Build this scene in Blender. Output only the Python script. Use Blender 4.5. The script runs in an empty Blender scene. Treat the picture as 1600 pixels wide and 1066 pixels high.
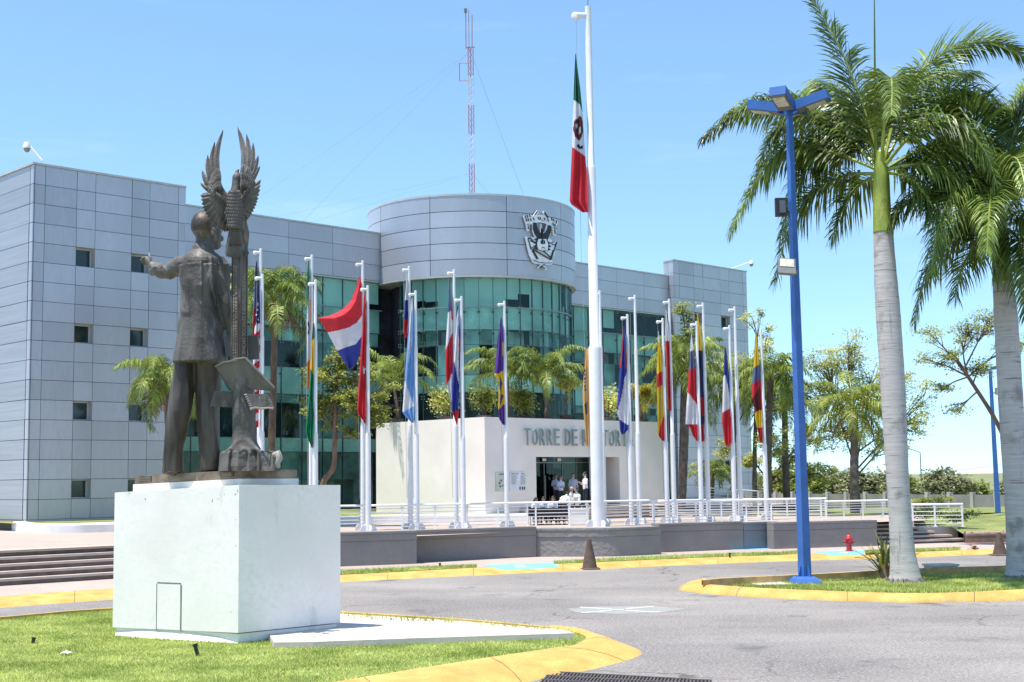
import bpy, bmesh, math, random
import numpy as np
from mathutils import Vector, Matrix, noise as mnoise
random.seed(7)
R = math.radians
col = bpy.context.scene.collection
# ---------------------------------------------------------------- camera
EYE = 3.2; FPX = 2127.0; PITCH = math.atan(215/FPX); ROLL = 0.0133
FW = Vector((0, math.cos(PITCH), math.sin(PITCH)))
_r0 = Vector((1, 0, 0)); _u0 = Vector((0, -math.sin(PITCH), math.cos(PITCH)))
RT = _r0*math.cos(ROLL) - _u0*math.sin(ROLL); UP = _r0*math.sin(ROLL) + _u0*math.cos(ROLL)
CAM = Vector((0, 0, EYE))
cd = bpy.data.cameras.new('camera'); cam = bpy.data.objects.new('camera', cd); col.objects.link(cam)
mw = Matrix((RT, UP, -FW)).transposed().to_4x4(); mw.translation = CAM; cam.matrix_world = mw
cd.sensor_width = 36; cd.lens = 36*FPX/1600; cd.clip_start = .1; cd.clip_end = 6000
bpy.context.scene.camera = cam
# survey helpers: a bearing read off the photograph turned into a place in the world
def ray(x, y): return FW + RT*((x-800)/FPX) + UP*((533-y)/FPX)
def G(x, y, z=0.0):
    d = ray(x, y); return CAM + d*((z-EYE)/d.z)
def D(x, y, Y):
    d = ray(x, y); return CAM + d*(Y/d.y)
def PL(x, y, O, u):                       # bearing met with a vertical plane: (t, z)
    d = ray(x, y); a = u.x*(-d.y) - u.y*(-d.x)
    rx, ry = -O.x, -O.y
    t = (rx*(-d.y) - ry*(-d.x))/a
    s = (u.x*ry - u.y*rx)/a
    return t, EYE + d.z*s
# ---------------------------------------------------------------- materials
def nodes(m):
    m.use_nodes = True; return m.node_tree.nodes, m.node_tree.links
def rgba(c): return (c[0], c[1], c[2], 1)
def mix_rgb(N, L, a, b, fac, blend='MIX'):
    x = N.new('ShaderNodeMix'); x.data_type = 'RGBA'; x.blend_type = blend
    for sock, v in ((x.inputs[6], a), (x.inputs[7], b)):
        if hasattr(v, 'is_linked'): L.new(v, sock)
        else: sock.default_value = rgba(v)
    if hasattr(fac, 'is_linked'): L.new(fac, x.inputs[0])
    else: x.inputs[0].default_value = fac
    return x.outputs[2]
def noise_fac(N, L, vec, scale, detail=4, lo=.35, hi=.65, rough=.55):
    n = N.new('ShaderNodeTexNoise'); n.inputs['Scale'].default_value = scale; n.inputs['Detail'].default_value = detail
    n.inputs['Roughness'].default_value = rough
    L.new(vec, n.inputs['Vector'])
    r = N.new('ShaderNodeMapRange'); r.inputs[1].default_value = lo; r.inputs[2].default_value = hi
    L.new(n.outputs['Fac'], r.inputs[0]); return r.outputs[0]
def M(name, c, rough=.6, metal=0.0, var=.12, scale=1.5, bump=0.0, bscale=30, isl=0.0, trans=0.0, spec=.5, c2=None, stretch=None, fine=0.0, chip=None):
    m = bpy.data.materials.new(name); N, L = nodes(m); b = N['Principled BSDF']
    b.inputs['Roughness'].default_value = rough; b.inputs['Metallic'].default_value = metal
    b.inputs['Specular IOR Level'].default_value = spec
    g = N.new('ShaderNodeNewGeometry'); vec = g.outputs['Position']
    if stretch:
        mp = N.new('ShaderNodeMapping'); mp.inputs['Scale'].default_value = stretch; L.new(vec, mp.inputs['Vector']); vec = mp.outputs[0]
    lo = [max(0, x*(1-var)) for x in c]; hi = [min(1, x*(1+var)) for x in (c2 or c)]
    out = mix_rgb(N, L, lo, hi, noise_fac(N, L, vec, scale))
    if fine: out = mix_rgb(N, L, out, [x*(1-fine) for x in c], noise_fac(N, L, vec, scale*14, 3, .45, .7))
    if chip:                                # (colour, scale, threshold, stretch z)
        mc = N.new('ShaderNodeMapping'); mc.inputs['Scale'].default_value = (1, 1, chip[3]); L.new(g.outputs['Position'], mc.inputs['Vector'])
        out = mix_rgb(N, L, out, chip[0], noise_fac(N, L, mc.outputs[0], chip[1], 6, chip[2], chip[2]+.06, .65))
    if isl:
        mr = N.new('ShaderNodeMapRange'); mr.inputs[3].default_value = 1-isl; mr.inputs[4].default_value = 1+isl
        L.new(g.outputs['Random Per Island'], mr.inputs[0])
        x = N.new('ShaderNodeVectorMath'); x.operation = 'SCALE'; L.new(out, x.inputs[0]); L.new(mr.outputs[0], x.inputs['Scale']); out = x.outputs[0]
    L.new(out, b.inputs['Base Color'])
    if bump:
        n = N.new('ShaderNodeTexNoise'); n.inputs['Scale'].default_value = bscale; n.inputs['Detail'].default_value = 5
        L.new(vec, n.inputs['Vector'])
        bp = N.new('ShaderNodeBump'); bp.inputs['Strength'].default_value = bump; bp.inputs['Distance'].default_value = .05
        L.new(n.outputs['Fac'], bp.inputs['Height']); L.new(bp.outputs[0], b.inputs['Normal'])
    if trans:
        t = N.new('ShaderNodeBsdfTranslucent'); L.new(out, t.inputs['Color'])
        ms = N.new('ShaderNodeMixShader'); ms.inputs[0].default_value = trans
        L.new(b.outputs[0], ms.inputs[1]); L.new(t.outputs[0], ms.inputs[2]); L.new(ms.outputs[0], N['Material Output'].inputs['Surface'])
    return m
def glass_mat(name, tint, refl=.12, rough=.02):
    m = bpy.data.materials.new(name); N, L = nodes(m); N.remove(N['Principled BSDF'])
    t = N.new('ShaderNodeBsdfTransparent'); t.inputs[0].default_value = rgba(tint)
    g = N.new('ShaderNodeBsdfGlossy'); g.inputs['Roughness'].default_value = rough; g.inputs[0].default_value = (.75, .95, .9, 1)
    ly = N.new('ShaderNodeLayerWeight'); ly.inputs[0].default_value = refl
    mr = N.new('ShaderNodeMath'); mr.operation = 'MULTIPLY_ADD'; mr.inputs[1].default_value = .8; mr.inputs[2].default_value = .03
    L.new(ly.outputs['Fresnel'], mr.inputs[0])
    x = N.new('ShaderNodeMixShader'); L.new(mr.outputs[0], x.inputs[0]); L.new(t.outputs[0], x.inputs[1]); L.new(g.outputs[0], x.inputs[2])
    L.new(x.outputs[0], N['Material Output'].inputs['Surface']); return m
# ---------------------------------------------------------------- mesh builder
class MB:
    def __init__(s): s.v = []; s.f = []; s.mi = []
    def add(s, vs, fs, mi=0):
        o = len(s.v); s.v += [tuple(v) for v in vs]
        for f in fs: s.f.append(tuple(i+o for i in f)); s.mi.append(mi)
    def quad(s, a, b, c, d, mi=0): s.add([a, b, c, d], [(0, 1, 2, 3)], mi)
    def poly(s, pts, mi=0): s.add(pts, [tuple(range(len(pts)))], mi)
    def obox(s, o, a, b, c, mi=0):          # corner + three edge vectors
        o, a, b, c = map(Vector, (o, a, b, c))
        vs = [o, o+a, o+a+b, o+b, o+c, o+a+c, o+a+b+c, o+b+c]
        fs = [(0, 3, 2, 1), (4, 5, 6, 7), (0, 1, 5, 4), (1, 2, 6, 5), (2, 3, 7, 6), (3, 0, 4, 7)]
        if a.cross(b).dot(c) < 0: fs = [f[::-1] for f in fs]
        s.add(vs, fs, mi)
    def cbox(s, c, sx, sy, sz, rz=0, mi=0, rx=0, ry=0):
        m = Matrix.Rotation(rz, 3, 'Z') @ Matrix.Rotation(ry, 3, 'Y') @ Matrix.Rotation(rx, 3, 'X')
        a, b, d = m @ Vector((sx, 0, 0)), m @ Vector((0, sy, 0)), m @ Vector((0, 0, sz))
        s.obox(Vector(c)-(a+b+d)/2, a, b, d, mi)
    def prism(s, poly, z0, z1, mi=0, side=None):
        n = len(poly); ar = sum(poly[i][0]*poly[(i+1) % n][1]-poly[(i+1) % n][0]*poly[i][1] for i in range(n))
        if ar < 0: poly = poly[::-1]
        vs = [(p[0], p[1], z0) for p in poly]+[(p[0], p[1], z1) for p in poly]
        s.add(vs, [tuple(range(n, 2*n))], mi); s.add(vs, [tuple(range(n))[::-1]], mi)
        s.add(vs, [(i, (i+1) % n, n+(i+1) % n, n+i) for i in range(n)], mi if side is None else side)
    def rings(s, rs, mi=0, cap=True, closed=True):
        n = len(rs[0]); vs = [p for r in rs for p in r]; fs = []
        for i in range(len(rs)-1):
            for j in range(n if closed else n-1):
                k = (j+1) % n; fs.append((i*n+j, i*n+k, (i+1)*n+k, (i+1)*n+j))
        if cap: fs += [tuple(range(n))[::-1], tuple(range((len(rs)-1)*n, len(rs)*n))]
        s.add(vs, fs, mi)
    def tube(s, pts, rad, n=8, mi=0, cap=True, ref=None, tw=0):
        pts = [Vector(p) for p in pts]
        if not isinstance(rad, (list, tuple)): rad = [rad]*len(pts)
        rs = []; pn = None
        for i, p in enumerate(pts):
            t = (pts[min(i+1, len(pts)-1)]-pts[max(i-1, 0)]).normalized()
            if pn is None:
                q = Vector(ref) if ref is not None else (Vector((1, 0, 0)) if abs(t.x) < .9 else Vector((0, 1, 0)))
                pn = (q-t*q.dot(t)).normalized()
            else: pn = (pn-t*pn.dot(t)).normalized()
            bn = t.cross(pn); r = rad[i]; ra, rb = r if isinstance(r, (list, tuple)) else (r, r)
            rs.append([p+pn*(ra*math.cos(2*math.pi*j/n+tw))+bn*(rb*math.sin(2*math.pi*j/n+tw)) for j in range(n)])
        s.rings(rs, mi, cap)
    def lathe(s, prof, c, n=16, mi=0, ax=None):
        c = Vector(c)
        s.rings([[c+Vector((r*math.cos(2*math.pi*j/n), r*math.sin(2*math.pi*j/n), z)) for j in range(n)] for r, z in prof], mi)
    def ell(s, c, rx, ry, rz, n=14, k=9, mi=0, rot=None):
        c = Vector(c); rs = []
        for i in range(k+1):
            a = -math.pi/2+math.pi*(i+.02 if i == 0 else (i-.02 if i == k else i))/k
            r = []
            for j in range(n):
                p = Vector((rx*math.cos(a)*math.cos(2*math.pi*j/n), ry*math.cos(a)*math.sin(2*math.pi*j/n), rz*math.sin(a)))
                r.append(c+(rot @ p if rot else p))
            rs.append(r)
        s.rings(rs, mi)
    def build(s, name, mats, parent=None, loc=None, smooth=None, fix=False):
        if not isinstance(mats, (list, tuple)): mats = [mats]
        o3 = Vector(parent.location) if parent is not None else Vector(loc or (0, 0, 0))
        p = parent
        while p is not None and p.parent is not None: p = p.parent; o3 = o3+p.location
        me = bpy.data.meshes.new(name)
        a = np.array(s.v, dtype=np.float64).reshape(-1, 3)-np.array(o3)
        me.from_pydata(a.tolist(), [], s.f)
        for m in mats: me.materials.append(m)
        me.polygons.foreach_set('material_index', s.mi)
        if fix:
            bm = bmesh.new(); bm.from_mesh(me); bmesh.ops.recalc_face_normals(bm, faces=bm.faces[:]); bm.to_mesh(me); bm.free()
        if smooth is not None:
            me.shade_smooth()
            if smooth < 3: me.set_sharp_from_angle(angle=smooth)
        o = bpy.data.objects.new(name, me); col.objects.link(o)
        if parent is not None: o.parent = parent
        else: o.location = o3
        return o
def tag(o, label=None, cat=None, group=None, kind=None):
    if label: o['label'] = label
    if cat: o['category'] = cat
    if group: o['group'] = group
    if kind: o['kind'] = kind
    return o
def thing(name, label, cat, loc, group=None):
    o = bpy.data.objects.new(name, None); col.objects.link(o); o.location = loc; o.empty_display_size = .2
    return tag(o, label, cat, group)
def struct(o): o['kind'] = 'structure'; return o
def remesh(o, voxel, smooth_it=2):
    md = o.modifiers.new('r', 'REMESH'); md.mode = 'VOXEL'; md.voxel_size = voxel
    sm = o.modifiers.new('s', 'SMOOTH'); sm.factor = .5; sm.iterations = smooth_it
    dg = bpy.context.evaluated_depsgraph_get(); dg.update()
    me = bpy.data.meshes.new_from_object(o.evaluated_get(dg)); old = o.data
    o.modifiers.clear(); me.name = old.name
    if not me.materials:
        for m in old.materials: me.materials.append(m)
    o.data = me; me.shade_smooth(); bpy.data.meshes.remove(old)
    return o
def text_mesh(s, size, depth, sx=1.0, spacing=1.0):
    c = bpy.data.curves.new('t', 'FONT'); c.body = s; c.size = size; c.extrude = depth; c.space_character = spacing; c.resolution_u = 2
    o = bpy.data.objects.new('t', c); col.objects.link(o)
    dg = bpy.context.evaluated_depsgraph_get(); dg.update()
    me = bpy.data.meshes.new_from_object(o.evaluated_get(dg))
    vs = [(v.co.x*sx, v.co.y, v.co.z) for v in me.vertices]; fs = [tuple(p.vertices) for p in me.polygons]
    bpy.data.objects.remove(o); bpy.data.curves.remove(c); bpy.data.meshes.remove(me)
    return vs, fs
def put_text(mb, s, size, depth, O, ux, uy, mi=0, sx=1.0, spacing=1.0, width=None, height=None, anchor='l'):
    vs, fs = text_mesh(s, size, depth, sx, spacing); O, ux, uy = Vector(O), Vector(ux), Vector(uy); n = ux.cross(uy)
    xs = [v[0] for v in vs]; ys = [v[1] for v in vs]; kx = width/(max(xs)-min(xs)) if width else 1; ky = height/(max(ys)-min(ys)) if height else 1
    mb.add([O+ux*((v[0]-min(xs))*kx)+uy*((v[1]-min(ys))*ky)+n*(v[2]+depth) for v in vs], fs, mi)
def smoothpoly(pts, n=6):                   # Catmull-Rom through points
    out = []; P = [Vector(p) for p in pts]
    for i in range(len(P)-1):
        a, b, c, d = P[max(i-1, 0)], P[i], P[i+1], P[min(i+2, len(P)-1)]
        for k in range(n):
            t = k/n; out.append(.5*((2*b)+(c-a)*t+(2*a-5*b+4*c-d)*t*t+(3*b-a-3*c+d)*t**3))
    return out+[P[-1]]
# ---------------------------------------------------------------- light
sc = bpy.context.scene
SUN_EL = 74; SUN_AZ = Vector((-.88, -.47)).normalized()
w = bpy.data.worlds.new('World'); sc.world = w; w.use_nodes = True
N, L = w.node_tree.nodes, w.node_tree.links
sky = N.new('ShaderNodeTexSky'); sky.sky_type = 'NISHITA'; sky.sun_disc = False
sky.sun_elevation = R(SUN_EL); sky.sun_rotation = math.atan2(SUN_AZ.x, SUN_AZ.y)
sky.altitude = 50; sky.air_density = 1.0; sky.dust_density = 0.0; sky.ozone_density = 1.2
bg = N['Background']; bg.inputs['Strength'].default_value = .15
tc = N.new('ShaderNodeTexCoord'); va = N.new('ShaderNodeVectorMath'); va.inputs[1].default_value = (0, 0, .085); L.new(tc.outputs['Generated'], va.inputs[0]); vn = N.new('ShaderNodeVectorMath'); vn.operation = 'NORMALIZE'; L.new(va.outputs[0], vn.inputs[0]); L.new(vn.outputs[0], sky.inputs['Vector'])
mp = N.new('ShaderNodeMapping'); mp.inputs['Scale'].default_value = (1.2, 1.2, 7)
L.new(tc.outputs['Generated'], mp.inputs['Vector'])
cl = noise_fac(N, L, mp.outputs[0], 2.3, 8, .50, .82, .6)
tint = mix_rgb(N, L, sky.outputs[0], (.87, 1.0, 1.01), 1.0, 'MULTIPLY')
cmix = mix_rgb(N, L, tint, (5.2, 5.6, 6.0), 0.0); 
cm = N.new('ShaderNodeMath'); cm.operation = 'MULTIPLY'; cm.inputs[1].default_value = .30; L.new(cl, cm.inputs[0])
mx = cmix.node; L.new(cm.outputs[0], mx.inputs[0]); L.new(cmix, bg.inputs['Color'])
sl = bpy.data.lights.new('sun', 'SUN'); sl.energy = 4.4; sl.angle = R(.5); sl.color = (1, .945, .86)
so = bpy.data.objects.new('sun', sl); col.objects.link(so); so.location = (-30, 0, 60)
sdir = Vector((SUN_AZ.x*math.cos(R(SUN_EL)), SUN_AZ.y*math.cos(R(SUN_EL)), math.sin(R(SUN_EL))))
so.rotation_euler = sdir.to_track_quat('Z', 'Y').to_euler()
sc.view_settings.view_transform = 'Standard'; sc.view_settings.look = 'None'; sc.view_settings.exposure = .74; sc.view_settings.gamma = 1
sc.cycles.max_bounces = 6; sc.cycles.transparent_max_bounces = 16; sc.cycles.diffuse_bounces = 3
sc.cycles.sample_clamp_indirect = 6
# shared materials
WHITE = M('white_paint', (.78, .765, .74), .45, var=.04, scale=3)
WALLW = M('white_wall_paint', (.84, .785, .73), .7, var=.05, scale=.6, bump=.05)
YEL = M('yellow_kerb_paint', (.53, .325, .074), .75, var=.16, scale=1.6, bump=.12, c2=(.58, .37, .105), fine=.14, chip=((.40, .30, .17), 1.7, .63, 1))
CONC = M('pale_concrete', (.56, .52, .48), .85, var=.1, scale=1.2, bump=.1, fine=.1)
BLACK = M('black_plastic', (.02, .02, .022), .5, var=.1)
# ================================================================ GROUND
Z_SW = .15; Z_PL = 1.14; Z_L = .14; Z_R = .1
GRASS = M('lawn_soil', (.21, .29, .05), .9, var=.25, scale=1.1, bump=.5, bscale=40, c2=(.30, .34, .09), fine=.35)
BLADE = M('grass_blade', (.36, .46, .085), .7, var=.25, scale=.8, isl=.5, trans=.4, c2=(.50, .53, .17), chip=((.40, .36, .17), 1.1, .62, 1))
DRYG = M('dry_field', (.19, .20, .08), .95, var=.25, scale=.12, bump=.3, bscale=5)
def asphalt():
    m = bpy.data.materials.new('asphalt'); N, L = nodes(m); b = N['Principled BSDF']; b.inputs['Roughness'].default_value = .85
    g = N.new('ShaderNodeNewGeometry'); v = g.outputs['Position']
    mp = N.new('ShaderNodeMapping'); mp.inputs['Rotation'].default_value = (0, 0, R(-27)); mp.inputs['Scale'].default_value = (.12, .55, 1); L.new(v, mp.inputs['Vector'])
    c = mix_rgb(N, L, (.168, .150, .140), (.31, .278, .252), noise_fac(N, L, v, .16, 5, .35, .65))
    c = mix_rgb(N, L, c, (.175, .163, .157), noise_fac(N, L, mp.outputs[0], 1.0, 4, .45, .8))
    c = mix_rgb(N, L, c, (.09, .088, .088), noise_fac(N, L, v, 15, 3, .535, .66, .75))
    c = mix_rgb(N, L, c, (.44, .41, .385), noise_fac(N, L, v, 19, 2, .54, .70, .75))
    vo = N.new('ShaderNodeTexVoronoi'); vo.inputs['Scale'].default_value = 3.0; L.new(v, vo.inputs['Vector'])
    r = N.new('ShaderNodeMapRange'); r.inputs[1].default_value = .05; r.inputs[2].default_value = .10; r.inputs[3].default_value = .9; r.inputs[4].default_value = 0
    L.new(vo.outputs['Distance'], r.inputs[0]); c = mix_rgb(N, L, c, (.05, .05, .05), r.outputs[0])
    c = mix_rgb(N, L, c, (.115, .108, .105), noise_fac(N, L, v, .55, 6, .60, .70, .6))
    nv = N.new('ShaderNodeTexNoise'); nv.inputs['Scale'].default_value = .9; nv.inputs['Detail'].default_value = 5; L.new(v, nv.inputs['Vector'])
    vm = N.new('ShaderNodeVectorMath'); vm.operation = 'MULTIPLY_ADD'; vm.inputs[1].default_value = (1.6, 1.6, 0); L.new(nv.outputs['Color'], vm.inputs[0]); L.new(v, vm.inputs[2])
    ve = N.new('ShaderNodeTexVoronoi'); ve.feature = 'DISTANCE_TO_EDGE'; ve.inputs['Scale'].default_value = .16; L.new(vm.outputs[0], ve.inputs['Vector'])
    rc = N.new('ShaderNodeMapRange'); rc.inputs[1].default_value = .002; rc.inputs[2].default_value = .006; rc.inputs[3].default_value = .8; rc.inputs[4].default_value = 0; L.new(ve.outputs['Distance'], rc.inputs[0])
    km = N.new('ShaderNodeMath'); km.operation = 'MULTIPLY'; L.new(rc.outputs[0], km.inputs[0]); L.new(noise_fac(N, L, v, .12, 2, .45, .6), km.inputs[1])
    c = mix_rgb(N, L, c, (.06, .055, .052), km.outputs[0])
    L.new(c, b.inputs['Base Color'])
    n = N.new('ShaderNodeTexNoise'); n.inputs['Scale'].default_value = 25; n.inputs['Detail'].default_value = 4; L.new(v, n.inputs['Vector'])
    bp = N.new('ShaderNodeBump'); bp.inputs['Strength'].default_value = .5; bp.inputs['Distance'].default_value = .03; L.new(n.outputs['Fac'], bp.inputs['Height']); L.new(bp.outputs[0], b.inputs['Normal'])
    return m
ASPH = asphalt()
def paving():
    m = bpy.data.materials.new('pink_paving'); N, L = nodes(m); b = N['Principled BSDF']; b.inputs['Roughness'].default_value = .8
    g = N.new('ShaderNodeNewGeometry'); v = g.outputs['Position']
    mp = N.new('ShaderNodeMapping'); mp.inputs['Rotation'].default_value = (0, 0, R(-27)); L.new(v, mp.inputs['Vector'])
    br = N.new('ShaderNodeTexBrick'); br.inputs['Scale'].default_value = 1; br.offset = 0
    br.inputs['Color1'].default_value = (.40, .31, .26, 1); br.inputs['Color2'].default_value = (.45, .36, .305, 1); br.inputs['Mortar'].default_value = (.32, .27, .235, 1)
    br.inputs['Brick Width'].default_value = 1.5; br.inputs['Row Height'].default_value = 1.5; br.inputs['Mortar Size'].default_value = .012
    L.new(mp.outputs[0], br.inputs['Vector'])
    c = mix_rgb(N, L, br.outputs['Color'], (.36, .30, .26), noise_fac(N, L, v, .5, 6, .4, .7))
    c = mix_rgb(N, L, c, (.48, .40, .345), noise_fac(N, L, v, 9, 3, .5, .75))
    L.new(c, b.inputs['Base Color']); return m
PAVE = paving()
# dry terrain to the horizon
mb = MB(); mb.quad((-3000, -500, -.03), (3000, -500, -.03), (3000, 4500, -.03), (-3000, 4500, -.03))
struct(mb.build('ground', DRYG))
mb = MB(); mb.quad((-90, 3, 0), (90, 3, 0), (90, 62, 0), (-90, 62, 0)); struct(mb.build('road', ASPH))
KJ = M('kerb_joint', (.20, .14, .06), .9)
def G2(p, z): v = G(p[0], p[1], z); return v
def kerb(name, outer, inner, zt, mats, n=8, extra=None):
    o = smoothpoly([G2(p, 0) for p in outer], n); i = smoothpoly([G2(p, zt) for p in inner], n)
    m = MB(); rows = [[], [], [], [], []]
    for a, b in zip(o, i):
        d = b-a; rows[0].append(a+Vector((0, 0, -.06))); rows[1].append(a)
        rows[2].append(Vector((a.x+d.x*.25, a.y+d.y*.25, zt*.55))); rows[3].append(Vector((a.x+d.x*.6, a.y+d.y*.6, zt*.95))); rows[4].append(b)
    e = [b+(b-a).normalized()*.12 for a, b in zip(o, i)]
    rows.append([Vector((p.x, p.y, zt-.01)) for p in e]); rows.append([Vector((p.x, p.y, -.05)) for p in e])
    m.rings(rows, 0, cap=False, closed=False)
    acc = 0
    for q in range(1, len(o)-1):            # casting joints
        acc += (o[q]-o[q-1]).length
        if acc > 3.0:
            acc = 0; t = (o[q+1]-o[q-1]).normalized()*.011
            for a_, b_ in ((1, 2), (2, 3), (3, 4)):
                u = Vector((0, 0, .005)); m.quad(rows[a_][q]-t+u, rows[a_][q]+t+u, rows[b_][q]+t+u, rows[b_][q]-t+u, 1)
    return m.build(name, [mats, KJ], smooth=R(60), fix=False), o, i
# far kerb and pavement
FKO = [(-260, 976), (0, 950), (175, 937), (533, 910), (800, 896.8), (1000, 886.3), (1200, 878), (1440, 870.5), (1550, 866), (1800, 855)]
FKI = [(-260, 957), (0, 932), (175, 919.5), (533, 897), (800, 884), (1000, 874.5), (1200, 867), (1440, 861), (1550, 857.5), (1800, 847)]
k, fo, fi = kerb('kerb', FKO, FKI, Z_SW, YEL); struct(k)
mb = MB(); L1 = [Vector((p.x, p.y, Z_SW-.004)) for p in fi]
mb.add(L1+[Vector((p.x+3.0*(p.x > 0)*.2, max(p.y+6, 75), Z_SW-.004)) for p in L1], [(i, i+1, len(L1)+i+1, len(L1)+i) for i in range(len(L1)-1)])
pav = mb.build('pavement', PAVE); struct(pav)
def sheet(name, pts, z, mat, th=None):
    m = MB(); q = [G2(p, z) for p in pts]
    if th: m.prism([(p.x, p.y) for p in q], z-th, z)
    else: m.poly(q)
    return m.build(name, mat, fix=True)
# grass strips between kerb and pavement, blue access ramps
def blades(pts, z, n, h, name, mat, wd=.006, jitter=.5, seed=1):
    rng = np.random.default_rng(seed); P = np.array([[G2(p, z).x, G2(p, z).y] for p in pts])
    lo, hi = P.min(0), P.max(0); out = []
    def inside(q):
        c = np.zeros(len(q), bool); j = len(P)-1
        for i in range(len(P)):
            a, b = P[i], P[j]; dy = (b[1]-a[1]) or 1e-9
            c ^= ((a[1] > q[:, 1]) != (b[1] > q[:, 1])) & (q[:, 0] < (b[0]-a[0])*(q[:, 1]-a[1])/dy+a[0]); j = i
        return c
    while sum(map(len, out)) < n:
        q = rng.random((n, 2))*(hi-lo)+lo; out.append(q[inside(q)])
    q = np.concatenate(out)[:n]; a = rng.random(n)*6.28; hh = h*(.5+rng.random(n)); ln = rng.normal(0, jitter, (n, 2))*hh[:, None]
    dx = np.stack([np.cos(a), np.sin(a)], 1)*wd*(1+rng.random(n))[:, None]
    z0 = np.full((n, 1), z-.01)
    A = np.concatenate([q-dx, z0], 1); B = np.concatenate([q+dx, z0], 1); T = np.concatenate([q+ln, (z+hh)[:, None]], 1)
    v = np.stack([A, B, T], 1).reshape(-1, 3); f = np.arange(3*n).reshape(-1, 3)
    me = bpy.data.meshes.new(name); me.from_pydata(v.tolist(), [], f.tolist()); me.materials.append(mat)
    o = bpy.data.objects.new(name, me); col.objects.link(o); o['kind'] = 'stuff'; return o
STR1 = [(400, 905), (533, 897.6), (640, 892), (745, 886.3), (745, 883.3), (640, 887.8), (533, 892.5), (400, 900)]
STR2 = [(866, 880.8), (1000, 874.8), (1130, 869.5), (1262, 865), (1262, 862.3), (1130, 866), (1000, 871), (866, 878)]
STR3 = [(1352, 865), (1440, 861.4), (1500, 859.3), (1500, 857.3), (1440, 859), (1352, 862)]
for i, s_ in enumerate((STR1, STR2, STR3)):
    struct(sheet('verge', s_, Z_SW+.012, GRASS)); g = blades(s_, Z_SW+.012, 5000, .08, 'verge_grass', BLADE, .008, seed=i); g['label'] = 'grass of the narrow verge along the yellow kerb'; g['category'] = 'grass'
BLUE = M('blue_ramp_paint', (.20, .50, .68), .75, var=.15, scale=2, fine=.15)
from mathutils.bvhtree import BVHTree
def bvh_of(objs):
    V, F = [], []
    for o in objs:
        b = len(V); V += [o.matrix_basis @ v.co for v in o.data.vertices]; F += [tuple(i+b for i in p.vertices) for p in o.data.polygons]
    return BVHTree.FromPolygons(V, F)
KB = bvh_of([k, pav])
def onk(x, y, dz):                          # the bearing met with kerb or pavement, raised a little
    h = KB.ray_cast(CAM, ray(x, y).normalized()); return h[0]+Vector((0, 0, dz))
def ramp(top, bot, icon):
    m = MB(); n, k = 20, 10; V = []
    for j in range(k+1):
        for i in range(n+1):
            s_ = i/n; xa, xb = top[0][0]+(top[1][0]-top[0][0])*s_, bot[0][0]+(bot[1][0]-bot[0][0])*s_
            ya, yb_ = top[0][1]+(top[1][1]-top[0][1])*s_, bot[0][1]+(bot[1][1]-bot[0][1])*s_; x = xa+(xb-xa)*j/k; y = ya+(yb_-ya)*j/k
            V.append(onk(x, y, .006))
    m.add(V, [(j*(n+1)+i, j*(n+1)+i+1, (j+1)*(n+1)+i+1, (j+1)*(n+1)+i) for j in range(k) for i in range(n)])
    for a in icon: m.poly([onk(x, y, .012) for x, y in a], 1)
    struct(m.build('access_ramp', [BLUE, WHITE], fix=True))
Vp = lambda *a: [np.array(q, float) for q in a]
ramp(Vp((752, 883.5), (868, 879)), Vp((790, 891.5), (873, 887)), [[(803, 884.6), (818, 883.4), (819, 884.4), (804, 885.6)], [(806, 886.8), (822, 885.4), (822, 886.2), (806, 887.6)]])
ramp(Vp((1268, 862), (1350, 860)), Vp((1304, 869), (1351, 867)), [[(1312, 864.0), (1324, 863.4), (1325, 864.2), (1313, 864.8)]])
ramp(Vp((1150, 857.8), (1204, 854)), Vp((1140, 860), (1206, 857.4)), [])
# near island: lawn, apron kerb, slab
KO = [(860, 979.5), (905, 985), (935, 994), (968, 1003.5), (1001, 1018), (988, 1029), (920, 1047), (830, 1064.5), (700, 1092), (560, 1125), (400, 1165)]
KI = [(860, 983), (896, 985.5), (917, 993), (915, 1000), (905, 1007), (885, 1010.5), (850, 1015.5), (780, 1025.5), (650, 1046), (520, 1067), (380, 1092)]
k, ko, ki = kerb('kerb', KO, KI, .17, YEL); struct(k)
LAWN = [(-300, 992), (0, 965.5), (175, 951.5), (370, 949), (533, 958), (720, 969), (860, 982.5), (896, 985.5), (917, 993), (915, 1000), (905, 1007), (885, 1010.5), (850, 1015.5), (780, 1025.5), (650, 1046), (520, 1067), (380, 1092), (-300, 1160)]
struct(sheet('lawn', LAWN, Z_L, GRASS))
g = blades(LAWN, Z_L, 190000, .034, 'lawn_grass', BLADE, .006, .6, 5); tag(g, 'short bright green grass round the white pedestal', 'grass')
m = MB(); bk = smoothpoly([G2(p, .2) for p in [(-300, 991), (0, 964.5), (175, 950.5), (370, 947.5), (533, 956.5), (720, 968), (860, 980.5)]], 6)
m.rings([[p+Vector((0, 0, -.25)) for p in bk], bk, [p+Vector((0, .16, 0)) for p in bk], [p+Vector((0, .2, -.25)) for p in bk]], 0, cap=False, closed=False)
struct(m.build('kerb', YEL))
SLAB = M('worn_slab_concrete', (.60, .53, .47), .85, var=.12, scale=.9, bump=.15, fine=.12)
struct(sheet('slab', [(428, 1004), (490, 1003), (640, 997.5), (897, 989.3), (880, 984), (720, 970.3), (533, 959), (400, 955)], .25, SLAB, .3))
g = blades([(533, 960), (640, 966), (720, 970.5), (880, 984.5), (897, 989), (760, 977.5), (620, 970), (545, 967)], .25, 260, .09, 'slab_weeds', BLADE, .01, .7, 21); tag(g, 'sparse weeds growing from the edge of the pale slab', 'weeds')
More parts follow.
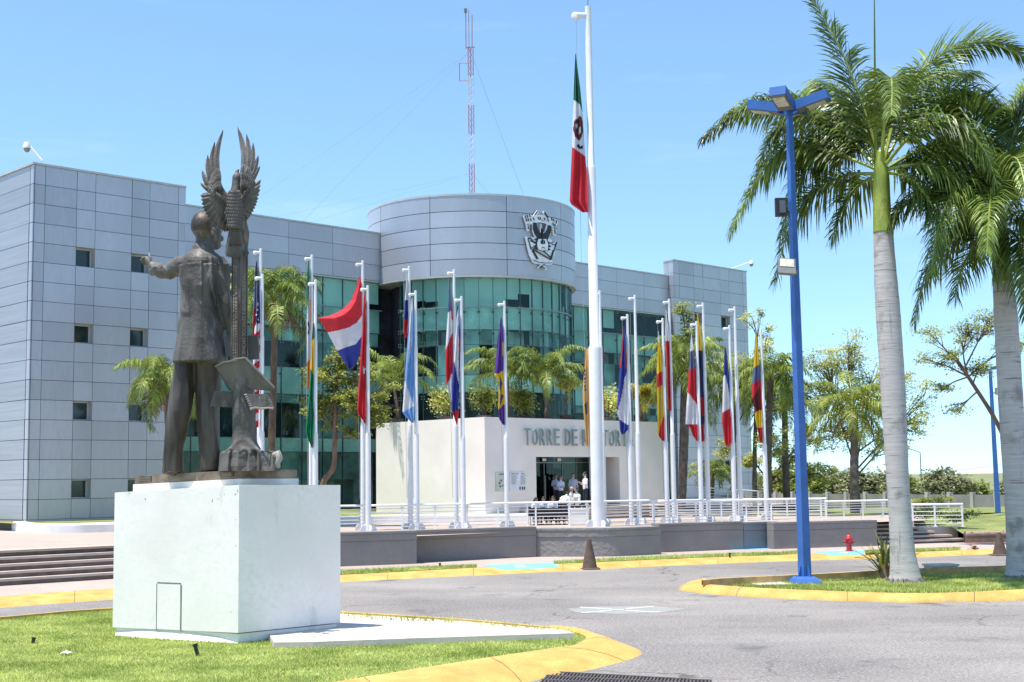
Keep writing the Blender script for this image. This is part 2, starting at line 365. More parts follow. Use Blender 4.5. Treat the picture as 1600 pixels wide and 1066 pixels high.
g = blades([(428, 1004.5), (490, 1003.6), (640, 998), (897, 990), (897, 992), (640, 1000.5), (490, 1006), (428, 1007)], Z_L, 900, .13, 'slab_weeds', BLADE, .008, .7, 22); tag(g, 'longer grass standing along the front edge of the pale slab', 'weeds')
p = G(103, 1021.5, Z_L+.03); m = MB(); m.rings([[p+Vector((x*.6, y*.6, z)) for x, y, z in r_] for r_ in (((-.17, -.08, 0), (-.05, -.1, .03), (.08, -.09, .01), (.2, -.06, .03)), ((-.15, .08, .02), (-.03, .1, .05), (.09, .08, .03), (.16, .1, .02)))], cap=False, closed=False); o = m.build('paper_scrap', WHITE, loc=p); tag(o, 'crumpled white scrap of paper lying on the lawn', 'litter')
# right island
RO = [(1095, 906.5), (1070, 913), (1061, 921), (1090, 926.5), (1150, 931.5), (1250, 937), (1400, 941.5), (1500, 941), (1600, 938), (1800, 926)]
RI = [(1108, 908.5), (1100, 910), (1101, 912), (1120, 914), (1160, 917), (1250, 921.5), (1400, 926.5), (1500, 925.5), (1600, 920.5), (1800, 909)]
k, _, _ = kerb('kerb', RO, RI, .2, YEL); struct(k)
RL = [(1098, 911), (1120, 914.5), (1160, 918), (1250, 922), (1400, 927), (1500, 926), (1600, 921), (1800, 910), (1800, 888), (1600, 893), (1400, 897), (1200, 905.5)]
struct(sheet('lawn', RL, Z_R, GRASS))
g = blades(RL, Z_R, 60000, .07, 'lawn_grass', BLADE, .009, .6, 9); tag(g, 'darker grass on the island under the palms', 'grass')
m = MB(); bk = smoothpoly([G2(p, .33) for p in [(1098, 907), (1130, 903.8), (1200, 900.5), (1280, 896.8), (1360, 892.3), (1400, 890), (1500, 886.5), (1575, 884.3), (1800, 876)]], 5)
m.rings([[p+Vector((0, 0, -.35)) for p in bk], bk, [p+Vector((0, .22, 0)) for p in bk], [p+Vector((0, .3, -.35)) for p in bk]], 0, cap=False, closed=False)
struct(m.build('kerb', M('faded_orange_kerb', (.52, .34, .14), .8, var=.25, scale=3, bump=.2, fine=.3)))
# painted cross on a pale patch of road
m = MB(); PALE = M('pale_road_patch', (.29, .29, .275), .85, var=.12, scale=3, fine=.15); FADW = M('faded_white_line', (.58, .60, .58), .8, var=.25, scale=6)
m.poly([G2(p, .004) for p in [(885, 951), (930, 948), (1020, 947), (1075, 951.5), (1030, 957.5), (960, 959.5), (900, 957)]], 0)
for a, b in (((906, 949), (955, 951.5)), ((908, 957.5), (955, 954)), ((955, 952.4), (975, 952.4)), ((978, 951), (1022, 947.5)), ((978, 954), (1032, 956.6))):
    m.poly([G2((a[0], a[1]-.5), .008), G2((b[0], b[1]-.5), .008), G2((b[0], b[1]+.5), .008), G2((a[0], a[1]+.5), .008)], 1)
struct(m.build('road_marking', [PALE, FADW], fix=True))
# drain grate at the foot of the kerb
o = G(975, 1064, 0); gr = thing('drain_grate', 'dark iron drain grate with bars in the road below the yellow kerb', 'grate', o)
m = MB(); DARKI = M('cast_iron', (.035, .03, .028), .6, var=.3, scale=8); IRON2 = M('worn_iron', (.16, .13, .12), .55, metal=.6, var=.3, scale=9)
a, b, c_ = G(860, 1052, 0), G(1112, 1066, 0), G(1000, 1110, 0)
e1 = (b-a); e2 = Vector((-.25, -1.3, 0)); n_ = e1.normalized()
m.poly([a+Vector((0, 0, .005)), b+Vector((0, 0, .005)), b+e2+Vector((0, 0, .005)), a+e2+Vector((0, 0, .005))]); m.build('pit', DARKI, gr, fix=True)
m = MB()
for i in range(46):
    p = a+e1*(i+.2)/46; m.obox(p+Vector((0, 0, .008)), e1*.5/46, e2, Vector((0, 0, .02)))
for i in range(4): m.obox(a+e2*(i/3)-e2*.02+Vector((0, 0, .006)), e1, e2*.045, Vector((0, 0, .03)))
m.build('bars', IRON2, gr)
# ================================================================ MAIN BUILDING
A1 = R(45.75); U1 = Vector((math.sin(A1), math.cos(A1), 0)); U2 = Vector((-math.cos(A1), math.sin(A1), 0)); NF = -U2
FO = Vector((-17.6, 73.2, 0)); TOP = 18.25; ZB = 1.6
def FP(t, k=0, z=0): return FO + U1*t + NF*k + Vector((0, 0, z))
ALU = M('aluminium_panel', (.46, .472, .515), .42, metal=.45, var=.06, scale=.5, isl=.10, stretch=(1, 1, .25), fine=.05)
ALUS = M('ribbed_aluminium', (.40, .41, .44), .45, metal=.5, var=.07, scale=.6, isl=.05, stretch=(.4, .4, 14))
JOINT = M('dark_joint', (.018, .02, .025), .9, var=.1)
ALUF = M('light_aluminium_frame', (.50, .50, .49), .5, metal=.3, var=.06)
ROOFM = M('roof_membrane', (.4, .4, .4), .9)
GLASS = glass_mat('green_glass', (.55, .78, .725), .11)
GLASSD = glass_mat('green_glass_entrance', (.14, .30, .27), .14)
PANE = M('dark_window_pane', (.012, .03, .034), .06, var=.4, scale=.8, spec=.6)
BLIND = M('roller_blind', (.74, .77, .75), .85, var=.1, scale=.5, isl=.12)
ROOM = M('dark_room', (.035, .04, .055), .9, var=.5, scale=.9)
SPAN = M('spandrel_panel', (.74, .80, .77), .8, var=.22, scale=.7, isl=.15, fine=.1)
STEEL = M('steel_fitting', (.22, .23, .23), .35, metal=.9, var=.1)
ROOM2 = M('office_interior', (.38, .45, .44), .9, var=.4, scale=.8, isl=.5)
bld = thing('office_building', 'grey metal-clad government building with round tower and green glass front', 'building', FP(19.5, 0, ZB))
def panel_wall(name, O, u, n, ts, zs, skip, mats, th=.05, gap=.022, back=True, jog=0.0):
    m = MB(); rnd = random.Random(len(ts)*7+3)
    for i in range(len(ts)-1):
        for j in range(len(zs)-1):
            if (i, j) in skip: continue
            a, b, c, d = ts[i], ts[i+1], zs[j], zs[j+1]; g = gap/2
            q = rnd.uniform(-jog, jog); q2 = rnd.uniform(-jog, jog)
            o = O+u*(a+g)+Vector((0, 0, c+g))+n*(-th+q)
            m.obox(o, u*(b-a-gap)+n*q2, n*th, Vector((0, 0, d-c-gap)), 0)
            if back: m.quad(O+u*a+n*(-th-.02)+Vector((0, 0, c)), O+u*b+n*(-th-.02)+Vector((0, 0, c)), O+u*b+n*(-th-.02)+Vector((0, 0, d)), O+u*a+n*(-th-.02)+Vector((0, 0, d)), 1)
    return m.build(name, mats, bld)
def core(name, O, a, b, z0, z1, mat=None):
    m = MB(); m.obox(O+Vector((0, 0, z0)), a, b, Vector((0, 0, z1-z0))); return m.build(name, mat or JOINT, bld, fix=True)
def window(O, u, n, a, b, c, d, rec=.42, frame=True):
    m = MB(); g = .0
    P = lambda t, z, k: O+u*t+n*k+Vector((0, 0, z))
    for (t0, t1, z0, z1) in ((a, a, c, d), (b, b, c, d)):
        m.quad(P(t0, z0, 0), P(t0, z0, -rec), P(t0, z1, -rec), P(t0, z1, 0))
    m.quad(P(a, c, 0), P(b, c, 0), P(b, c, -rec), P(a, c, -rec)); m.quad(P(a, d, 0), P(b, d, 0), P(b, d, -rec), P(a, d, -rec))
    fw = .07
    for (t0, t1, z0, z1) in ((a, b, c, c+fw), (a, b, d-fw, d), (a, a+fw, c+fw, d-fw), (b-fw, b, c+fw, d-fw)):
        m.obox(P(t0, z0, -rec+.06), u*(t1-t0), n*-.06, Vector((0, 0, z1-z0)))
    w_ = m.build('window', ALUF, bld, fix=False)
    m = MB(); m.quad(P(a+fw, c+fw, -rec+.02), P(b-fw, c+fw, -rec+.02), P(b-fw, d-fw, -rec+.02), P(a+fw, d-fw, -rec+.02)); m.build('pane', PANE, w_)
# ---- left wing: measured joints on the visible face
LC = D(52.6, 250, 63); LO = Vector((LC.x, LC.y, 0))
ts = [0]+[PL(x, y, LO, U1)[0] for x, y in ((66.8, 480), (117, 480), (146.5, 480), (204, 480), (232, 480), (277, 480), (288.5, 480))]
zs = [ZB+(TOP-ZB)*i/18 for i in range(19)]
rows = [18-1-r for r in (4, 8, 12, 16)]
skip = {(c, r) for c in (2, 4) for r in rows}
panel_wall('wing_wall', LO, U1, NF, ts, zs, skip, [ALU, JOINT], jog=.006)
for c in (2, 4):
    for r in rows: window(LO, U1, NF, ts[c], ts[c+1], zs[r], zs[r+1])
W1 = ts[-1]
panel_wall('wing_wall', LO+NF*.04, U2, -U1, [0, .34], zs, set(), [ALU, JOINT], gap=.03)
panel_wall('side_wall', LO+NF*.0, U2, -U1, [.34]+[.34+5.2*i for i in range(1, 7)], zs, set(), [ALUS, JOINT], gap=.025, jog=.012)
core('wing_core', LO+NF*-.5+U1*.08, U1*(W1-.09), U2*30, ZB-.2, TOP-.02)
m = MB()
m.obox(LO+NF*.06-U1*.06+Vector((0, 0, TOP)), U1*(W1+.06), U2*.5, Vector((0, 0, .10))); m.obox(LO-U1*.06+U2*.44+Vector((0, 0, TOP)), U1*.5, U2*30, Vector((0, 0, .10))); m.build('coping', ALUF, bld, fix=True)
m = MB(); m.obox(LO+NF*.08-U1*.02+Vector((0, 0, ZB-.3)), U1*W1, U2*.3, Vector((0, 0, .29))); m.build('base_trim', ALUF, bld, fix=True)
m = MB(); m.obox(LO-U1*.03+U2*.1+Vector((0, 0, Z_PL-.2)), U1*.3, U2*31, Vector((0, 0, ZB-Z_PL+.19))); m.build('base_trim', M('side_plinth', (.24, .21, .195), .8, var=.15), bld, fix=True)
# right-hand return wall of the left wing, back to the recessed front
panel_wall('wing_wall', LO+U1*W1, U2, U1, [0, 2, 4.1], zs, set(), [ALU, JOINT])
# ---- recessed front, metal band above glass
TL0 = -2.5; TL1 = 13.55; TR0 = 26.2; TR1 = 41.4
b3 = [15.32+.9767*i for i in range(4)]
def cutx(xs, lo, hi): return [lo]+[PL(x, 450, FO, U1)[0] for x in xs]+[hi]
panel_wall('roof_band', FO, U1, NF, cutx((318, 384, 451, 520), TL0, TL1), b3, set(), [ALU, JOINT])
panel_wall('roof_band', FO, U1, NF, cutx((964, 1006), TR0, TR1), b3, set(), [ALU, JOINT])
core('rear_block', FO+NF*-1.3+U1*TL0, U1*(TR1-TL0), U2*24, 0, TOP-.03, ROOM)
m = MB(); m.obox(FP(TL0, .05, TOP), U1*(TR1-TL0), U2*24, Vector((0, 0, .09))); m.build('coping', ALUF, bld, fix=True)
for a, b in ((TL0, TL1), (TR0, TR1)): m = MB(); m.obox(FP(a, -.03, 15.24), U1*(b-a), U2*1.25, Vector((0, 0, .07))); m.build('soffit', ALUF, bld, fix=True)
# curtain wall: bands given from the top down (z0, z1, kind)
BANDS = [(13.5, 15.22, 'win'), (12.1, 13.5, 'span'), (11.3, 12.1, 'green'), (9.75, 11.3, 'mix'), (8.2, 9.75, 'span'), (7.7, 8.2, 'green'), (5.7, 7.7, 'mix'), (4.9, 5.7, 'span'), (3.3, 4.9, 'green'), (1.3, 3.3, 'green')]
def curtain(pos, ts, seed, kb=.55, bands=BANDS, dark=.28):
    rnd = random.Random(seed); g = MB(); j = MB(); it = MB()
    for i in range(len(ts)-1):
        a, b = ts[i], ts[i+1]; prev = None
        for (c, d, kind) in bands:
            g.quad(pos(a, 0, c), pos(b, 0, c), pos(b, 0, d), pos(a, 0, d))
            def back(z0, z1, mi, k): it.quad(pos(a, -k, z0), pos(b, -k, z0), pos(b, -k, z1), pos(a, -k, z1), mi)
            if kind == 'span': back(c, d, 2, .22)
            elif kind == 'green': back(c, d, 3, .35 if rnd.random() < .6 else .9)
            else:
                x = rnd.random(); lim = dark if kind == 'win' else .62
                if x < lim: back(c, d, 1, 1.0)
                elif x < lim+.25 and kind == 'win':
                    h = c+(d-c)*rnd.choice((.25, .3, .5)); back(h, d, 0, .3); back(c, h, 1, 1.0)
                else: back(c, d, 0 if kind == 'win' else 3, .3)
        # joints
        pa, pb = pos(a, 0, 0), pos(b, 0, 0); e = (pb-pa).normalized(); nn = (pos(a, 1, 0)-pos(a, 0, 0)).normalized()
        j.obox(pos(a, -.10, bands[-1][0])-e*.013, e*.026, nn*.112, Vector((0, 0, bands[0][1]-bands[-1][0])))
        for (c, d, kind) in bands[:-1]:
            big = kind == 'win'; j.obox(pos(a, -.03, c-.02), (pb-pa), nn*(.07 if big else .04), Vector((0, 0, .06 if big else .03)), 1 if big else 0)
        for z in (15.05, 13.3, 12.0, 11.2, 9.6, 8.0, 4.8):
            for s1 in (-1, 1):
                for s2 in (-1, 1): j.obox(pos(a, .012, z)+e*(.10*s1)-e*.025+Vector((0, 0, .08*s2)), e*.05, nn*.02, Vector((0, 0, .05)), 1)
            if z in (13.3, 12.0, 9.6): j.cbox(pos(a, -.10, z-.25), .14, .12, .10, 0, 0)
    g.build('glazing', GLASS, bld); j.build('mullion', [M('dark_teal_mullion', (.05, .09, .085), .5), M('mullion_rail', (.20, .27, .26), .4)], bld); it.build('blind', [BLIND, ROOM, SPAN, ROOM2], bld)
posf = lambda t, k, z: FP(t, k-.12, z)
n1 = 11; curtain(posf, [TL0+(TL1-TL0)*i/n1 for i in range(n1+1)], 3)
n1 = 10; curtain(posf, [TR0+(TR1-TR0)*i/n1 for i in range(n1+1)], 5, dark=.4)
# ---- round tower
DC = FP(19.9, 1.2); DR = 6.62; DA = math.atan2(NF.y, NF.x)
def posd(R0):
    return lambda t, k, z: DC+Vector((math.cos(t)*(R0+k), math.sin(t)*(R0+k), z))
def dang(x, y, r):                          # bearing met with the tower's round wall
    d = ray(x, y); a = d.x*d.x+d.y*d.y; b = -(d.x*DC.x+d.y*DC.y); c = DC.x**2+DC.y**2-r*r
    s = (-b-math.sqrt(max(0, b*b-a*c)))/a; return math.atan2(d.y*s-DC.y, d.x*s-DC.x)
cuts = [dang(672, 380, DR), dang(792, 380, DR), dang(877, 390, DR)]
stp = cuts[1]-cuts[0]; cuts = [cuts[0]-stp*2, cuts[0]-stp]+cuts+[cuts[2]+.62, cuts[2]+1.24]
cuts[1] = cuts[2]-.62
ZD0, ZD1 = 15.2, 20.0; m = MB(); pd = posd(DR); NS = 14
for i in range(len(cuts)-1):
    for r in range(5):
        z0 = ZD0+(ZD1-ZD0)*r/5+.018; z1 = ZD0+(ZD1-ZD0)*(r+1)/5-.018; g = .018/DR
        an = [cuts[i]+g+(cuts[i+1]-cuts[i]-2*g)*q/NS for q in range(NS+1)]
        rs = [[pd(a, -.05, z0), pd(a, 0, z0), pd(a, 0, z1), pd(a, -.05, z1)] for a in an]
        m.rings(rs, 0)
o = m.build('tower_band', ALU, bld, smooth=R(30), fix=True)
m = MB(); nn_ = 64
m.lathe([(DR-.07, ZD0+.0), (DR-.07, ZD1)], DC, nn_, 1); m.build('tower_core', [ALU, JOINT], bld, smooth=R(30), fix=True)
m = MB(); m.lathe([(DR-.4, ZD1-.02), (DR+.03, ZD1-.02), (DR+.03, ZD1+.1), (DR-.4, ZD1+.1)], DC, nn_); m.build('coping', ALUF, bld, smooth=R(30), fix=True); m = MB()
m.lathe([(DR-1.0, ZD0-.1), (DR+.02, ZD0-.1), (DR+.02, ZD0+.005), (DR-1.0, ZD0+.005)], DC, nn_); m.build('soffit', ALUF, bld, smooth=R(30), fix=True)
RG = DR-.28; N1 = 22; a0 = DA-1.5
tb = [(13.32, 15.12, 'win'), (12.0, 13.32, 'span'), (11.1, 12.0, 'green'), (9.3, 11.1, 'mix'), (8.3, 9.3, 'span'), (6.6, 8.3, 'mix'), (5.2, 6.6, 'green'), (4.0, 5.2, 'mix')]
curtain(posd(RG), [a0+3.0*i/N1 for i in range(N1+1)], 12, bands=tb, dark=.2)
m = MB(); m.lathe([(RG-1.1, 3), (RG-1.1, 15.1)], DC, 40); m.build('tower_core', ROOM, bld, smooth=R(30), fix=True)
# ---- right block
rt0 = PL(1055.5, 560, FO+NF*.5, U1)[0]; RO_ = FP(rt0, .5); TOPR = D(1055.5, 407, RO_.y).z; zs = [ZB+(TOPR-ZB)*i/19 for i in range(20)]; rows = [19-1-r for r in (4, 8, 12, 16)]
xs = (1063, 1085.5, 1099.7, 1126.8, 1140.7, 1162, 1168.3)
ts = [0]+[PL(x, 500, RO_, U1)[0] for x in xs]
skip = {(c, r) for c in (2, 4) for r in rows}
panel_wall('wing_wall', RO_, U1, NF, ts, zs, skip, [ALU, JOINT], jog=.006)
for c in (2, 4):
    for r in rows: window(RO_, U1, NF, ts[c], ts[c+1], zs[r], zs[r+1])
panel_wall('side_wall', RO_, U2, -U1, [0, .5, .95], zs, set(), [ALU, JOINT])
core('wing_core', RO_+NF*-.5+U1*.08, U1*(ts[-1]-.16), U2*20, 0, TOP-.02); core('parapet_core', RO_+NF*-.1+U1*.06, U1*(ts[-1]-.12), U2*.82, TOP, TOPR-.02, ALUF)
panel_wall('wing_wall', RO_+U1*ts[-1], U2, U1, [0, .95], zs, set(), [ALU, JOINT])
m = MB(); m.obox(RO_+NF*.05-U1*.05+Vector((0, 0, TOPR)), U1*(ts[-1]+.1), U2*1.02, Vector((0, 0, .10))); m.build('coping', ALUF, bld, fix=True); m = MB(); m.obox(RO_+NF*.08-U1*.02+Vector((0, 0, ZB-.4)), U1*ts[-1], U2*.4, Vector((0, 0, .39)))
m.build('base_trim', ALUF, bld, fix=True)
# ---- entrance block
BN = D(757, 651, 66); BO = Vector((BN.x, BN.y, 0)); ZT = D(757, 651.5, 66).z; Z0 = 1.25
def BT(x, y=720): return PL(x, y, BO, U1)[0]
tE = BT(1042); bl_len = 8.4
tD0, tD1 = BT(838, 750), BT(940, 750); zD = PL(838, 714, BO, U1)[1]; tN0, tN1 = BT(947, 750), BT(968.5, 750); ZLD = 1.72
def wallseg(m, t0, t1, z0, z1, th=.35): m.obox(BO+U1*t0+Vector((0, 0, z0)), U1*(t1-t0), U2*th, Vector((0, 0, z1-z0)))
m = MB()
wallseg(m, 0, tD0, Z0, zD); wallseg(m, 0, tE, zD, ZT); wallseg(m, tD1, tN0, Z0, zD); wallseg(m, tN1, tE, Z0, zD)
m.obox(BO+U2*.35+Vector((0, 0, Z0)), U1*.35, U2*(bl_len-.35), Vector((0, 0, ZT-Z0)))
m.obox(BO+U1*(tE-.35)+U2*.35+Vector((0, 0, Z0)), U1*.35, U2*(bl_len-.35), Vector((0, 0, ZT-Z0)))
m.obox(BO+U1*.35+U2*.35+Vector((0, 0, ZT-.6)), U1*(tE-.7), U2*bl_len, Vector((0, 0, .25)))
m.obox(BO+U1*tN0+U2*1.3+Vector((0, 0, Z0)), U1*(tN1-tN0), U2*.2, Vector((0, 0, zD-Z0)))      # niche back
m.obox(BO+U1*(tN1)+U2*.35+Vector((0, 0, Z0)), U1*.15, U2*1.15, Vector((0, 0, zD-Z0))); m.obox(BO+U1*(tN0-.15)+U2*.35+Vector((0, 0, Z0)), U1*.15, U2*1.15, Vector((0, 0, zD-Z0)))
porch = m.build('entrance_block', WALLW, bld, fix=False)
# glazed entrance
m = MB(); P = lambda t, k, z: BO+U1*t+U2*k+Vector((0, 0, z))
m.quad(P(tD0, .9, ZLD), P(tD1, .9, ZLD), P(tD1, .9, zD), P(tD0, .9, zD)); m.build('entrance_glazing', GLASSD, porch)
m = MB()
for q in (0, .3, .58, .8, 1): t = tD0+(tD1-tD0)*q; m.obox(P(t-.02, .87, ZLD), U1*.04, U2*.06, Vector((0, 0, zD-ZLD)))
m.obox(P(tD0, .87, ZLD+2.25), U1*(tD1-tD0), U2*.06, Vector((0, 0, .05)))
for q in (.12, .30): t = tD0+(tD1-tD0)*q; m.tube([P(t, .8, ZLD+.4), P(t, .8, ZLD+1.6)], .025, 6)
m.build('door_frame', STEEL, porch)
m = MB()
for q in (.27, .5): t = tD0+(tD1-tD0)*q; m.obox(P(t, .84, ZLD+2.35), U1*.28, U2*.03, Vector((0, 0, .14)))
m.build('sign_plate', WHITE, porch)
m = MB(); m.obox(P(tD0-1, 4.5, Z0), U1*(tD1-tD0+2), U2*.2, Vector((0, 0, zD-Z0+.3))); m.obox(P(tD0-.5, .4, ZLD-.1), U1*(tD1-tD0+1), U2*4.2, Vector((0, 0, .1)))
for q in (.15, .55, .85): t = tD0+(tD1-tD0)*q; m.obox(P(t, 2.8, ZLD), U1*.8, U2*.3, Vector((0, 0, 2.0)), 1)
m.build('lobby', [ROOM, JOINT], porch)
# big letters
LET = M('steel_letter', (.27, .34, .36), .35, metal=.55, var=.08)
zl0, zl1 = PL(816, 696, BO, U1)[1], PL(816, 669.3, BO, U1)[1]
m = MB(); a = BT(816.5, 683); b = BT(987, 683)
for word, x0, x1 in (('TORRE', 816.5, 873.5), ('DE', 879.5, 901.5), ('RECTORIA', 907, 988)):
    ta, tb_ = BT(x0, 683), BT(x1, 683)
    n = len(word); st = (tb_-ta)/n
    for i, ch in enumerate(word):
        w_ = st*.72 if ch != 'I' else st*.24; o_ = ta+st*i+(st*.22 if ch == 'I' else 0)
        put_text(m, ch, 1, .045, P(o_, -.11, zl0), U1, Vector((0, 0, 1)), 0, width=w_, height=zl1-zl0)
m.build('lettering', LET, porch)
# notice board and plaque
m = MB(); ta, tb_ = BT(774, 752), BT(819, 752); za, zb = PL(774, 768, BO, U1)[1], PL(774, 738.5, BO, U1)[1]; tm = ta+(tb_-ta)*.48
PALEG = M('map_panel', (.55, .60, .52), .5); PALEB = M('text_panel', (.72, .75, .80), .5); INK = M('dark_ink', (.06, .07, .08), .7)
m.obox(P(ta, -.05, za), U1*(tm-ta), U2*.04, Vector((0, 0, zb-za)), 0); m.obox(P(tm, -.05, za), U1*(tb_-tm), U2*.04, Vector((0, 0, zb-za)), 1)
h = zb-za; rr = random.Random(4)
def ink(t, z, w_, hh): m.obox(P(t, -.056, z), U1*w_, U2*.006, Vector((0, 0, hh)), 2)
ink(ta+.2, zb-.12*h, .55, .05*h); ink(tm+.1, zb-.1*h, .5, .035*h); ink(tm+.75, zb-.1*h, .25, .035*h)
for i in range(9): ink(ta+.15+rr.random()*.45, za+h*(.15+.6*rr.random()), .05+.06*rr.random(), .05+.05*rr.random())
for c_ in (tm+.1, tm+.72):
    for i in range(10): ink(c_, zb-h*(.18+.05*i), .25+.2*rr.random(), .012*h)
for q in (.62, .78, .92): ink(tm+(tb_-tm)*q, za+.06*h, .09, .16*h)
nb = m.build('notice_board', [PALEG, PALEB, INK], (BO+U1*0).to_tuple() and None, loc=P(ta, 0, za)); tag(nb, 'flat notice board with green map and white text panels on the entrance wall', 'notice board')
m = MB(); zpa, zpb = D(950, 755, 70).z, D(950, 739.5, 70).z
m.obox(P(tN0+.04, 1.25, zpa), U1*.75, U2*.04, Vector((0, 0, zpb-zpa)), 0)
for i in range(5): m.obox(P(tN0+.12, 1.24, zpb-.1-.09*i), U1*.5, U2*.012, Vector((0, 0, .03)), 1)
pq = m.build('plaque', [M('dark_plaque', (.16, .18, .18), .35, metal=.5), STEEL], loc=P(tN0, 1.2, zpa)); tag(pq, 'dark metal plaque on the back of the narrow entrance niche', 'plaque')
# ---- crest on the tower: banner ribbon, spread bird, shield, scroll and crossed stems
def dz(x, y): 
    th = dang(x, y, DR+.3); p = posd(DR+.3)(th, 0, 0); return th, D(x, y, p.y).z
WHT = M('crest_white', (.86, .88, .92), .4, var=.06); INKB = M('crest_black', (.015, .015, .02), .5)
crest = MB(); ce = 9.69/1.0
def cpoly(pts, mi, k0, k1):                 # zoomed survey points on the crest (969 px picture of 100x110 px)
    q = [dz(800+x/9.69, 320+y/9.69) for x, y in pts]; n = len(q)
    f = [posd(DR)(a, k1, z) for a, z in q]; b = [posd(DR)(a, k0, z) for a, z in q]
    crest.add(f+b, [tuple(range(n))]+[(i, (i+1) % n, n+(i+1) % n, n+i) for i in range(n)], mi)
def cline(pts, w_, mi=1, k0=.22, k1=.26):
    for (x0, y0), (x1, y1) in zip(pts[:-1], pts[1:]):
        l = math.hypot(x1-x0, y1-y0) or 1; nx, ny = -(y1-y0)/l*w_/2, (x1-x0)/l*w_/2
        cpoly([(x0+nx, y0+ny), (x1+nx, y1+ny), (x1-nx, y1-ny), (x0-nx, y0-ny)], mi, k0, k1)
# white backing pieces
cpoly([(185, 175), (205, 155), (300, 140), (330, 165), (385, 150), (470, 150), (560, 185), (605, 190), (650, 205), (710, 250), (718, 275), (690, 330), (690, 440), (668, 468), (645, 440), (630, 340), (600, 330), (520, 275), (440, 262), (380, 268), (320, 290), (280, 300), (275, 385), (258, 398), (240, 370), (225, 290)], 0, .12, .2)
cpoly([(335, 165), (385, 100), (405, 78), (428, 95), (400, 150), (370, 170)], 0, .12, .19); cpoly([(485, 108), (500, 95), (520, 120), (560, 175), (580, 215), (545, 205)], 0, .12, .19)
cpoly([(215, 480), (240, 478), (300, 540), (380, 560), (400, 540), (550, 540), (620, 600), (690, 545), (705, 560), (690, 640), (660, 760), (620, 830), (635, 870), (625, 900), (560, 910), (470, 895), (380, 890), (320, 855), (320, 830), (280, 760), (250, 640)], 0, .12, .2)
cpoly([(325, 265), (380, 265), (392, 320), (420, 395), (455, 430), (455, 285), (475, 285), (480, 440), (520, 400), (545, 300), (610, 310), (625, 360), (610, 440), (570, 500), (630, 540), (570, 620), (400, 600), (300, 480), (370, 500), (330, 400)], 0, .12, .195)
cpoly([(410, 965), (470, 915), (530, 970), (550, 985), (545, 960), (480, 890), (455, 890), (415, 945)], 0, .12, .2)
# black bird and details
cpoly([(332, 268), (378, 272), (388, 330), (420, 400), (452, 440), (455, 360), (470, 360), (474, 440), (520, 412), (545, 370), (560, 305), (605, 318), (612, 380), (595, 430), (560, 500), (545, 545), (600, 580), (560, 600), (610, 630), (560, 650), (600, 680), (555, 690), (550, 600), (520, 520), (410, 515), (388, 600), (400, 690), (345, 660), (365, 640), (330, 625), (385, 600), (330, 570), (390, 545), (345, 520), (395, 500), (350, 430), (330, 360)], 1, .2, .25)
cpoly([(405, 520), (520, 520), (550, 600), (545, 680), (500, 700), (430, 690), (392, 640), (388, 580)], 0, .25, .29)
cpoly([(430, 560), (455, 530), (455, 595), (440, 590)], 1, .29, .31); cpoly([(480, 530), (505, 555), (500, 590), (480, 600)], 1, .29, .31)
cline([(465, 285), (465, 600)], 14, 1, .29, .31)
cline([(445, 660), (470, 640), (500, 662)], 8, 1, .29, .31); cline([(420, 690), (480, 700), (520, 690)], 7, 1, .29, .31)
cline([(320, 670), (480, 760), (600, 830)], 16); cline([(480, 690), (600, 800)], 12); cline([(640, 690), (600, 830)], 22); cline([(320, 690), (400, 820)], 24); cline([(250, 500), (300, 680)], 12); cline([(690, 560), (650, 700)], 12); cline([(620, 605), (670, 600)], 10); cline([(290, 540), (350, 570)], 14); cline([(300, 650), (360, 650)], 10)
cline([(330, 840), (420, 870), (520, 880), (620, 880)], 7); cline([(440, 925), (520, 965)], 9); cline([(500, 900), (430, 960)], 9)
cline([(350, 155), (400, 90)], 14); cline([(505, 115), (560, 200)], 16)
for x, y, a in ((215, 180, 0), (245, 172, 0), (285, 165, 0), (230, 230, 0), (260, 225, 0), (300, 225, 0), (340, 215, 1), (415, 205, 1), (445, 205, 0), (505, 215, 1), (560, 235, 1), (620, 215, 0), (650, 235, 0), (690, 260, 0), (640, 290, 0), (670, 310, 0)):
    cline([(x-8, y-22), (x+(6 if a else -2), y+22)], 10)
cline([(240, 295), (275, 290)], 8); cline([(252, 310), (262, 370)], 9); cline([(640, 345), (690, 360)], 8); cline([(660, 370), (668, 440)], 9)
for a, z in (dz(850, 345), dz(846, 395), dz(830, 372), dz(862, 380)):
    p = posd(DR)(a, 0, z); q = posd(DR)(a, .16, z); crest.tube([p, q], .05, 6, 1)
crest.build('crest', [WHT, INKB], bld, fix=True)
# ---- roof mast with guys
md_ = DC+U2*2; mb_ = D(737.5, 297, md_.y); MZ = ZD1+.05; mx_ = mb_.x
mast = thing('radio_mast', 'slender red and white lattice radio mast rising behind the round tower', 'mast', (mx_, md_.y, MZ-.2))
RED = M('mast_red', (.36, .11, .10), .6); MWH = M('mast_white', (.50, .50, .56), .6); s_ = .17; zt = D(735, 74, md_.y).z; ztop = D(733, 16, md_.y).z; m = MB(); nseg = 30
cs = [(-s_, -s_*.6), (s_, -s_*.6), (0, s_)]
for i in range(nseg):
    z0 = MZ-.2+(zt-MZ+.2)*i/nseg; z1 = MZ-.2+(zt-MZ+.2)*(i+1)/nseg; c = 0 if (i//5) % 2 == 0 else 1
    for a, b in ((0, 1), (1, 2), (2, 0)):
        pa, pb = cs[a], cs[b]
        m.tube([(mx_+pa[0], md_.y+pa[1], z0), (mx_+pa[0], md_.y+pa[1], z1)], .024, 5, c)
        m.tube([(mx_+pa[0], md_.y+pa[1], z0), (mx_+pb[0], md_.y+pb[1], z1)], .013, 4, c)
m.build('lattice', [MWH, RED], mast)
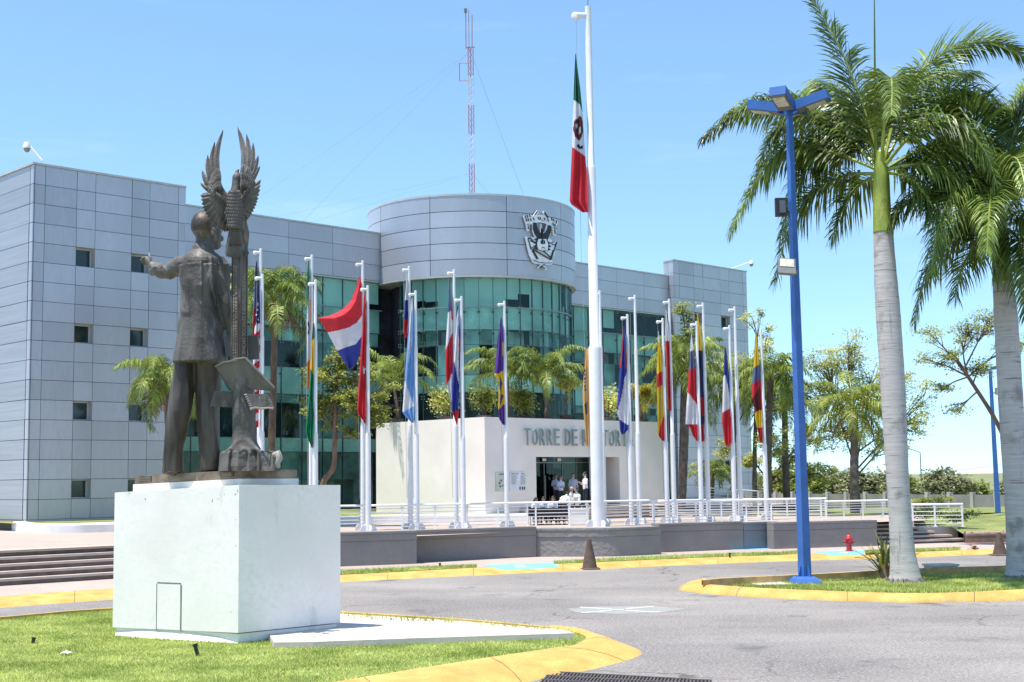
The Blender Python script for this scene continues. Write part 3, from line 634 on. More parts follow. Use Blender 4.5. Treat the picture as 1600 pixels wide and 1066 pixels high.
m = MB(); m.tube([(mx_-.1, md_.y, zt-.3), (mx_-.1, md_.y, ztop)], .022, 5); m.tube([(mx_-.3, md_.y, zt+4.2), (mx_+.1, md_.y, zt+4.2)], .035, 5); m.build('aerial', [RED], mast); m = MB(); m.tube([(mx_-.3, md_.y, zt-.1), (mx_-.3, md_.y, zt+2.6)], .03, 5); m.tube([(mx_+.1, md_.y, zt), (mx_+.12, md_.y, zt+2.2)], .03, 5); m.tube([(mx_-.3, md_.y, zt), (mx_+.3, md_.y, zt)], .03, 5)
m.build('side_aerial', [RED], mast); m = MB(); m.cbox((mx_-.3, md_.y, zt+2.5), .2, .2, .25); m.build('antenna_box', STEEL, mast)
m = MB()
for z in (zt-1.6, zt-15.5):
    if z <= MZ: continue
    m = MB(); m.tube([(mx_-.2, md_.y-.1, z+.5), (mx_-.75, md_.y-.1, z+.5), (mx_-.75, md_.y-.1, z-.7), (mx_-.2, md_.y-.1, z-.7)], .03, 4); m.build('bracket', RED, mast)
m = MB(); WIRE = M('guy_wire', (.30, .38, .46), .5, metal=.3)
for z in (zt-.3, zt-8.5):
    for p in (FP(35, -6, TOP), FP(5, -6, TOP), FP(12, -18, TOP), FP(28, 0, TOP), FP(8, -1, TOP)): m.tube([(mx_, md_.y, z), p], .006, 4)
m.build('guy_wire', WIRE, mast)
# ---- roof cameras
def rcam(base, elbow, head, label):
    t = thing('security_camera', label, 'camera', base); m = MB(); m.tube([base, elbow], .05, 6); m.build('arm', WHITE, t)
    m = MB(); h = Vector(head); m.lathe([(.02, .32), (.12, .3), (.19, .1), (.19, 0)], h, 12); m.build('housing', WHITE, t, smooth=R(40), fix=True)
    m = MB(); m.ell(h+Vector((0, 0, 0)), .16, .16, .2, 12, 7); m.build('dome', M('camera_dome', (.25, .24, .22), .2), t, smooth=4)
y_ = LO.y+1.2; rcam(D(66, 252, y_), D(42, 223, y_), D(42, 232, y_), 'white dome camera on a slanting arm above the left roof corner')
y_ = RO_.y+U1.y*ts[-1]+1; rcam(D(1143, 420, y_), D(1174, 409, y_), D(1174, 413, y_), 'white dome camera on a long arm above the right roof corner')
# ================================================================ PLAZA, WALLS, STEPS, RAILINGS, PLANTERS
GREYW = M('grey_wall_paint', (.235, .213, .205), .75, var=.10, scale=.7, bump=.25, bscale=7, fine=.06)
GREYR = M('rough_grey_render', (.235, .222, .215), .8, var=.10, scale=.7, bump=.9, bscale=6)
BLUEW = M('blue_grey_wall', (.185, .20, .23), .75, var=.12, scale=.8, bump=.2)  # bluer grey for one short stretch of wall
RISER = M('brown_riser', (.13, .098, .083), .8, var=.2, scale=3)
TREAD = M('pale_tread', (.48, .395, .34), .8, var=.08, scale=2)
BRICK = M('red_brick', (.24, .135, .095), .85, var=.2, scale=6, bump=.4, stretch=(1, 1, 5))
fe = [G(x, y, Z_PL) for x, y in ((-300, 873), (0, 861), (175, 853), (380, 843))]
we = [G(x, y, Z_SW) for x, y in ((480, 887), (651, 880.5), (835, 870), (1033, 863.5), (1182, 857), (1370, 852.5))]
m = MB(); pp = fe+[Vector((p.x+.05, p.y+.12, Z_PL)) for p in we]+[G(1376, 815.5, Z_PL), G(1446, 813.5, Z_PL), G(1440, 804, Z_PL), G(1290, 806, Z_PL), G(1080, 807, Z_PL), Vector((14, 92, Z_PL)), Vector((24, 102, Z_PL)), Vector((24, 130, Z_PL)), Vector((-80, 130, Z_PL)), Vector((-80, 45, Z_PL))]
m.poly([(p.x, p.y, Z_PL) for p in pp]); struct(m.build('plaza', PAVE, fix=True))
m = MB(); ed_ = [fe[-1], we[0]]
for a, b in zip(ed_[:-1], ed_[1:]):
    a, b = Vector((a.x+.06, a.y+.6, 0)), Vector((b.x+.06, b.y+.2, 0)); m.quad(a, b, b+Vector((0, 0, Z_PL-.004)), a+Vector((0, 0, Z_PL-.004)))
struct(m.build('plaza_edge', CONC))
# left steps
m = MB(); b0, b1 = G(-300, 935, Z_SW), G(370, 892, Z_SW); e = (b1-b0); nrm = Vector((-e.y, e.x, 0)).normalized(); hs = (Z_PL-Z_SW)/5
for i in range(5):
    o_ = b0+nrm*(.38*i); z = Z_SW+hs*i
    a, b = Vector((o_.x, o_.y, z)), Vector((o_.x, o_.y, z))+e
    up = Vector((0, 0, hs)); m.quad(a, b, b+up, a+up, 0)
    lip = nrm*-.03
    m.obox(a+up-Vector((0, 0, .07))+lip, e, nrm*(.42 if i < 4 else .8), Vector((0, 0, .075)), 1)
struct(m.build('steps', [RISER, TREAD]))
# retaining walls
def rwall(name, pts, ytop, th, label, mat, cap=.03, curve=False, bands=True):
    q = [G(x, y, Z_SW) for x, y in pts]
    if curve: q = smoothpoly(q, 8)
    zt = D(pts[0][0], ytop, q[0].y).z if ytop else Z_PL+.1
    t = thing(name, label, 'wall', q[0]); m = MB(); f = []; b_ = []
    for i, p in enumerate(q):
        d = (q[min(i+1, len(q)-1)]-q[max(i-1, 0)]).normalized(); n_ = Vector((-d.y, d.x, 0)); f.append(p); b_.append(p+n_*th)
    m.prism([(p.x, p.y) for p in f]+[(p.x, p.y) for p in b_[::-1]], Z_SW-.1, zt-.34); m.build('wall_face', mat, t)
    m = MB(); nn = [(b-a).normalized()*-cap for a, b in zip(f, b_)]
    m.prism([(p.x+v.x, p.y+v.y) for p, v in zip(f, nn)]+[(p.x, p.y) for p in b_[::-1]], zt-.33, zt-.10)
    m.prism([(p.x+v.x*1.6, p.y+v.y*1.6) for p, v in zip(f, nn)]+[(p.x, p.y) for p in b_[::-1]], zt-.09, zt); m.build('wall_cap', mat, t)
    return t, q, zt
rwall('retaining_wall', [(440, 888.5), (651, 880.8)], 835, .9, 'grey painted retaining wall beside the white pedestal', GREYW)
rwall('retaining_wall', [(640, 878.5), (838, 870.2)], 829, .6, 'long grey retaining wall left of the rough curved wall', GREYW)
rwall('retaining_wall', [(836, 870), (890, 870), (960, 869.3), (1033, 866)], 826, .9, 'rough grey curved wall bulging out behind the cone', GREYR, curve=True)
rwall('retaining_wall', [(1030, 863.4), (1162, 858.2)], 818.5, .6, 'grey retaining wall right of the curved wall, below the flagpoles', GREYW)
rwall('retaining_wall', [(1162.5, 858.1), (1215, 856)], 816.6, .6, 'short blue-grey stretch of retaining wall beside the access ramp', BLUEW)
rwall('retaining_wall', [(1209, 858), (1371, 853)], 816.5, .55, 'grey box wall between the blue ramp and the stairs', GREYW)
# right stairs
m = MB(); a = G(1371, 851.5, Z_SW); b = G(1514, 847, Z_SW); e = b-a; nrm = Vector((-e.y, e.x, 0)).normalized(); hs = (Z_PL-Z_SW)/6
for i in range(6):
    o_ = a+nrm*(.34*i); z = Z_SW+hs*i; ee = e*(1-.145*i*.95); p = Vector((o_.x, o_.y, z)); up = Vector((0, 0, hs))
    m.quad(p, p+ee, p+ee+up, p+up, 0); m.obox(p+up-Vector((0, 0, .08))-nrm*.05, ee, nrm*(.43 if i < 5 else .9), Vector((0, 0, .085)), 1)
st = m.build('steps', [RISER, TREAD]); struct(st)
d = e.normalized(); q0 = a+nrm*1.15; L_e = e.length; zc = .86; cw = thing('cheek_wall', 'pale grey cheek wall at the right end of the stairs', 'wall', b+nrm*1.15); m = MB()
m.obox(Vector((q0.x, q0.y, .1))+d*(L_e*.5), d*(L_e*.56), nrm*.3, Vector((0, 0, zc-.2)), 0); m.build('wall_face', CONC, cw)
m = MB(); m.obox(Vector((q0.x, q0.y, zc-.098))+d*(L_e*.49)-nrm*.03, d*(L_e*.58), nrm*.4, Vector((0, 0, .09))); m.build('wall_cap', CONC, cw)
# brick wall and right lawn
bw0 = G(1510, 848.5, Z_SW); bw1 = G(1720, 845, Z_SW); bw = thing('brick_wall', 'low red brick wall holding the lawn at the right edge', 'wall', bw0)
e = bw1-bw0; n_ = Vector((-e.y, e.x, 0)).normalized(); m = MB(); m.obox(bw0-Vector((0, 0, .1)), e, n_*.3, Vector((0, 0, .42))); m.build('brickwork', BRICK, bw)
m = MB(); m.tube([bw0+Vector((0, 0, .36))+n_*.12, bw1+Vector((0, 0, .36))+n_*.12], .14, 10); m.build('coping', M('brick_coping', (.33, .22, .17), .8, var=.15, scale=5), bw, smooth=R(60))
LAWN2 = M('upper_lawn', (.17, .21, .05), .9, var=.2, scale=.8, bump=.5, bscale=25, c2=(.24, .26, .08), fine=.25)
m = MB(); nx, ny = 14, 14; X0 = bw0.x-2.3
cols_ = [X0, X0+1.1, bw0.x-.12, bw0.x+.1]+[bw0.x+.1+60*(i/11)**1.4 for i in range(1, 12)]
for i, x in enumerate(cols_):
    left_ = x < bw0.x
    for j in range(ny+1):
        y = bw0.y+(1.62 if left_ else .28)+e.y/e.x*(x-bw0.x)*.5+52*(j/ny)**1.3
        z0 = .80 if left_ else .46
        m.v.append((x, y, z0+(1.18-z0)*min(1, j/4)-(max(0, j-6)/8)**1.3*1.1+.12*math.sin(x*.7+j)*min(1, j/3)))
for i in range(nx):
    for j in range(ny): k = i*(ny+1)+j; m.f.append((k, k+ny+1, k+ny+2, k+1)); m.mi.append(0)
struct(m.build('lawn', LAWN2, smooth=4))
# planter bench kerbs with grass in front of the building
m = MB(); bp = smoothpoly([G(x, y, Z_PL) for x, y in ((18, 829), (45, 833), (110, 833), (176, 831.2), (300, 828), (420, 823.5), (535, 819.5), (640, 817.5), (740, 816.3), (832, 815.5))], 5)
f, b_ = [], []
for i, p in enumerate(bp):
    d = (bp[min(i+1, len(bp)-1)]-bp[max(i-1, 0)]).normalized(); n_ = Vector((-d.y, d.x, 0)); f.append(p); b_.append(p+n_*.55)
m.rings([[p+Vector((0, 0, 0)) for p in f], [p+Vector((0, 0, .33)) for p in f], [p+(q-p)*.12+Vector((0, 0, .40)) for p, q in zip(f, b_)], [q+Vector((0, 0, .40)) for q in b_], [q for q in b_]], 0, cap=False, closed=False)
o = m.build('planter_kerb', WHITE, loc=bp[0], smooth=R(40)); tag(o, 'long low white kerb edging the planted strip before the building', 'kerb')
m = MB(); far_ = [p+U2*14 for p in b_]
m.add([Vector((p.x, p.y, Z_PL+.33)) for p in b_]+[Vector((p.x, p.y, ZB-.02)) for p in far_], [(i, i+1, len(b_)+i+1, len(b_)+i) for i in range(len(b_)-1)])
struct(m.build('planting_bed', LAWN2))
# entrance landing and steps
def LB(t, k, z): return BO+U1*t-U2*k+Vector((0, 0, z))
m = MB(); nst = 4; hs = (ZLD-Z_PL)/nst; t0 = tD0-1.2; t1 = tE+3
for i in range(nst):
    k = 1.7+.33*(nst-1-i); z = Z_PL+hs*i
    m.quad(LB(t0, k, z), LB(t1, k, z), LB(t1, k, z+hs), LB(t0, k, z+hs), 0)
    m.obox(LB(t0, k+.03, z+hs-.05), U1*(t1-t0), U2*(.40 if i < nst-1 else 1.73), Vector((0, 0, .055)), 1)
m.obox(LB(t0-.02, 1.66, Z_PL), U1*.02, U2*1.66, Vector((0, 0, ZLD-Z_PL)), 1)
struct(m.build('steps', [RISER, TREAD]))
# railings
RAILW = M('white_railing_paint', (.80, .79, .78), .35, var=.03)
def railing(label, line, posts, h, nwire, seed=0, zb=Z_PL, cols=(), dbl=True):
    P = [Vector(p) for p in line]; t = thing('railing', label, 'railing', P[0])
    m = MB(); m.tube([p+Vector((0, 0, h)) for p in P], .045, 8); m.build('handrail', RAILW, t, smooth=R(50))
    for p in posts:
        m = MB(); p = Vector(p); m.cbox(p+Vector((0, 0, h/2)), .07, .05, h-.06); m.cbox(p+Vector((0, 0, h-.1)), .16, .04, .05); m.cbox(p+Vector((0, 0, .02)), .16, .12, .04)
        m.build('post', RAILW, t)
    for i in range(nwire):
        m = MB(); z = h*(.16+.70*i/(nwire-1)); m.tube([p+Vector((0, 0, z)) for p in P], .017, 5); m.build('wire', RAILW, t)
    return t
def onl(xs, line):                          # posts where the bearing x meets the plan polyline
    out = []
    for x in xs:
        for a, b in zip(line[:-1], line[1:]):
            u = (b-a); L_ = u.length; u.normalize(); O2 = Vector((a.x, a.y, 0)); tt, _ = PL(x, 800, O2, Vector((u.x, u.y, 0)).normalized())
            if -.01 <= tt <= L_+.01: out.append(a+u*tt); break
    return out
ln = [G(x, y, Z_PL) for x, y in ((470, 832), (651, 829), (835, 824.5), (915, 823), (1028, 819.5))]
railing('white railing with five wires along the plaza edge, left part', ln, onl((500, 575, 628.5, 680, 730, 778, 824), ln[:3])+onl((837, 889, 917, 946, 997, 1022), ln[2:]), 1.04, 6)
ln = [G(x, y, Z_PL) for x, y in ((1029, 819.3), (1182, 815.5), (1284, 813.5))]
railing('white railing with five wires along the plaza edge, behind the blue lamp post', ln, onl((1046, 1087.5, 1127, 1166, 1205, 1245, 1283), ln), .97, 6)
ln = [G(1290, 812, Z_PL), G(1400, 809, Z_PL)]
railing('white railing above the box wall, running to the palm trunk', ln, onl((1291, 1318, 1348, 1379), ln), .82, 6)
p0_, p1_ = D(1425, 816, 60.35), D(1506, 824, 60.0); p0_.z = p1_.z = .85
railing('short white railing over the cheek wall right of the stairs', [p0_, p1_], [p0_.lerp(p1_, q) for q in (.02, .45, .98)], .98, 5)
p0_, p1_ = LB(tE-.6, 1.5, ZLD), LB(tE+7.5, 1.5, ZLD-.45)
railing('white handrail sloping down beside the entrance block', [p0_, p1_], [p0_.lerp(p1_, q) for q in (.01, .2, .5, .75, .99)], .95, 5)
ln = [G(1015, 809.5, Z_PL), G(1200, 806.8, Z_PL), G(1292, 806, Z_PL)]
railing('rear white railing on the far side of the plaza, behind the right flagpoles', ln, onl((1020, 1058, 1105, 1150, 1185, 1230, 1262, 1290), ln), .86, 6)
# ================================================================ PLANT GENERATORS
def leafmat(name, c, c2=None, isl=.45, trans=.3, rough=.5): return M(name, c, rough, var=.25, scale=.6, isl=isl, trans=trans, c2=c2, spec=.4)
LF_ROYAL = leafmat('royal_palm_leaf', (.062, .108, .019), (.18, .25, .044), rough=.37, trans=.26)
LF_ROYALY = leafmat('yellowing_palm_leaf', (.13, .13, .025), (.26, .21, .04))
LF_QUEEN = leafmat('queen_palm_leaf', (.11, .17, .025), (.25, .31, .06))
LF_YEL = leafmat('yellow_palm_leaf', (.28, .26, .03), (.38, .34, .05))
LF_TREE = leafmat('tree_leaf', (.23, .28, .055), (.36, .39, .10), trans=.5)
LF_PALE = leafmat('pale_tree_leaf', (.42, .46, .12), (.56, .56, .20), trans=.6)
LF_HAZE = leafmat('hazed_leaf', (.24, .26, .13), (.34, .35, .19), trans=.35)  # muted green with distance haze put into the colour
LF_DARK = leafmat('dark_leaf', (.05, .09, .025), (.09, .13, .04))
RACH = M('palm_stalk', (.26, .30, .06), .5, var=.15)
STALK = M('thin_stalk', (.13, .12, .05), .6, var=.2)
BARK = M('brown_bark', (.15, .10, .07), .9, var=.3, scale=4, bump=.8, bscale=14, stretch=(1, 1, .4))
BARKD = M('dark_bark', (.12, .098, .08), .9, var=.3, scale=4, bump=.8, bscale=14)
DEADL = M('dead_frond', (.22, .14, .08), .85, var=.3, scale=3, isl=.4)
def arc(p0, az, el, L_, droop, n=12, pw=1.3):
    p = Vector(p0); out = [p.copy()]
    for i in range(n):
        e_ = el-droop*((i+.5)/n)**pw
        p = p+Vector((math.cos(az)*math.cos(e_), math.sin(az)*math.cos(e_), math.sin(e_)))*(L_/n); out.append(p.copy())
    return out
def frond(m, pts, lf, nl, wd, hang, rnd, mi=0, rmi=1, r0=.035, s0=.14, fwd=.55, sp=.35):
    n = len(pts)-1; m.tube(pts, [r0*(1-.85*i/n) for i in range(n+1)], 5, rmi)
    for k in range(nl):
        s = s0+(1-s0)*(k+rnd.random()*.6)/nl; x = min(s*n, n-1e-4); i = int(x); p = pts[i].lerp(pts[i+1], x-i)
        t = (pts[i+1]-pts[i]).normalized(); sd = t.cross(Vector((0, 0, 1)))
        if sd.length < .1: sd = Vector((1, 0, 0))
        sd.normalize(); upv = sd.cross(t); q = (s-s0)/(1-s0)
        ln_ = lf*(.45+.55*math.sin(math.pi*min(1, q*1.15+.12)))*(.85+.3*rnd.random())*(1 if q < .93 else .7)
        for sg in (-1, 1):
            f_ = fwd+.9*q**3; d = (sd*sg+t*f_+upv*(sp*rnd.uniform(-1, 1.3))).normalized(); d2 = (d+Vector((0, 0, -hang*(.7+.6*rnd.random())))).normalized(); d3 = (d2+Vector((0, 0, -hang*1.2))).normalized()
            w_ = t*wd*(.8+.4*rnd.random()); a = p+d*.02; b = a+d*ln_*.35; c = b+d2*ln_*.35; e = c+d3*ln_*.3
            m.add([a-w_*.5, a+w_*.5, b+w_, b-w_, c+w_*.7, c-w_*.7, e], [(0, 1, 2, 3), (3, 2, 4, 5), (5, 4, 6)], mi)
def palm(name, label, cat, base, top, r, fr, lf, seed, leaf=None, group=None, dead=0, nl=34, bark=None, wd=.032, hang=.8, L_=2.2, el=(.2, 1.35), droop=(1.4, 2.4), rings_=True):
    rnd = random.Random(seed); base, top = Vector(base), Vector(top); t = thing(name, label, cat, base, group)
    m = MB(); n = 18; pts = []; rr = []
    for i in range(n+1):
        s = i/n; pts.append(base.lerp(top, s)+Vector((.06*math.sin(s*3+seed), 0, 0))); rr.append(r*(1.15-.35*s)*(1+(.05 if i % 2 else -.03)))
    m.tube(pts, rr, 9); m.build('trunk', bark or BARK, t, smooth=R(50))
    m = MB()
    for i in range(fr):
        az = 6.283*(i*.382)+rnd.uniform(-.3, .3); e_ = el[0]+(el[1]-el[0])*((i+.5)/fr)
        frond(m, arc(top+Vector((0, 0, .05*i/fr)), az, e_, L_*rnd.uniform(.85, 1.15), rnd.uniform(*droop)), lf, nl, wd, hang, rnd)
    m.build('crown', [leaf or LF_QUEEN, RACH], t)
    if dead:
        m = MB()
        for i in range(dead):
            az = 6.283*i/dead+rnd.random(); frond(m, arc(top-Vector((0, 0, .1)), az, -.5, L_*.7*rnd.uniform(.7, 1.1), 1.0), lf*.6, 14, wd*1.4, 1.6, rnd, 0, 0)
        m.build('dead_fronds', DEADL, t)
    return t
def tree(name, label, base, forks, blobs, nleaf, ls, seed, leaf, bark=None, r=.12, group=None, cat='tree', twigs=26, clus=.5, flat=.5, sparse=False):
    """forks: trunk polyline; blobs: (centre, rx, ry, rz)"""
    rnd = random.Random(seed); base = Vector(base); t = thing(name, label, cat, base, group); m = MB(); lm = MB()
    tr = smoothpoly(forks, 5); n = len(tr); m.tube(tr, [r*(1.25-.6*i/n) for i in range(n)], 8); top = tr[-1]
    tot = sum(b[1]*b[2]*b[3] for b in blobs)
    for (c, rx, ry, rz) in blobs:
        c = Vector(c); k = max(3, int(twigs*rx*ry*rz/tot)); st = tr[int(n*rnd.uniform(.6, .95))]
        mid = st.lerp(c, .5)+Vector((rnd.uniform(-.2, .2), rnd.uniform(-.2, .2), .15*rz)); lim = smoothpoly([st, mid, c], 4); m.tube(lim, [r*.42*(1-.6*i/len(lim)) for i in range(len(lim))], 6)
        for q in range(k):
            while True:
                v = Vector((rnd.uniform(-1, 1), rnd.uniform(-1, 1), rnd.uniform(-1, 1)))
                if .25 < v.length < 1: break
            e = c+Vector((v.x*rx, v.y*ry, v.z*rz)); s = lim[rnd.randrange(len(lim)//2, len(lim))]
            mm = s.lerp(e, .55)+Vector((0, 0, .12*rz*rnd.random())); tw = [s, mm, e]; m.tube(tw, [r*.22, r*.14, r*.06], 4)
            cl = int(nleaf/max(1, twigs)); cr = clus*rnd.uniform(.6, 1.25)
            for j in range(cl):
                w_ = mm.lerp(e, rnd.random()) if rnd.random() < .35 else e
                p = w_+Vector((rnd.gauss(0, cr*.5), rnd.gauss(0, cr*.5), rnd.gauss(0, cr*.5*flat)))
                a = Vector((rnd.gauss(0, 1), rnd.gauss(0, 1), rnd.gauss(0, .5)-.15)).normalized(); b = a.cross(Vector((rnd.gauss(0, .5), rnd.gauss(0, .5), 1))).normalized(); L_ = ls*rnd.uniform(.6, 1.4)
                lm.add([p, p+a*L_*.5+b*L_*.28, p+a*L_, p+a*L_*.5-b*L_*.28], [(0, 1, 2, 3)])
    m.build('trunk', bark or BARKD, t, smooth=R(60)); lm.build('crown', leaf, t); return t
def shrub(name, label, c, rx, ry, h, n, ls, seed, leaf, group=None, cat='shrub', stems=7):
    rnd = random.Random(seed); c = Vector(c); t = thing(name, label, cat, c, group); m = MB(); lm = MB()
    tips = []
    for i in range(stems):
        a = rnd.random()*6.28; q = rnd.random()**.5; e = c+Vector((math.cos(a)*rx*q, math.sin(a)*ry*q, h*rnd.uniform(.45, .95))); m.tube([c+Vector((math.cos(a)*.05, math.sin(a)*.05, 0)), c.lerp(e, .5)+Vector((0, 0, h*.1)), e], [.03*h, .02*h, .008*h], 4); tips.append(e)
    for i in range(n):
        e = rnd.choice(tips); p = e+Vector((rnd.gauss(0, rx*.35), rnd.gauss(0, ry*.35), rnd.gauss(0, h*.2)))
        if p.z < c.z+.03: p.z = c.z+.03+rnd.random()*.1
        a = Vector((rnd.gauss(0, 1), rnd.gauss(0, 1), rnd.gauss(.2, .7))).normalized(); b = a.cross(Vector((rnd.gauss(0, .5), rnd.gauss(0, .5), 1))).normalized(); L_ = ls*rnd.uniform(.6, 1.4)
        lm.add([p, p+a*L_*.5+b*L_*.28, p+a*L_, p+a*L_*.5-b*L_*.28], [(0, 1, 2, 3)])
    m.build('stems', BARKD, t); lm.build('foliage', leaf, t); return t
# ---- terrace pots on the entrance block roof
POT = M('brown_pot', (.075, .055, .05), .7, var=.15); ZTE = ZT-.36
def pot(x, Y, rad, h, label, z=ZTE):
    p = D(x, 650, Y); p.z = z; t = thing('plant_pot', label, 'plant pot', p, 'brown pots on the entrance roof'); m = MB()
    m.lathe([(rad*.6, 0), (rad*.95, h*.9), (rad*1.06, h*.9), (rad*1.06, h), (rad*.9, h), (rad*.85, h*.85)], p, 14); m.build('bowl', POT, t, smooth=R(40))
    m = MB(); m.lathe([(.01, h*.86), (rad*.88, h*.86)], p, 14); m.build('soil', BARKD, t); return p+Vector((0, 0, h*.86))
terr = [(620, 72.5, 'p', 'left end of the roof, behind the paired poles'), (697, 70.5, 's', 'beside the red and blue flags'), (756, 70, 's', 'left of the purple flag'), (797, 70.6, 'p', 'just right of the purple flag pole'), (822, 71.5, 's', 'holding a wide low bush'), (853, 70.5, 'P', 'under the tall drooping palm'), (884, 70.8, 't', 'holding a small round-headed tree'), (948, 74.6, 's', 'right of the tallest flagpole'), (1003, 77, 'y', 'near the right end of the roof')]
for i, (x, Y, k, ds) in enumerate(terr):
    s_ = pot(x, Y, .36, .62 if k != 'P' else .45, 'brown plant pot on the entrance roof, '+ds)
    if k in 'pPy':
        big = k != 'y'
        palm('potted_palm', 'arching palm growing from the roof pot '+ds, 'palm', s_, s_+Vector((-.15 if k == 'p' else 0, .1, 2.1 if big else 1.2)), .09, 15, .8, 20+i, LF_QUEEN if k != 'y' else LF_YEL, 'potted palms on the entrance roof', nl=40, L_=3.3 if big else 2.1, el=(.35, 1.45), droop=(1.7, 2.7), hang=1.0, wd=.034)
    elif k == 't': tree('potted_tree', 'small round-headed tree in the roof pot beside the tall flagpole', s_, [s_, s_+Vector((.03, 0, .7)), s_+Vector((0, 0, 1.3))], [(s_+Vector((0, 0, 1.75)), .55, .5, .4)], 1400, .12, i, LF_PALE, r=.04, twigs=24, clus=.25)
    else: shrub('potted_shrub', 'leafy bush in the roof pot '+ds, s_, .6, .5, 1.35, 1500, .15, 40+i, LF_PALE if i % 2 else LF_TREE, 'potted bushes on the entrance roof')
# ================================================================ MONUMENT
N0 = G(372, 1006, Z_L); N0.z = 0
def on(t, u): return N0+u*t
LCn = D(176, 970, 28.1); LCn.z = 0; UL = (LCn-N0); WL = UL.length; UL.normalize()
WR = PL(532, 870, N0, U1)[0]
zn, zr, zl = D(372, 758, N0.y).z, D(532, 758, (N0+U1*WR).y).z, D(177, 770, LCn.y).z; zb_ = zr+zl-zn
PED = M('pedestal_paint', (.84, .785, .745), .65, var=.05, scale=.7, bump=.12, bscale=4, fine=.02, c2=(.86, .81, .77), chip=((.74, .70, .66), 1.6, .61, .45))
ped = thing('pedestal', 'big white painted concrete block carrying the bronze monument', 'pedestal', N0)
def V3(p, z): return Vector((p.x, p.y, z))
m = MB(); c4 = [N0, N0+U1*WR, N0+U1*WR+UL*WL, N0+UL*WL]; zt4 = [zn, zr, zb_, zl]; zb0 = .34
zb4 = [zb0, zb0, zb0, .30]
m.add([V3(p, z) for p, z in zip(c4, zb4)]+[V3(p, z) for p, z in zip(c4, zt4)], [(0, 3, 2, 1), (4, 5, 6, 7), (0, 1, 5, 4), (1, 2, 6, 5), (2, 3, 7, 6), (3, 0, 4, 7)])
blkm = m
def inset(d): return [N0+U1*d+UL*d, N0+U1*(WR-d)+UL*d, N0+U1*(WR-d)+UL*(WL-d), N0+U1*d+UL*(WL-d)]
m = MB(); m.prism([(p.x, p.y) for p in inset(.05)], -.05, .318); m.build('plinth', PED, ped, fix=True)
# plastered toe on the lawn side
m = MB(); toe = [N0+UL*.02-U1*.03, N0+UL*(WL*.2)-U1*.06, N0+UL*(WL*.5)-U1*.12, N0+UL*(WL*.75)-U1*.13, N0+UL*(WL*.97)-U1*.06]; 
f0 = [V3(p, .08) for p in toe]; t_ = [V3(N0+UL*(WL*q)+U1*.05, z) for q, z in zip((.01, .2, .5, .75, .985), (.15, .27, .33, .31, .22))]
m.add(f0+t_, [(i, i+1, 6+i, 5+i) for i in range(4)]); m.build('plaster_toe', M('cream_plaster', (.74, .73, .68), .8, var=.06), ped, fix=True)
# hatch
ta, za = PL(244.5, 984, N0, UL); tb2, zb2 = PL(283.5, 912, N0, UL); nP = -U1 if UL.cross(Vector((0, 0, 1))).dot(U1) > 0 else U1
nP = Vector((UL.y, -UL.x, 0)); nP = nP if nP.dot(CAM-N0) > 0 else -nP
GRV = M('groove_line', (.16, .17, .16), .9, var=.3, scale=5)  # thin dark strips drawn as the groove round the hatch
m = MB(); q = lambda t, z, k: V3(N0+UL*t+nP*k, z)
w_ = tb2-ta; m.obox(q(ta+w_*.03, za+.02, -.02), UL*w_*.94, nP*.032, Vector((0, 0, zb2-za-.04)), 0)
for (t0, t1, z0, z1) in ((ta-.01, tb2+.01, zb2-.02, zb2+.012), (ta-.015, ta+.012, za, zb2-.025), (tb2-.012, tb2+.01, za, zb2-.025)): m.obox(q(min(t0, t1), z0, -.02), UL*abs(t1-t0), nP*.026, Vector((0, 0, z1-z0)), 1)
m.build('hatch', [PED, GRV], ped, fix=True)
rr = random.Random(5); m = blkm; chip0 = len(m.f)
for i in range(12):
    if rr.random() < .5: tt, zz = rr.random()*.25, .6+2.3*rr.random()
    else: tt, zz = rr.random()*WL, zn-.06-.25*rr.random()
    m.cbox(q(tt, zz, .001), .012+.015*rr.random(), .006, .01+.05*rr.random()**2, math.atan2(UL.y, UL.x), 1)
pb = blkm.build('block', [PED, M('chip_grey', (.34, .34, .32), .9)], ped)
bv = pb.modifiers.new('b', 'BEVEL'); bv.width = .02; bv.segments = 2
# ---- bronze
BRONZE = bpy.data.materials.new('weathered_bronze'); Nn, Ll = nodes(BRONZE); b = Nn['Principled BSDF']; b.inputs['Metallic'].default_value = .15; b.inputs['Roughness'].default_value = .58; b.inputs['Specular IOR Level'].default_value = .35
g = Nn.new('ShaderNodeNewGeometry'); v = g.outputs['Position']
mp = Nn.new('ShaderNodeMapping'); mp.inputs['Scale'].default_value = (1, 1, .3); Ll.new(v, mp.inputs['Vector'])
c = mix_rgb(Nn, Ll, (.078, .067, .060), (.178, .163, .147), noise_fac(Nn, Ll, mp.outputs[0], 2.2, 6, .35, .68))
c = mix_rgb(Nn, Ll, c, (.30, .295, .27), noise_fac(Nn, Ll, mp.outputs[0], 5, 5, .6, .8)); c = mix_rgb(Nn, Ll, c, (.045, .036, .03), noise_fac(Nn, Ll, mp.outputs[0], 3.3, 5, .58, .74))
Ll.new(c, b.inputs['Base Color'])
n = Nn.new('ShaderNodeTexNoise'); n.inputs['Scale'].default_value = 14; n.inputs['Detail'].default_value = 6; Ll.new(v, n.inputs['Vector'])
bp_ = Nn.new('ShaderNodeBump'); bp_.inputs['Strength'].default_value = .35; bp_.inputs['Distance'].default_value = .04; Ll.new(n.outputs['Fac'], bp_.inputs['Height']); Ll.new(bp_.outputs[0], b.inputs['Normal'])
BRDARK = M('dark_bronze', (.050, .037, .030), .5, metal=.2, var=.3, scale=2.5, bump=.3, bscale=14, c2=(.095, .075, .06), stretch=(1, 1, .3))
BRSLAB = M('brown_bronze', (.17, .125, .085), .55, metal=.25, var=.3, scale=2.5, bump=.2, c2=(.24, .19, .13))
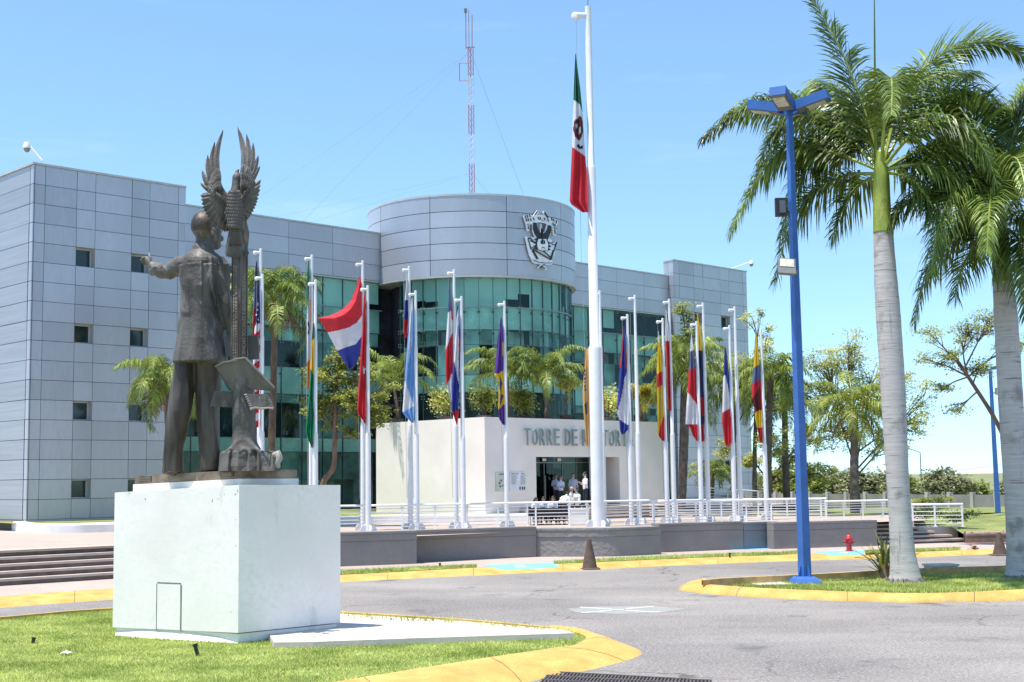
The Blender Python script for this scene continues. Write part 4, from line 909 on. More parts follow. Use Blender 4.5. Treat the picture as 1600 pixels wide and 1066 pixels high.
PAGE = M('pale_patina', (.34, .31, .27), .7, var=.2, scale=6)
GOLD = M('worn_gold_letter', (.36, .27, .17), .5, metal=.5)
mon = thing('bronze_monument', 'weathered bronze statue of a suited man pointing, with eagle, pillar and books', 'statue', V3(N0+U1*.9+UL*2.2, 3.2))
I0 = N0+U1*.35+UL*.35; e1 = PL(464, 745, I0, U1)[0]; e2 = PL(210.5, 750, I0, UL)[0]
cs = [I0, I0+U1*e1, I0+U1*e1+UL*e2, I0+UL*e2]
def slab(dz0, dz1, exp):
    p4 = [I0-(U1+UL)*exp, I0+U1*(e1+exp)-UL*exp, I0+U1*(e1+exp)+UL*(e2+exp), I0+UL*(e2+exp)-U1*exp]
    yn, yr, yl = dz0
    z0 = [D(379.5, yn, p4[0].y).z, D(464, yr, p4[1].y).z, 0, D(211, yl, p4[3].y).z]; z0[2] = z0[1]+z0[3]-z0[0]
    yn, yr, yl = dz1
    z1 = [D(379.5, yn, p4[0].y).z, D(464, yr, p4[1].y).z, 0, D(211, yl, p4[3].y).z]; z1[2] = z1[1]+z1[3]-z1[0]
    m = MB(); m.add([V3(p, z) for p, z in zip(p4, z0)]+[V3(p, z) for p, z in zip(p4, z1)], [(0, 3, 2, 1), (4, 5, 6, 7), (0, 1, 5, 4), (1, 2, 6, 5), (2, 3, 7, 6), (3, 0, 4, 7)]); return m, p4, z0, z1
m, _, _, _ = slab((762, 760, 770), (748, 747.8, 757), .02); m.build('step', M('cream_step', (.74, .70, .63), .75, var=.06), ped, fix=True)
m, p4, z0, z1 = slab((747.6, 747.4, 756.6), (734, 734, 744), 0); sb_ = m.build('base_slab', BRSLAB, mon, fix=True)
m = MB()
for xa, xb in ((218, 237), (345, 365)):
    t0, t1 = PL(xa, 745, I0, UL)[0], PL(xb, 745, I0, UL)[0]; zz = z0[0]+(z0[3]-z0[0])*(t1/e2)
    m.obox(V3(I0+UL*t1+nP*-.005, zz+.035), UL*(t0-t1), nP*.025, Vector((0, 0, .11)), 0)
    for k in range(3): m.obox(V3(I0+UL*(t1+(t0-t1)*.12)+nP*.02, zz+.055+.028*k), UL*(t0-t1)*.76, nP*.006, Vector((0, 0, .01)), 1)
    m.build('name_plate', [BRONZE, GOLD], sb_, fix=True); m = MB()
pass
# ---- the man, seen from behind: lofted and fused into one skin
YM = 27.5; SC = 2127/YM
def S(x, y, dy=0.0): return D(x, y, YM+dy)
def hring(y, xl, xr, dep, dy=0, n=28, fold=0, ph=0, nf=7):
    c = S((xl+xr)/2, y, dy); hw = (xr-xl)/2/SC; r = []
    for j in range(n):
        a = 2*math.pi*j/n; k = 1+fold*math.sin(nf*a+ph)+fold*.6*math.sin(3*a+ph*2)
        r.append(c+Vector((hw*k*math.cos(a), dep*k*math.sin(a), 0)))
    return r
def px(*a): return [v/SC for v in a]
m = MB()
m.rings([hring(*r) for r in ((562, 272, 308, .27, .05), (600, 269, 304, .26, .03), (620, 266.5, 301, .25, .0), (645, 262.5, 297, .23, -.03), (675, 259, 291, .22, 0), (705, 256.5, 287, .21, .03), (739, 255.5, 285.5, .21, .05))])
m.rings([hring(*r) for r in ((562, 302, 348, .28, .05), (600, 305, 344.5, .26, .1), (625, 307.5, 344, .25, .1), (660, 309.5, 344, .24, .08), (700, 313, 345, .23, .1), (736, 315, 347, .23, .12))])
for x, y, w_, dy in ((271, 737, 14, .3), (331, 734, 15, .35)): m.ell(S(x, y-2, dy), w_/SC, .42, .11)
m.rings([hring(*r) for r in ((389, 306, 330, .20, .05), (394, 297, 336, .28, .03), (399, 288, 343, .34, .02), (406, 282.5, 348, .38, 0), (416, 280.5, 349, .42, 0), (440, 280.5, 349, .44, 0), (470, 281.5, 348, .42, .02))]+[hring(498, 279.5, 349, .41, .02, fold=.012), hring(520, 276, 351, .43, .02, fold=.02), hring(545, 271.5, 353.5, .46, .02, fold=.028), hring(567, 268.5, 355.5, .50, .02, fold=.035)])
m.rings([hring(379.5, 302.5, 328, .21, .07), hring(386, 300.5, 331, .25, .05), hring(393, 300, 334, .27, .04)])
m.tube([S(321, 370, .06), S(319, 395, .04)], [.19, .21], 16)
m.ell(S(319.5, 354, .02), 20/SC, .33, 24/SC, 20, 14); m.ell(S(331, 367, .17), 14.5/SC, .24, 21/SC, 18, 12); m.ell(S(337, 383, .26), 8/SC, .13, 8/SC); m.ell(S(346.3, 373, .30), 3.2/SC, .05, 5/SC); m.ell(S(343, 362, .28), 4/SC, .08, 2.6/SC); m.ell(S(342.6, 381.5, .30), 3.2/SC, .06, 2/SC); m.ell(S(342.5, 385.5, .30), 3/SC, .06, 2/SC); m.ell(S(334, 376, .2), 10/SC, .18, 12/SC)
m.ell(S(333, 362.5, -.24), 2.8/SC, .07, 7/SC, 12, 8); m.tube([S(331.5, 357.5, -.29), S(334.4, 356.5, -.31), S(336.2, 360, -.31), S(335.6, 364.5, -.30), S(333, 369, -.28)], .024, 8)
# right arm down to the pillar, left arm raised
m.tube([S(338, 409, .0), S(345, 418, -.02), S(346.5, 445, -.05), S(350, 470, -.06), S(355.5, 495, -.02), S(360, 514, .08)], px(14, 14.5, 13, 12, 10.5, 8.5), 18)
m.tube([S(292, 412, 0), S(281, 415, .05), S(266, 424, .14), S(253, 423, .28), S(240, 419, .42)], px(15, 15, 13.5, 12, 10.5), 18)
for (x, y, dy, r, ang) in ((346, 428, -.05, 13.6, .4), (347.5, 440, -.05, 13.4, -.3), (349, 456, -.06, 13, .4), (357, 508, .03, 10.3, 0)):
    pass
# coat seams and cuff
m.tube([S(238, 408.5, .40), S(234.5, 413, .3), S(235, 424, .3), S(238, 430, .42)], .03, 6)
m.tube([S(x, y, -.44) for x, y in ((315, 402), (315, 440), (314.5, 500))], .018, 6)
m.tube([S(330, 402, -.3), S(329.5, 425, -.38), S(332, 450, -.36), S(338, 480, -.3)], .03, 6)
fig = m.build('figure', BRONZE, mon, fix=True); remesh(fig, .018, 2)
me = fig.data; co = np.empty(len(me.vertices)*3); me.vertices.foreach_get('co', co); co = co.reshape(-1, 3); nr = np.empty(len(me.vertices)*3); me.vertices.foreach_get('normal', nr); nr = nr.reshape(-1, 3)
for i in range(len(co)):
    x, y, z = co[i]; k = .034 if z > .1 else 0
    if z > 4.45: k = .004
    d_ = mnoise.noise((x*4.5+z*.5, y*4.5, z*.9))*k*1.25+mnoise.noise((x*9, y*9, z*2.5+x*2))*k*.35
    if .1 < z < 4.40:                     # sharp cloth creases: long and upright on skirt and trousers, slanting on the back and sleeves
        w_ = min(1, max(0, (z-2.5)/1.1)); r1 = max(-.10, .16-abs(mnoise.noise((x*3.6, y*3.6, z*.55)))); r2 = max(-.10, .16-abs(mnoise.noise((x*3.4+z*1.3, y*3.4, z*1.9))))
        d_ = d_*.5+(r1*(1-w_)*.13+r2*w_*.10)
    co[i] += nr[i]*d_
me.vertices.foreach_set('co', co.ravel()); me.update()
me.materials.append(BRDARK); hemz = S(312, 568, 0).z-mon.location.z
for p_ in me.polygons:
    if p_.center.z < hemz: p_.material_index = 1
# hair: combed cap over the back of the skull
m = MB(); c0 = S(319.5, 354, .02); rs = []
for i in range(25):
    e = -.42+1.9*i/24; row = []
    for jn in range(61):
        a = -2.1+2.95*jn/60; ed = min(i/3, (60-jn)/4, jn/4, 1); q_ = 1.0+.045*ed+.012*math.sin(a*46+3*e+2*math.sin(e*5))*ed
        row.append(c0+Vector((math.sin(a)*math.cos(e)*20/SC*q_, -math.cos(a)*math.cos(e)*.33*q_, math.sin(e)*24/SC*q_)))
    rs.append(row)
m.rings(rs, 0, cap=False, closed=False)
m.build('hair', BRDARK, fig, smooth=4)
# hands: palm plus five bent fingers each
def hand(palm_pts, pr, fingers, name):
    m = MB(); m.tube([S(*p) for p in palm_pts], pr, 12)
    for f in fingers:
        P = [S(*p) for p in f]; m.tube(smoothpoly(P, 3), [.043-.018*i/(3*(len(P)-1)) for i in range(3*(len(P)-1)+1)], 8); m.ell(P[-1], .028, .028, .028, 8, 6)
    o = m.build(name, BRONZE, mon, fix=True); remesh(o, .013, 2); return o
hand([(240, 418, .42), (235, 412, .45), (230.5, 406.5, .48)], [(.085, .11), (.08, .125), (.06, .12)],
     [[(232, 404.5, .45), (227, 402.5, .44), (222.5, 403.6, .40)], [(230.5, 406, .46), (225, 405.6, .46), (220.5, 406.6, .43)], [(231, 408.5, .5), (226, 409, .5), (222, 409.6, .48)], [(232.5, 411, .53), (228.5, 412.3, .53), (225.3, 412.4, .52)], [(236, 410, .38), (234.2, 403, .38), (233.3, 396.5, .42)]], 'hand')
hand([(360, 513, .08), (361.5, 519, .02), (362.5, 524, -.04)], [.085, (.10, .08), (.09, .06)],
     [[(361, 526, -.06), (364.5, 531, -.14), (368.5, 532, -.2)], [(362, 524, -.06), (366.5, 528, -.16), (370.5, 528, -.2)], [(362.5, 521.5, -.06), (367, 524.5, -.16), (370.5, 524.5, -.2)], [(362.5, 519, -.04), (366.5, 520.5, -.14), (369.5, 521, -.18)], [(359, 518, .0), (357.5, 525, -.06), (359, 531, -.1)]], 'hand')
# ---- pillar with vertical lettering
YS = 26.9; SS = 2127/YS
def T(x, y, dy=0.0): return D(x, y, YS+dy)
pc = T(374.3, 480, .22); zp0, zp1 = T(374, 575).z, T(374, 397).z; ra = R(50); ua, ub = Vector((math.cos(ra), math.sin(ra), 0)), Vector((-math.sin(ra), math.cos(ra), 0)); hw = .105; hw2 = .112
co_ = pc-ua*hw-ub*hw2; m = MB(); m.obox(V3(co_, zp0), ua*hw*2, ub*hw2*2, Vector((0, 0, zp1-zp0)), 0)
for (o_, d1, n_, L_) in ((co_, ua, -ub, hw*2), (co_, ub, -ua, hw2*2)):
    for q0 in (0, L_-.022): m.obox(V3(o_+d1*q0, zp0), d1*.022, n_*.018, Vector((0, 0, zp1-zp0)), 0)
pil = m.build('pillar', BRONZE, mon, fix=True)
m = MB(); zt0, zt1 = T(380, 557).z, T(380, 425).z
put_text(m, 'CIENCIAS SOCIALES Y ADMINISTRATIVAS', .1, .006, V3(co_+ua*.155-ub*.002, zt0), Vector((0, 0, 1)), -ua, 0, width=zt1-zt0, height=.085)
m.build('lettering', GOLD, pil)
m = MB(); rr = random.Random(8)
for c_ in (.25, .58):
    z = zp0+.3
    while z < zp1-.25:
        h = .03+.03*rr.random(); m.obox(V3(co_+ub*(hw2*2*c_)-ua*.001, z), ub*.05, -ua*.008, Vector((0, 0, h))); z += h+.02+(.05 if rr.random() < .15 else 0)
m.build('relief_lettering', BRSLAB, pil)
# ---- eagle
def feather(m, base, tip, wd, bulge=0.0, th=.014, nrm=Vector((0, -1, 0)), side=0.0, rnd_=.45):
    base, tip = Vector(base), Vector(tip); ax = tip-base; L_ = ax.length; ax.normalize(); sd = ax.cross(nrm).normalized(); nn = sd.cross(ax); st = []
    for i in range(9):
        s = i/8; w_ = wd*min(1, .35+s*2.2)*(1-s**(2.2+rnd_*4))**.6 if s < 1 else .002
        c = base+ax*(L_*s)+nn*(bulge*math.sin(math.pi*s))+sd*(side*math.sin(math.pi*s))
        st.append([c-sd*w_, c-sd*w_*.5+nn*th*.6, c+nn*th*1.6, c+sd*w_*.5+nn*th*.6, c+sd*w_, c-nn*th])
    m.rings(st, 0)
EAG = BRONZE
m = MB(); EB = [(272, 370.3, 4, .06), (280, 370, 7.2, .10), (290, 369.5, 7.6, .11), (300, 368.5, 9, .14), (315, 366.5, 12, .17), (332, 366, 12, .17), (348, 367.5, 9.5, .15), (362, 370, 8, .12)]
m.rings([[T(cx, y)+Vector((w_/SS*math.cos(a), d_*math.sin(a), 0)) for a in [2*math.pi*j/18 for j in range(18)]] for y, cx, w_, d_ in EB])
m.ell(T(370, 278.5), 7.4/SS, .11, 9/SS); m.tube([T(370.5, 272), T(370.6, 267.5), T(372.6, 264.6), T(374.3, 266)], [.055, .04, .022, .008], 8)
m.tube([T(376, 345, .05), T(381, 365, .1), T(382, 384, .15), T(381, 399, .2)], px(9, 9, 6, 5), 10); m.tube([T(383, 388, .1), T(386, 396, .02), T(384, 402, -.02)], [.05, .045, .02], 8); m.tube([T(378, 390, .1), T(377, 397, .0), T(378, 402, -.02)], [.045, .04, .02], 8)
eag = m.build('eagle', EAG, mon, fix=True); remesh(eag, .018, 2)
def lerp2(a, b, s): return (a[0]+(b[0]-a[0])*s, a[1]+(b[1]-a[1])*s)
def polyat(P, s):
    x = s*(len(P)-1); i = min(int(x), len(P)-2); return lerp2(P[i], P[i+1], x-i)
def wing(arm, pb_, prim, s0, s1, sec, sg, seed):
    m = MB(); rnd = random.Random(seed); n = len(prim)
    for i, ((bx_, by_), (x, y)) in enumerate(zip(pb_, prim)):  # long finger feathers
        s = i/(n-1); feather(m, T(bx_, by_, -.02+.02*i), T(x, y, .30-.05*i), .066-.003*i, .05, .02, side=.10*sg*(1-s), rnd_=.30)
    sec = [lerp2(sec[i], sec[i+1], q) for i in range(len(sec)-1) for q in (0, .5)]+[sec[-1]]; n2 = len(sec)
    sb_ = [lerp2(s0, s1, i/(n2-1)) for i in range(n2)]
    for i, (x, y) in enumerate(sec): feather(m, T(sb_[i][0], sb_[i][1], -.04), T(x, y, .06-.03*(i % 2)), .062, .05, .02, side=.02*sg, rnd_=.9)
    allp = [(b_, (p[0]+sg*15*(1-i/(n-1)), p[1]+8), .42) for i, (b_, p) in enumerate(zip(pb_, prim))]+[(sb_[i], sec[i], .66) for i in range(n2)]
    for row, (fr, wd, dy) in enumerate(((1.0, .056, -.06), (.74, .05, -.085), (.5, .042, -.105), (.28, .036, -.125))):
        for k in range(len(allp)-1):
            for q in ((0, .5) if k < n-1 else (0,)):
                a, b, c = allp[k]; a2, b2, c2 = allp[k+1]; bb = lerp2(a, a2, q); tt = lerp2(b, b2, q); f_ = (c+(c2-c)*q)*fr*rnd.uniform(.92, 1.06)
                f0 = f_*.3 if row < 2 else -.06
                s_, e_ = lerp2(bb, tt, f0), lerp2(bb, tt, f_); feather(m, T(s_[0], s_[1], dy), T(e_[0], e_[1], dy+.035), wd*rnd.uniform(.8, 1.0), .03, .014, rnd_=1)
    for i in range(16):
        s = i/25; a = polyat(arm, s*.9); b = (a[0]+sg*(7+2*rnd.random()), a[1]+9-14*s*s); feather(m, T(a[0]-sg*.8, a[1]-1, -.09), T(b[0], b[1], -.07), .038, .02, .014, rnd_=1)
    m.tube(smoothpoly([T(x, y, -.03) for x, y in arm], 4), [.075-.05*i/(4*(len(arm)-1)) for i in range(4*(len(arm)-1)+1)], 10)
    return m.build('wing', EAG, eag)
wing([(362, 314), (354, 307), (347, 298), (343, 287), (341, 272)], [(344.5, 295), (341, 294), (337, 296), (334, 301), (336, 305)], [(348.6, 204), (335.6, 222.4), (324.8, 243), (316, 266.6), (313.2, 286)], (341, 303), (362, 320), [(313.2, 306), (315, 319.5), (318.5, 330.5), (323.7, 340), (330, 348.5), (337, 355), (344, 360.5), (350.5, 363), (358, 363)], -1, 1)
wing([(370, 314), (374.5, 306), (377.5, 296), (379.5, 284), (380.5, 268)], [(377.5, 293), (381.5, 291), (385.5, 292), (388, 295), (386.5, 299)], [(371.2, 198.6), (385.3, 209.4), (395.6, 223.5), (403.6, 243), (406.4, 260)], (382, 302), (368, 320), [(407.4, 281.7), (406.6, 297), (403.8, 311), (401, 321), (396.3, 331), (391, 339.5), (386, 346), (381, 351), (376.5, 356)], 1, 2)
m = MB()
for i in range(11):
    s = i/10; feather(m, T(364+8*s, 350, -.05), T(354+27*s, 402+2.5*math.sin(s*3)-(6*s if s > .8 else 0), -.02+.1*abs(s-.4)), .055, .02, .016, rnd_=1.2)
for i in range(8):
    s = i/7; feather(m, T(363+9*s, 346, -.10), T(358+20*s, 384, -.06), .045, .02, .014, rnd_=1.2)
m.build('tail', EAG, eag)
m = MB(); rnd = random.Random(6)
for r in range(11):
    y = 297+5.2*r; hw_ = 6+6*math.sin(min(1, r/9)*2.6)
    for k in range(9):
        u = -1+2*(k+.5*(r % 2))/8.5; x = 366.5+hw_*u; dy = -.2*math.sqrt(max(0, 1-(u*.9)**2))-.02
        feather(m, T(x, y, dy), T(x+u*2.5, y+8.5, dy+.01), .033, .02, .012, rnd_=1)
m.build('body_feathers', EAG, eag)
# ---- stump, rock, books
def pxs(*a): return [v/SS for v in a]
m = MB(); m.tube([T(383, 706, .1), T(382, 694, .1), T(381.5, 675, .1), T(381, 648, .1), T(380, 622, .1), T(379.5, 600, .1), T(378, 575, .15)], pxs(26, 20.5, 18, 18.5, 17, 19, 15), 16)
for x, y, x2, y2 in ((362, 704, 352, 706), (370, 704, 366, 709), (385, 703, 392, 709), (398, 703, 409, 706)): m.tube([T(380, 685, -.05), T(x, y-3, -.12), T(x2, y2+1, -.2)], [.10, .06, .03], 8)
stp_ = m.build('stump', BRONZE, mon, fix=True); remesh(stp_, .03, 1)
m = MB(); rr = random.Random(12); xs_ = [341, 344.5, 356, 360, 371, 386, 389, 401, 405, 408, 422, 427, 434, 439]; zs_ = [-.10, -.26, -.38, -.30, -.36, -.26, -.33, -.22, -.37, -.34, -.24, -.32, -.25, -.1]; rs = []
for (fy, ins) in ((736, 1.0), (728, .985), (716, .97), (708, .95), (704.5, .86)):
    fr_ = [T(390+(x-390)*ins, fy+rr.uniform(-1.2, 1.2)*(fy < 730), zs_[i]+.05*rr.random()+(736-fy)*.003) for i, x in enumerate(xs_)]
    bk_ = [T(390+(x-390)*ins, fy, .55+(.1 if i % 2 else 0)) for i, x in enumerate(xs_[::-1])]; rs.append(fr_+bk_)
m.rings(rs, 0); rock = m.build('rock', BRONZE, mon, fix=True)
m = MB(); m.tube([T(428, 711, -.35), T(434, 709, -.4), T(437, 716, -.42), T(434, 724, -.42), T(436, 731, -.42)], [.05, .075, .07, .05, .03], 10); m.build('scroll', PAGE, mon, smooth=R(60))
def slabq(m, pts, dy, th, mi=0):
    f = [T(x, y, d) for (x, y), d in zip(pts, dy)]; a = (f[1]-f[0]).cross(f[3]-f[0]).normalized(); a = a if a.y > 0 else -a
    b_ = [p+a*th for p in f]; n = len(f)
    m.add(f+b_, [tuple(range(n))[::-1], tuple(range(n, 2*n))]+[(i, (i+1) % n, n+(i+1) % n, n+i) for i in range(n)], mi)
m = MB(); slabq(m, [(336.6, 573), (357.6, 564), (374, 596), (363, 612), (357, 610)], (-.15, -.2, -.1, -.05, -.1), .10); slabq(m, [(360, 566), (382, 559), (428, 606), (424, 611), (396, 609), (372, 600)], (-.2, -.25, -.2, -.15, -.1, -.15), .10)
for k in range(4): m.tube([T(382.5+k*1.2, 560+k*2.2, -.26+.03*k), T(405+k*.7, 583+k*1.7, -.25+.03*k), T(428-k*.4, 607+k*1.2, -.22+.03*k)], .014, 5)
m.tube([T(337, 573, -.2), T(350, 566, -.28), T(358, 565.5, -.22), T(368, 561, -.3), T(382, 559.5, -.27)], .022, 6)
m.build('open_book', BRONZE, mon, fix=True)
m = MB(); slabq(m, [(336, 612), (364, 612.5), (364, 637), (329, 635)], (-.1, 0, 0, -.1), .06); m.build('book', BRONZE, mon, fix=True)
m = MB(); slabq(m, [(384, 615.5), (403.5, 616), (410, 636), (392, 640)], (-.28, -.2, -.2, -.28), .05); slabq(m, [(404, 616), (416, 615), (427, 638), (410, 637)], (-.2, -.26, -.26, -.2), .05)
for k in range(7): m.tube([T(382+1.4*k, 617+3.4*k, -.29), T(385.5+1.4*k, 616.5+3.4*k, -.30)], .012, 4, 1)
m.tube([T(391, 640, -.31), T(398, 637, -.33), T(408, 639, -.3), T(418, 637.5, -.3), T(427, 638.5, -.3)], .02, 5, 1); m.build('open_book', [BRONZE, PAGE], mon, fix=True)
m = MB(); slabq(m, [(350.5, 526), (363, 526), (363, 556), (352, 556)], (.5, .5, .5, .5), .08); m.build('tablet', BRONZE, mon, fix=True); m = MB(); slabq(m, [(386, 524.5), (403, 523.5), (404.5, 561), (388, 562)], (.45, .45, .45, .45), .08); m.build('tablet', BRONZE, mon, fix=True)
# ================================================================ FLAGPOLES AND FLAGS
POLEW = M('flagpole_paint', (.74, .74, .75), .4, var=.04, scale=2)
ROPE = M('rope', (.30, .32, .36), .8)
def pole(label, xt, yt, xb, yb, k=1.0, spike=False, j=(.246, .612), truck=True):
    b = G(xb, yb, Z_PL); zt = D(xt, yt, b.y).z; h = zt-Z_PL; t = thing('flagpole', label, 'flagpole', b, 'white flagpoles on the plaza'); m = MB()
    z1, z2 = zt-h*j[0], zt-h*j[1]; r1, r2, r3 = .062*k, .082*k, .112*k
    m.lathe([(r3, 0), (r3*.96, z2-Z_PL-.02), (r3*.9, z2-Z_PL+.05), (r2, z2-Z_PL+.09), (r2*.95, z1-Z_PL-.02), (r2*.88, z1-Z_PL+.03), (r1, z1-Z_PL+.07), (r1*.9, h-.02), (.01, h)], b, 16)
    m.build('shaft', POLEW, t, smooth=R(50))
    for a in range(4):
        m = MB(); d = Vector((math.cos(a*1.571+.5), math.sin(a*1.571+.5), 0)); s = Vector((-d.y, d.x, 0))*.02; w_ = .25*min(k, 1.25)
        f = [b+d*r3*.9, b+d*(r3+w_), b+d*(r3+w_)+Vector((0, 0, .12)), b+d*(r3+w_*.55)+Vector((0, 0, .27)), b+d*r3*.9+Vector((0, 0, .27))]
        m.add([p+s for p in f]+[p-s for p in f], [tuple(range(5)), tuple(range(5, 10))[::-1]]+[(i, (i+1) % 5, 5+(i+1) % 5, 5+i) for i in range(5)]); m.build('base_fin', POLEW, t, fix=True)
    if truck:
        m = MB(); a = b+Vector((0, 0, h-.17*k)); e = a+Vector((-.21*k, -.03, 0)); m.tube([a, e], [.045*k, .06*k], 8); m.ell(e+Vector((-.02*k, 0, -.02*k)), .075*k, .04, .085*k, 10, 6); m.build('truck', POLEW, t, smooth=R(50))
        m = MB(); m.tube([e+Vector((-.02, 0, -.05)), e+Vector((.02, -.02, -h*.5)), b+Vector((-r3-.02, -.05, 1.3))], .008, 4); m.build('halyard', ROPE, t)
    if spike: m = MB(); m.tube([b+Vector((0, 0, h)), b+Vector((0, 0, h+.9))], .02, 5); m.build('spike', STEEL, t)
    return b
def fcol(n, c): return M('cloth_'+n, c, .8, var=.06, scale=3, trans=.3)
FC = {k: fcol(n, c) for k, n, c in (('r', 'red', (.62, .03, .045)), ('w', 'white', (.76, .76, .80)), ('b', 'blue', (.035, .055, .32)), ('n', 'navy', (.03, .035, .14)), ('g', 'green', (.01, .22, .10)), ('G', 'dark_green', (.01, .13, .07)), ('y', 'yellow', (.80, .56, .03)), ('o', 'orange', (.80, .24, .03)), ('k', 'black', (.012, .012, .012)), ('l', 'sky_blue', (.20, .40, .74)), ('s', 'slate_blue', (.12, .15, .32)), ('p', 'purple', (.11, .04, .30)), ('m', 'maroon', (.13, .03, .025)), ('t', 'ochre', (.74, .44, .12)))}
KEYS = list(FC)
def interp(P, y):
    for (y0, x0), (y1, x1) in zip(P[:-1], P[1:]):
        if y <= y1: return x0+(x1-x0)*max(0, (y-y0)/(y1-y0) if y1 > y0 else 0)
    return P[-1][1]
def yline(P, x):
    P = sorted(P)
    if x <= P[0][0]: return P[0][1]
    for (x0, y0), (x1, y1) in zip(P[:-1], P[1:]):
        if x <= x1: return y0+(y1-y0)*(x-x0)/max(1e-6, x1-x0)
    return P[-1][1]
def inpoly(P, x, y):
    c = False; j = len(P)-1
    for i in range(len(P)):
        if (P[i][1] > y) != (P[j][1] > y) and x < (P[j][0]-P[i][0])*(y-P[i][1])/(P[j][1]-P[i][1])+P[i][0]: c = not c
        j = i
    return c
def flag(label, Y, left, right, base, bands, polys=(), nr=90, nc=14, amp=.11, folds=2.2, bulge=0.0, ph=0.0):
    y0, y1 = left[0][0], max(left[-1][0], right[-1][0]); m = MB(); used = [base]; 
    for b in bands: used.append(b[0])
    for b in polys: used.append(b[0])
    used = list(dict.fromkeys(used)); P = []
    for i in range(nr+1):
        s = i/nr; y = y0+(y1-y0)*s; xl, xr = interp(left, y), interp(right, y); 
        for j in range(nc+1):
            u = j/nc; x = xl+(xr-xl)*u; P.append((x, y))
            dy = amp*min(1, s*5)*math.sin(u*folds*6.283+s*3.0+ph)*(1-.3*u)+amp*.5*math.sin(u*5+s*7+ph*2)-bulge*math.sin(math.pi*u)*math.sin(math.pi*s)
            m.v.append(tuple(D(x, y, Y+.0+dy-.08)))
    for i in range(nr):
        for j in range(nc):
            k = i*(nc+1)+j; m.f.append((k, k+1, k+nc+2, k+nc+1)); x = (P[k][0]+P[k+nc+2][0])/2; y = (P[k][1]+P[k+nc+2][1])/2; c = base
            for b in bands:
                if y > yline(b[1], x): c = b[0]
            for b in polys:
                if inpoly(b[1], x, y): c = b[0]
            m.mi.append(used.index(c))
    p = D(right[0][1], y1, Y); o = m.build('flag', [FC[k] for k in used], loc=p, smooth=4); tag(o, label, 'flag', 'flags hanging on the white poles'); return o
H = lambda y: [(0, y)]
b = pole('white flagpole carrying the navy and red flag, close behind the bronze pillar', 404, 388, 405, 837)
flag('limp flag, navy over red, on the pole just behind the bronze pillar', b.y, [(408, 400.5), (430, 398), (480, 396), (525, 394.5)], [(408, 402), (450, 403), (480, 401.5), (525, 398)], 'n', [('s', [(395, 470), (401, 440)]), ('r', H(482))])
b = pole('white flagpole carrying the stars and stripes, right of the bronze books', 409, 428, 408, 838)
stars = [('w', [(x, y-2.2), (x+.8, y-.7), (x+2, y-.6), (x+1, y+.5), (x+1.4, y+2.2), (x, y+1.1), (x-1.4, y+2.2), (x-1, y+.5), (x-2, y-.6), (x-.8, y-.7)]) for x, y in ((403, 475), (402.3, 484), (400.6, 492), (403, 499), (401, 506))]
flag('limp stars and stripes flag in red, white and navy beside the bronze books', b.y, [(440, 404), (470, 401), (500, 398.6), (525, 397), (575, 395), (600, 395.5), (640, 396.5), (668, 399)], [(440, 405.5), (480, 406.5), (520, 406.5), (600, 405.5), (668, 404)], 'n', [('w' if i % 2 == 0 else 'r', [(395, 512+11.5*i), (406, 505+11.5*i)]) for i in range(14)], stars)
b = pole('white flagpole carrying the green, white and orange flag with a navy wheel', 487.5, 398, 486.5, 833)
flag('limp green, white and orange flag with a navy wheel', b.y, [(408, 481.6), (430, 480), (470, 478.6), (520, 479.6), (560, 479.6), (600, 480.5), (608, 482)], [(408, 482.6), (440, 484.5), (470, 486.6), (520, 487), (560, 486), (608, 484)], 'g', [('w', [(479, 502), (482, 460), (484, 436)]), ('o', [(479, 568), (484, 561)])], [('o', [(483.4, 468), (487.5, 470), (487, 522), (484, 512)]), ('n', [(480, 506), (482.5, 502), (484, 512), (482.6, 524), (480.4, 520), (482.6, 512)])])
b = pole('white flagpole carrying the long green and yellow flag', 493.5, 437, 492.5, 836)
flag('limp green and yellow flag reaching far down its pole', b.y, [(505, 489), (540, 486.5), (560, 485.5), (600, 483.5), (640, 480.5), (670, 477.5), (678, 478), (700, 487)], [(505, 491), (560, 491.5), (620, 491), (668, 490), (700, 488)], 'G', [('y', [(486, 534), (491, 528)]), ('g', [(484, 574), (491, 588)])])
b = pole('white flagpole with the red, white and blue flag blown out to its left', 567, 407, 567.5, 829)
flag('red, white and blue flag billowing out to the left in the wind', b.y, [(432, 561.5), (450, 556), (470, 548), (482, 537), (490, 524), (494, 512), (497, 497), (503, 501), (519, 511), (530, 517), (545, 525), (560, 534), (570, 541), (577, 545)], [(432, 563), (450, 565), (470, 566), (500, 566.5), (540, 564.5), (556, 562), (570, 556), (577, 547)], 'r', [('w', [(505, 521), (530, 516), (545, 512), (558, 504), (566, 492)]), ('b', [(525, 549), (540, 543), (556, 538), (565, 526)])], nr=150, nc=80, amp=.10, folds=1.6, bulge=.55)
b = pole('white flagpole carrying the plain red flag with a white star', 573.5, 446, 575.5, 831.5)
flag('limp red flag with a white star edge in front of the leafy tree', b.y, [(458, 569), (500, 566.5), (560, 563), (600, 560.5), (640, 558), (647, 559), (658, 568), (662, 569.5)], [(458, 570.5), (520, 573), (560, 573), (600, 571.5), (640, 571.5), (662, 570.5)], 'r', [], [('w', [(566, 576), (568, 571), (569, 575), (572, 576), (569.5, 580), (570, 586), (567.5, 582)])])
b = pole('white flagpole carrying the short white, blue and red flag, left end of the entrance block', 638.5, 416, 641.5, 826.5)
flag('limp flag, white over blue over red, left pole of the pair beside the entrance wall', b.y, [(428, 634.5), (450, 634), (470, 632.6), (500, 631.3), (528, 631)], [(428, 635.6), (450, 637.5), (480, 638), (528, 636)], 'w', [('b', H(469)), ('r', H(499))])
b = pole('white flagpole carrying the sky blue and white flag', 649.5, 454, 651.5, 828.5)
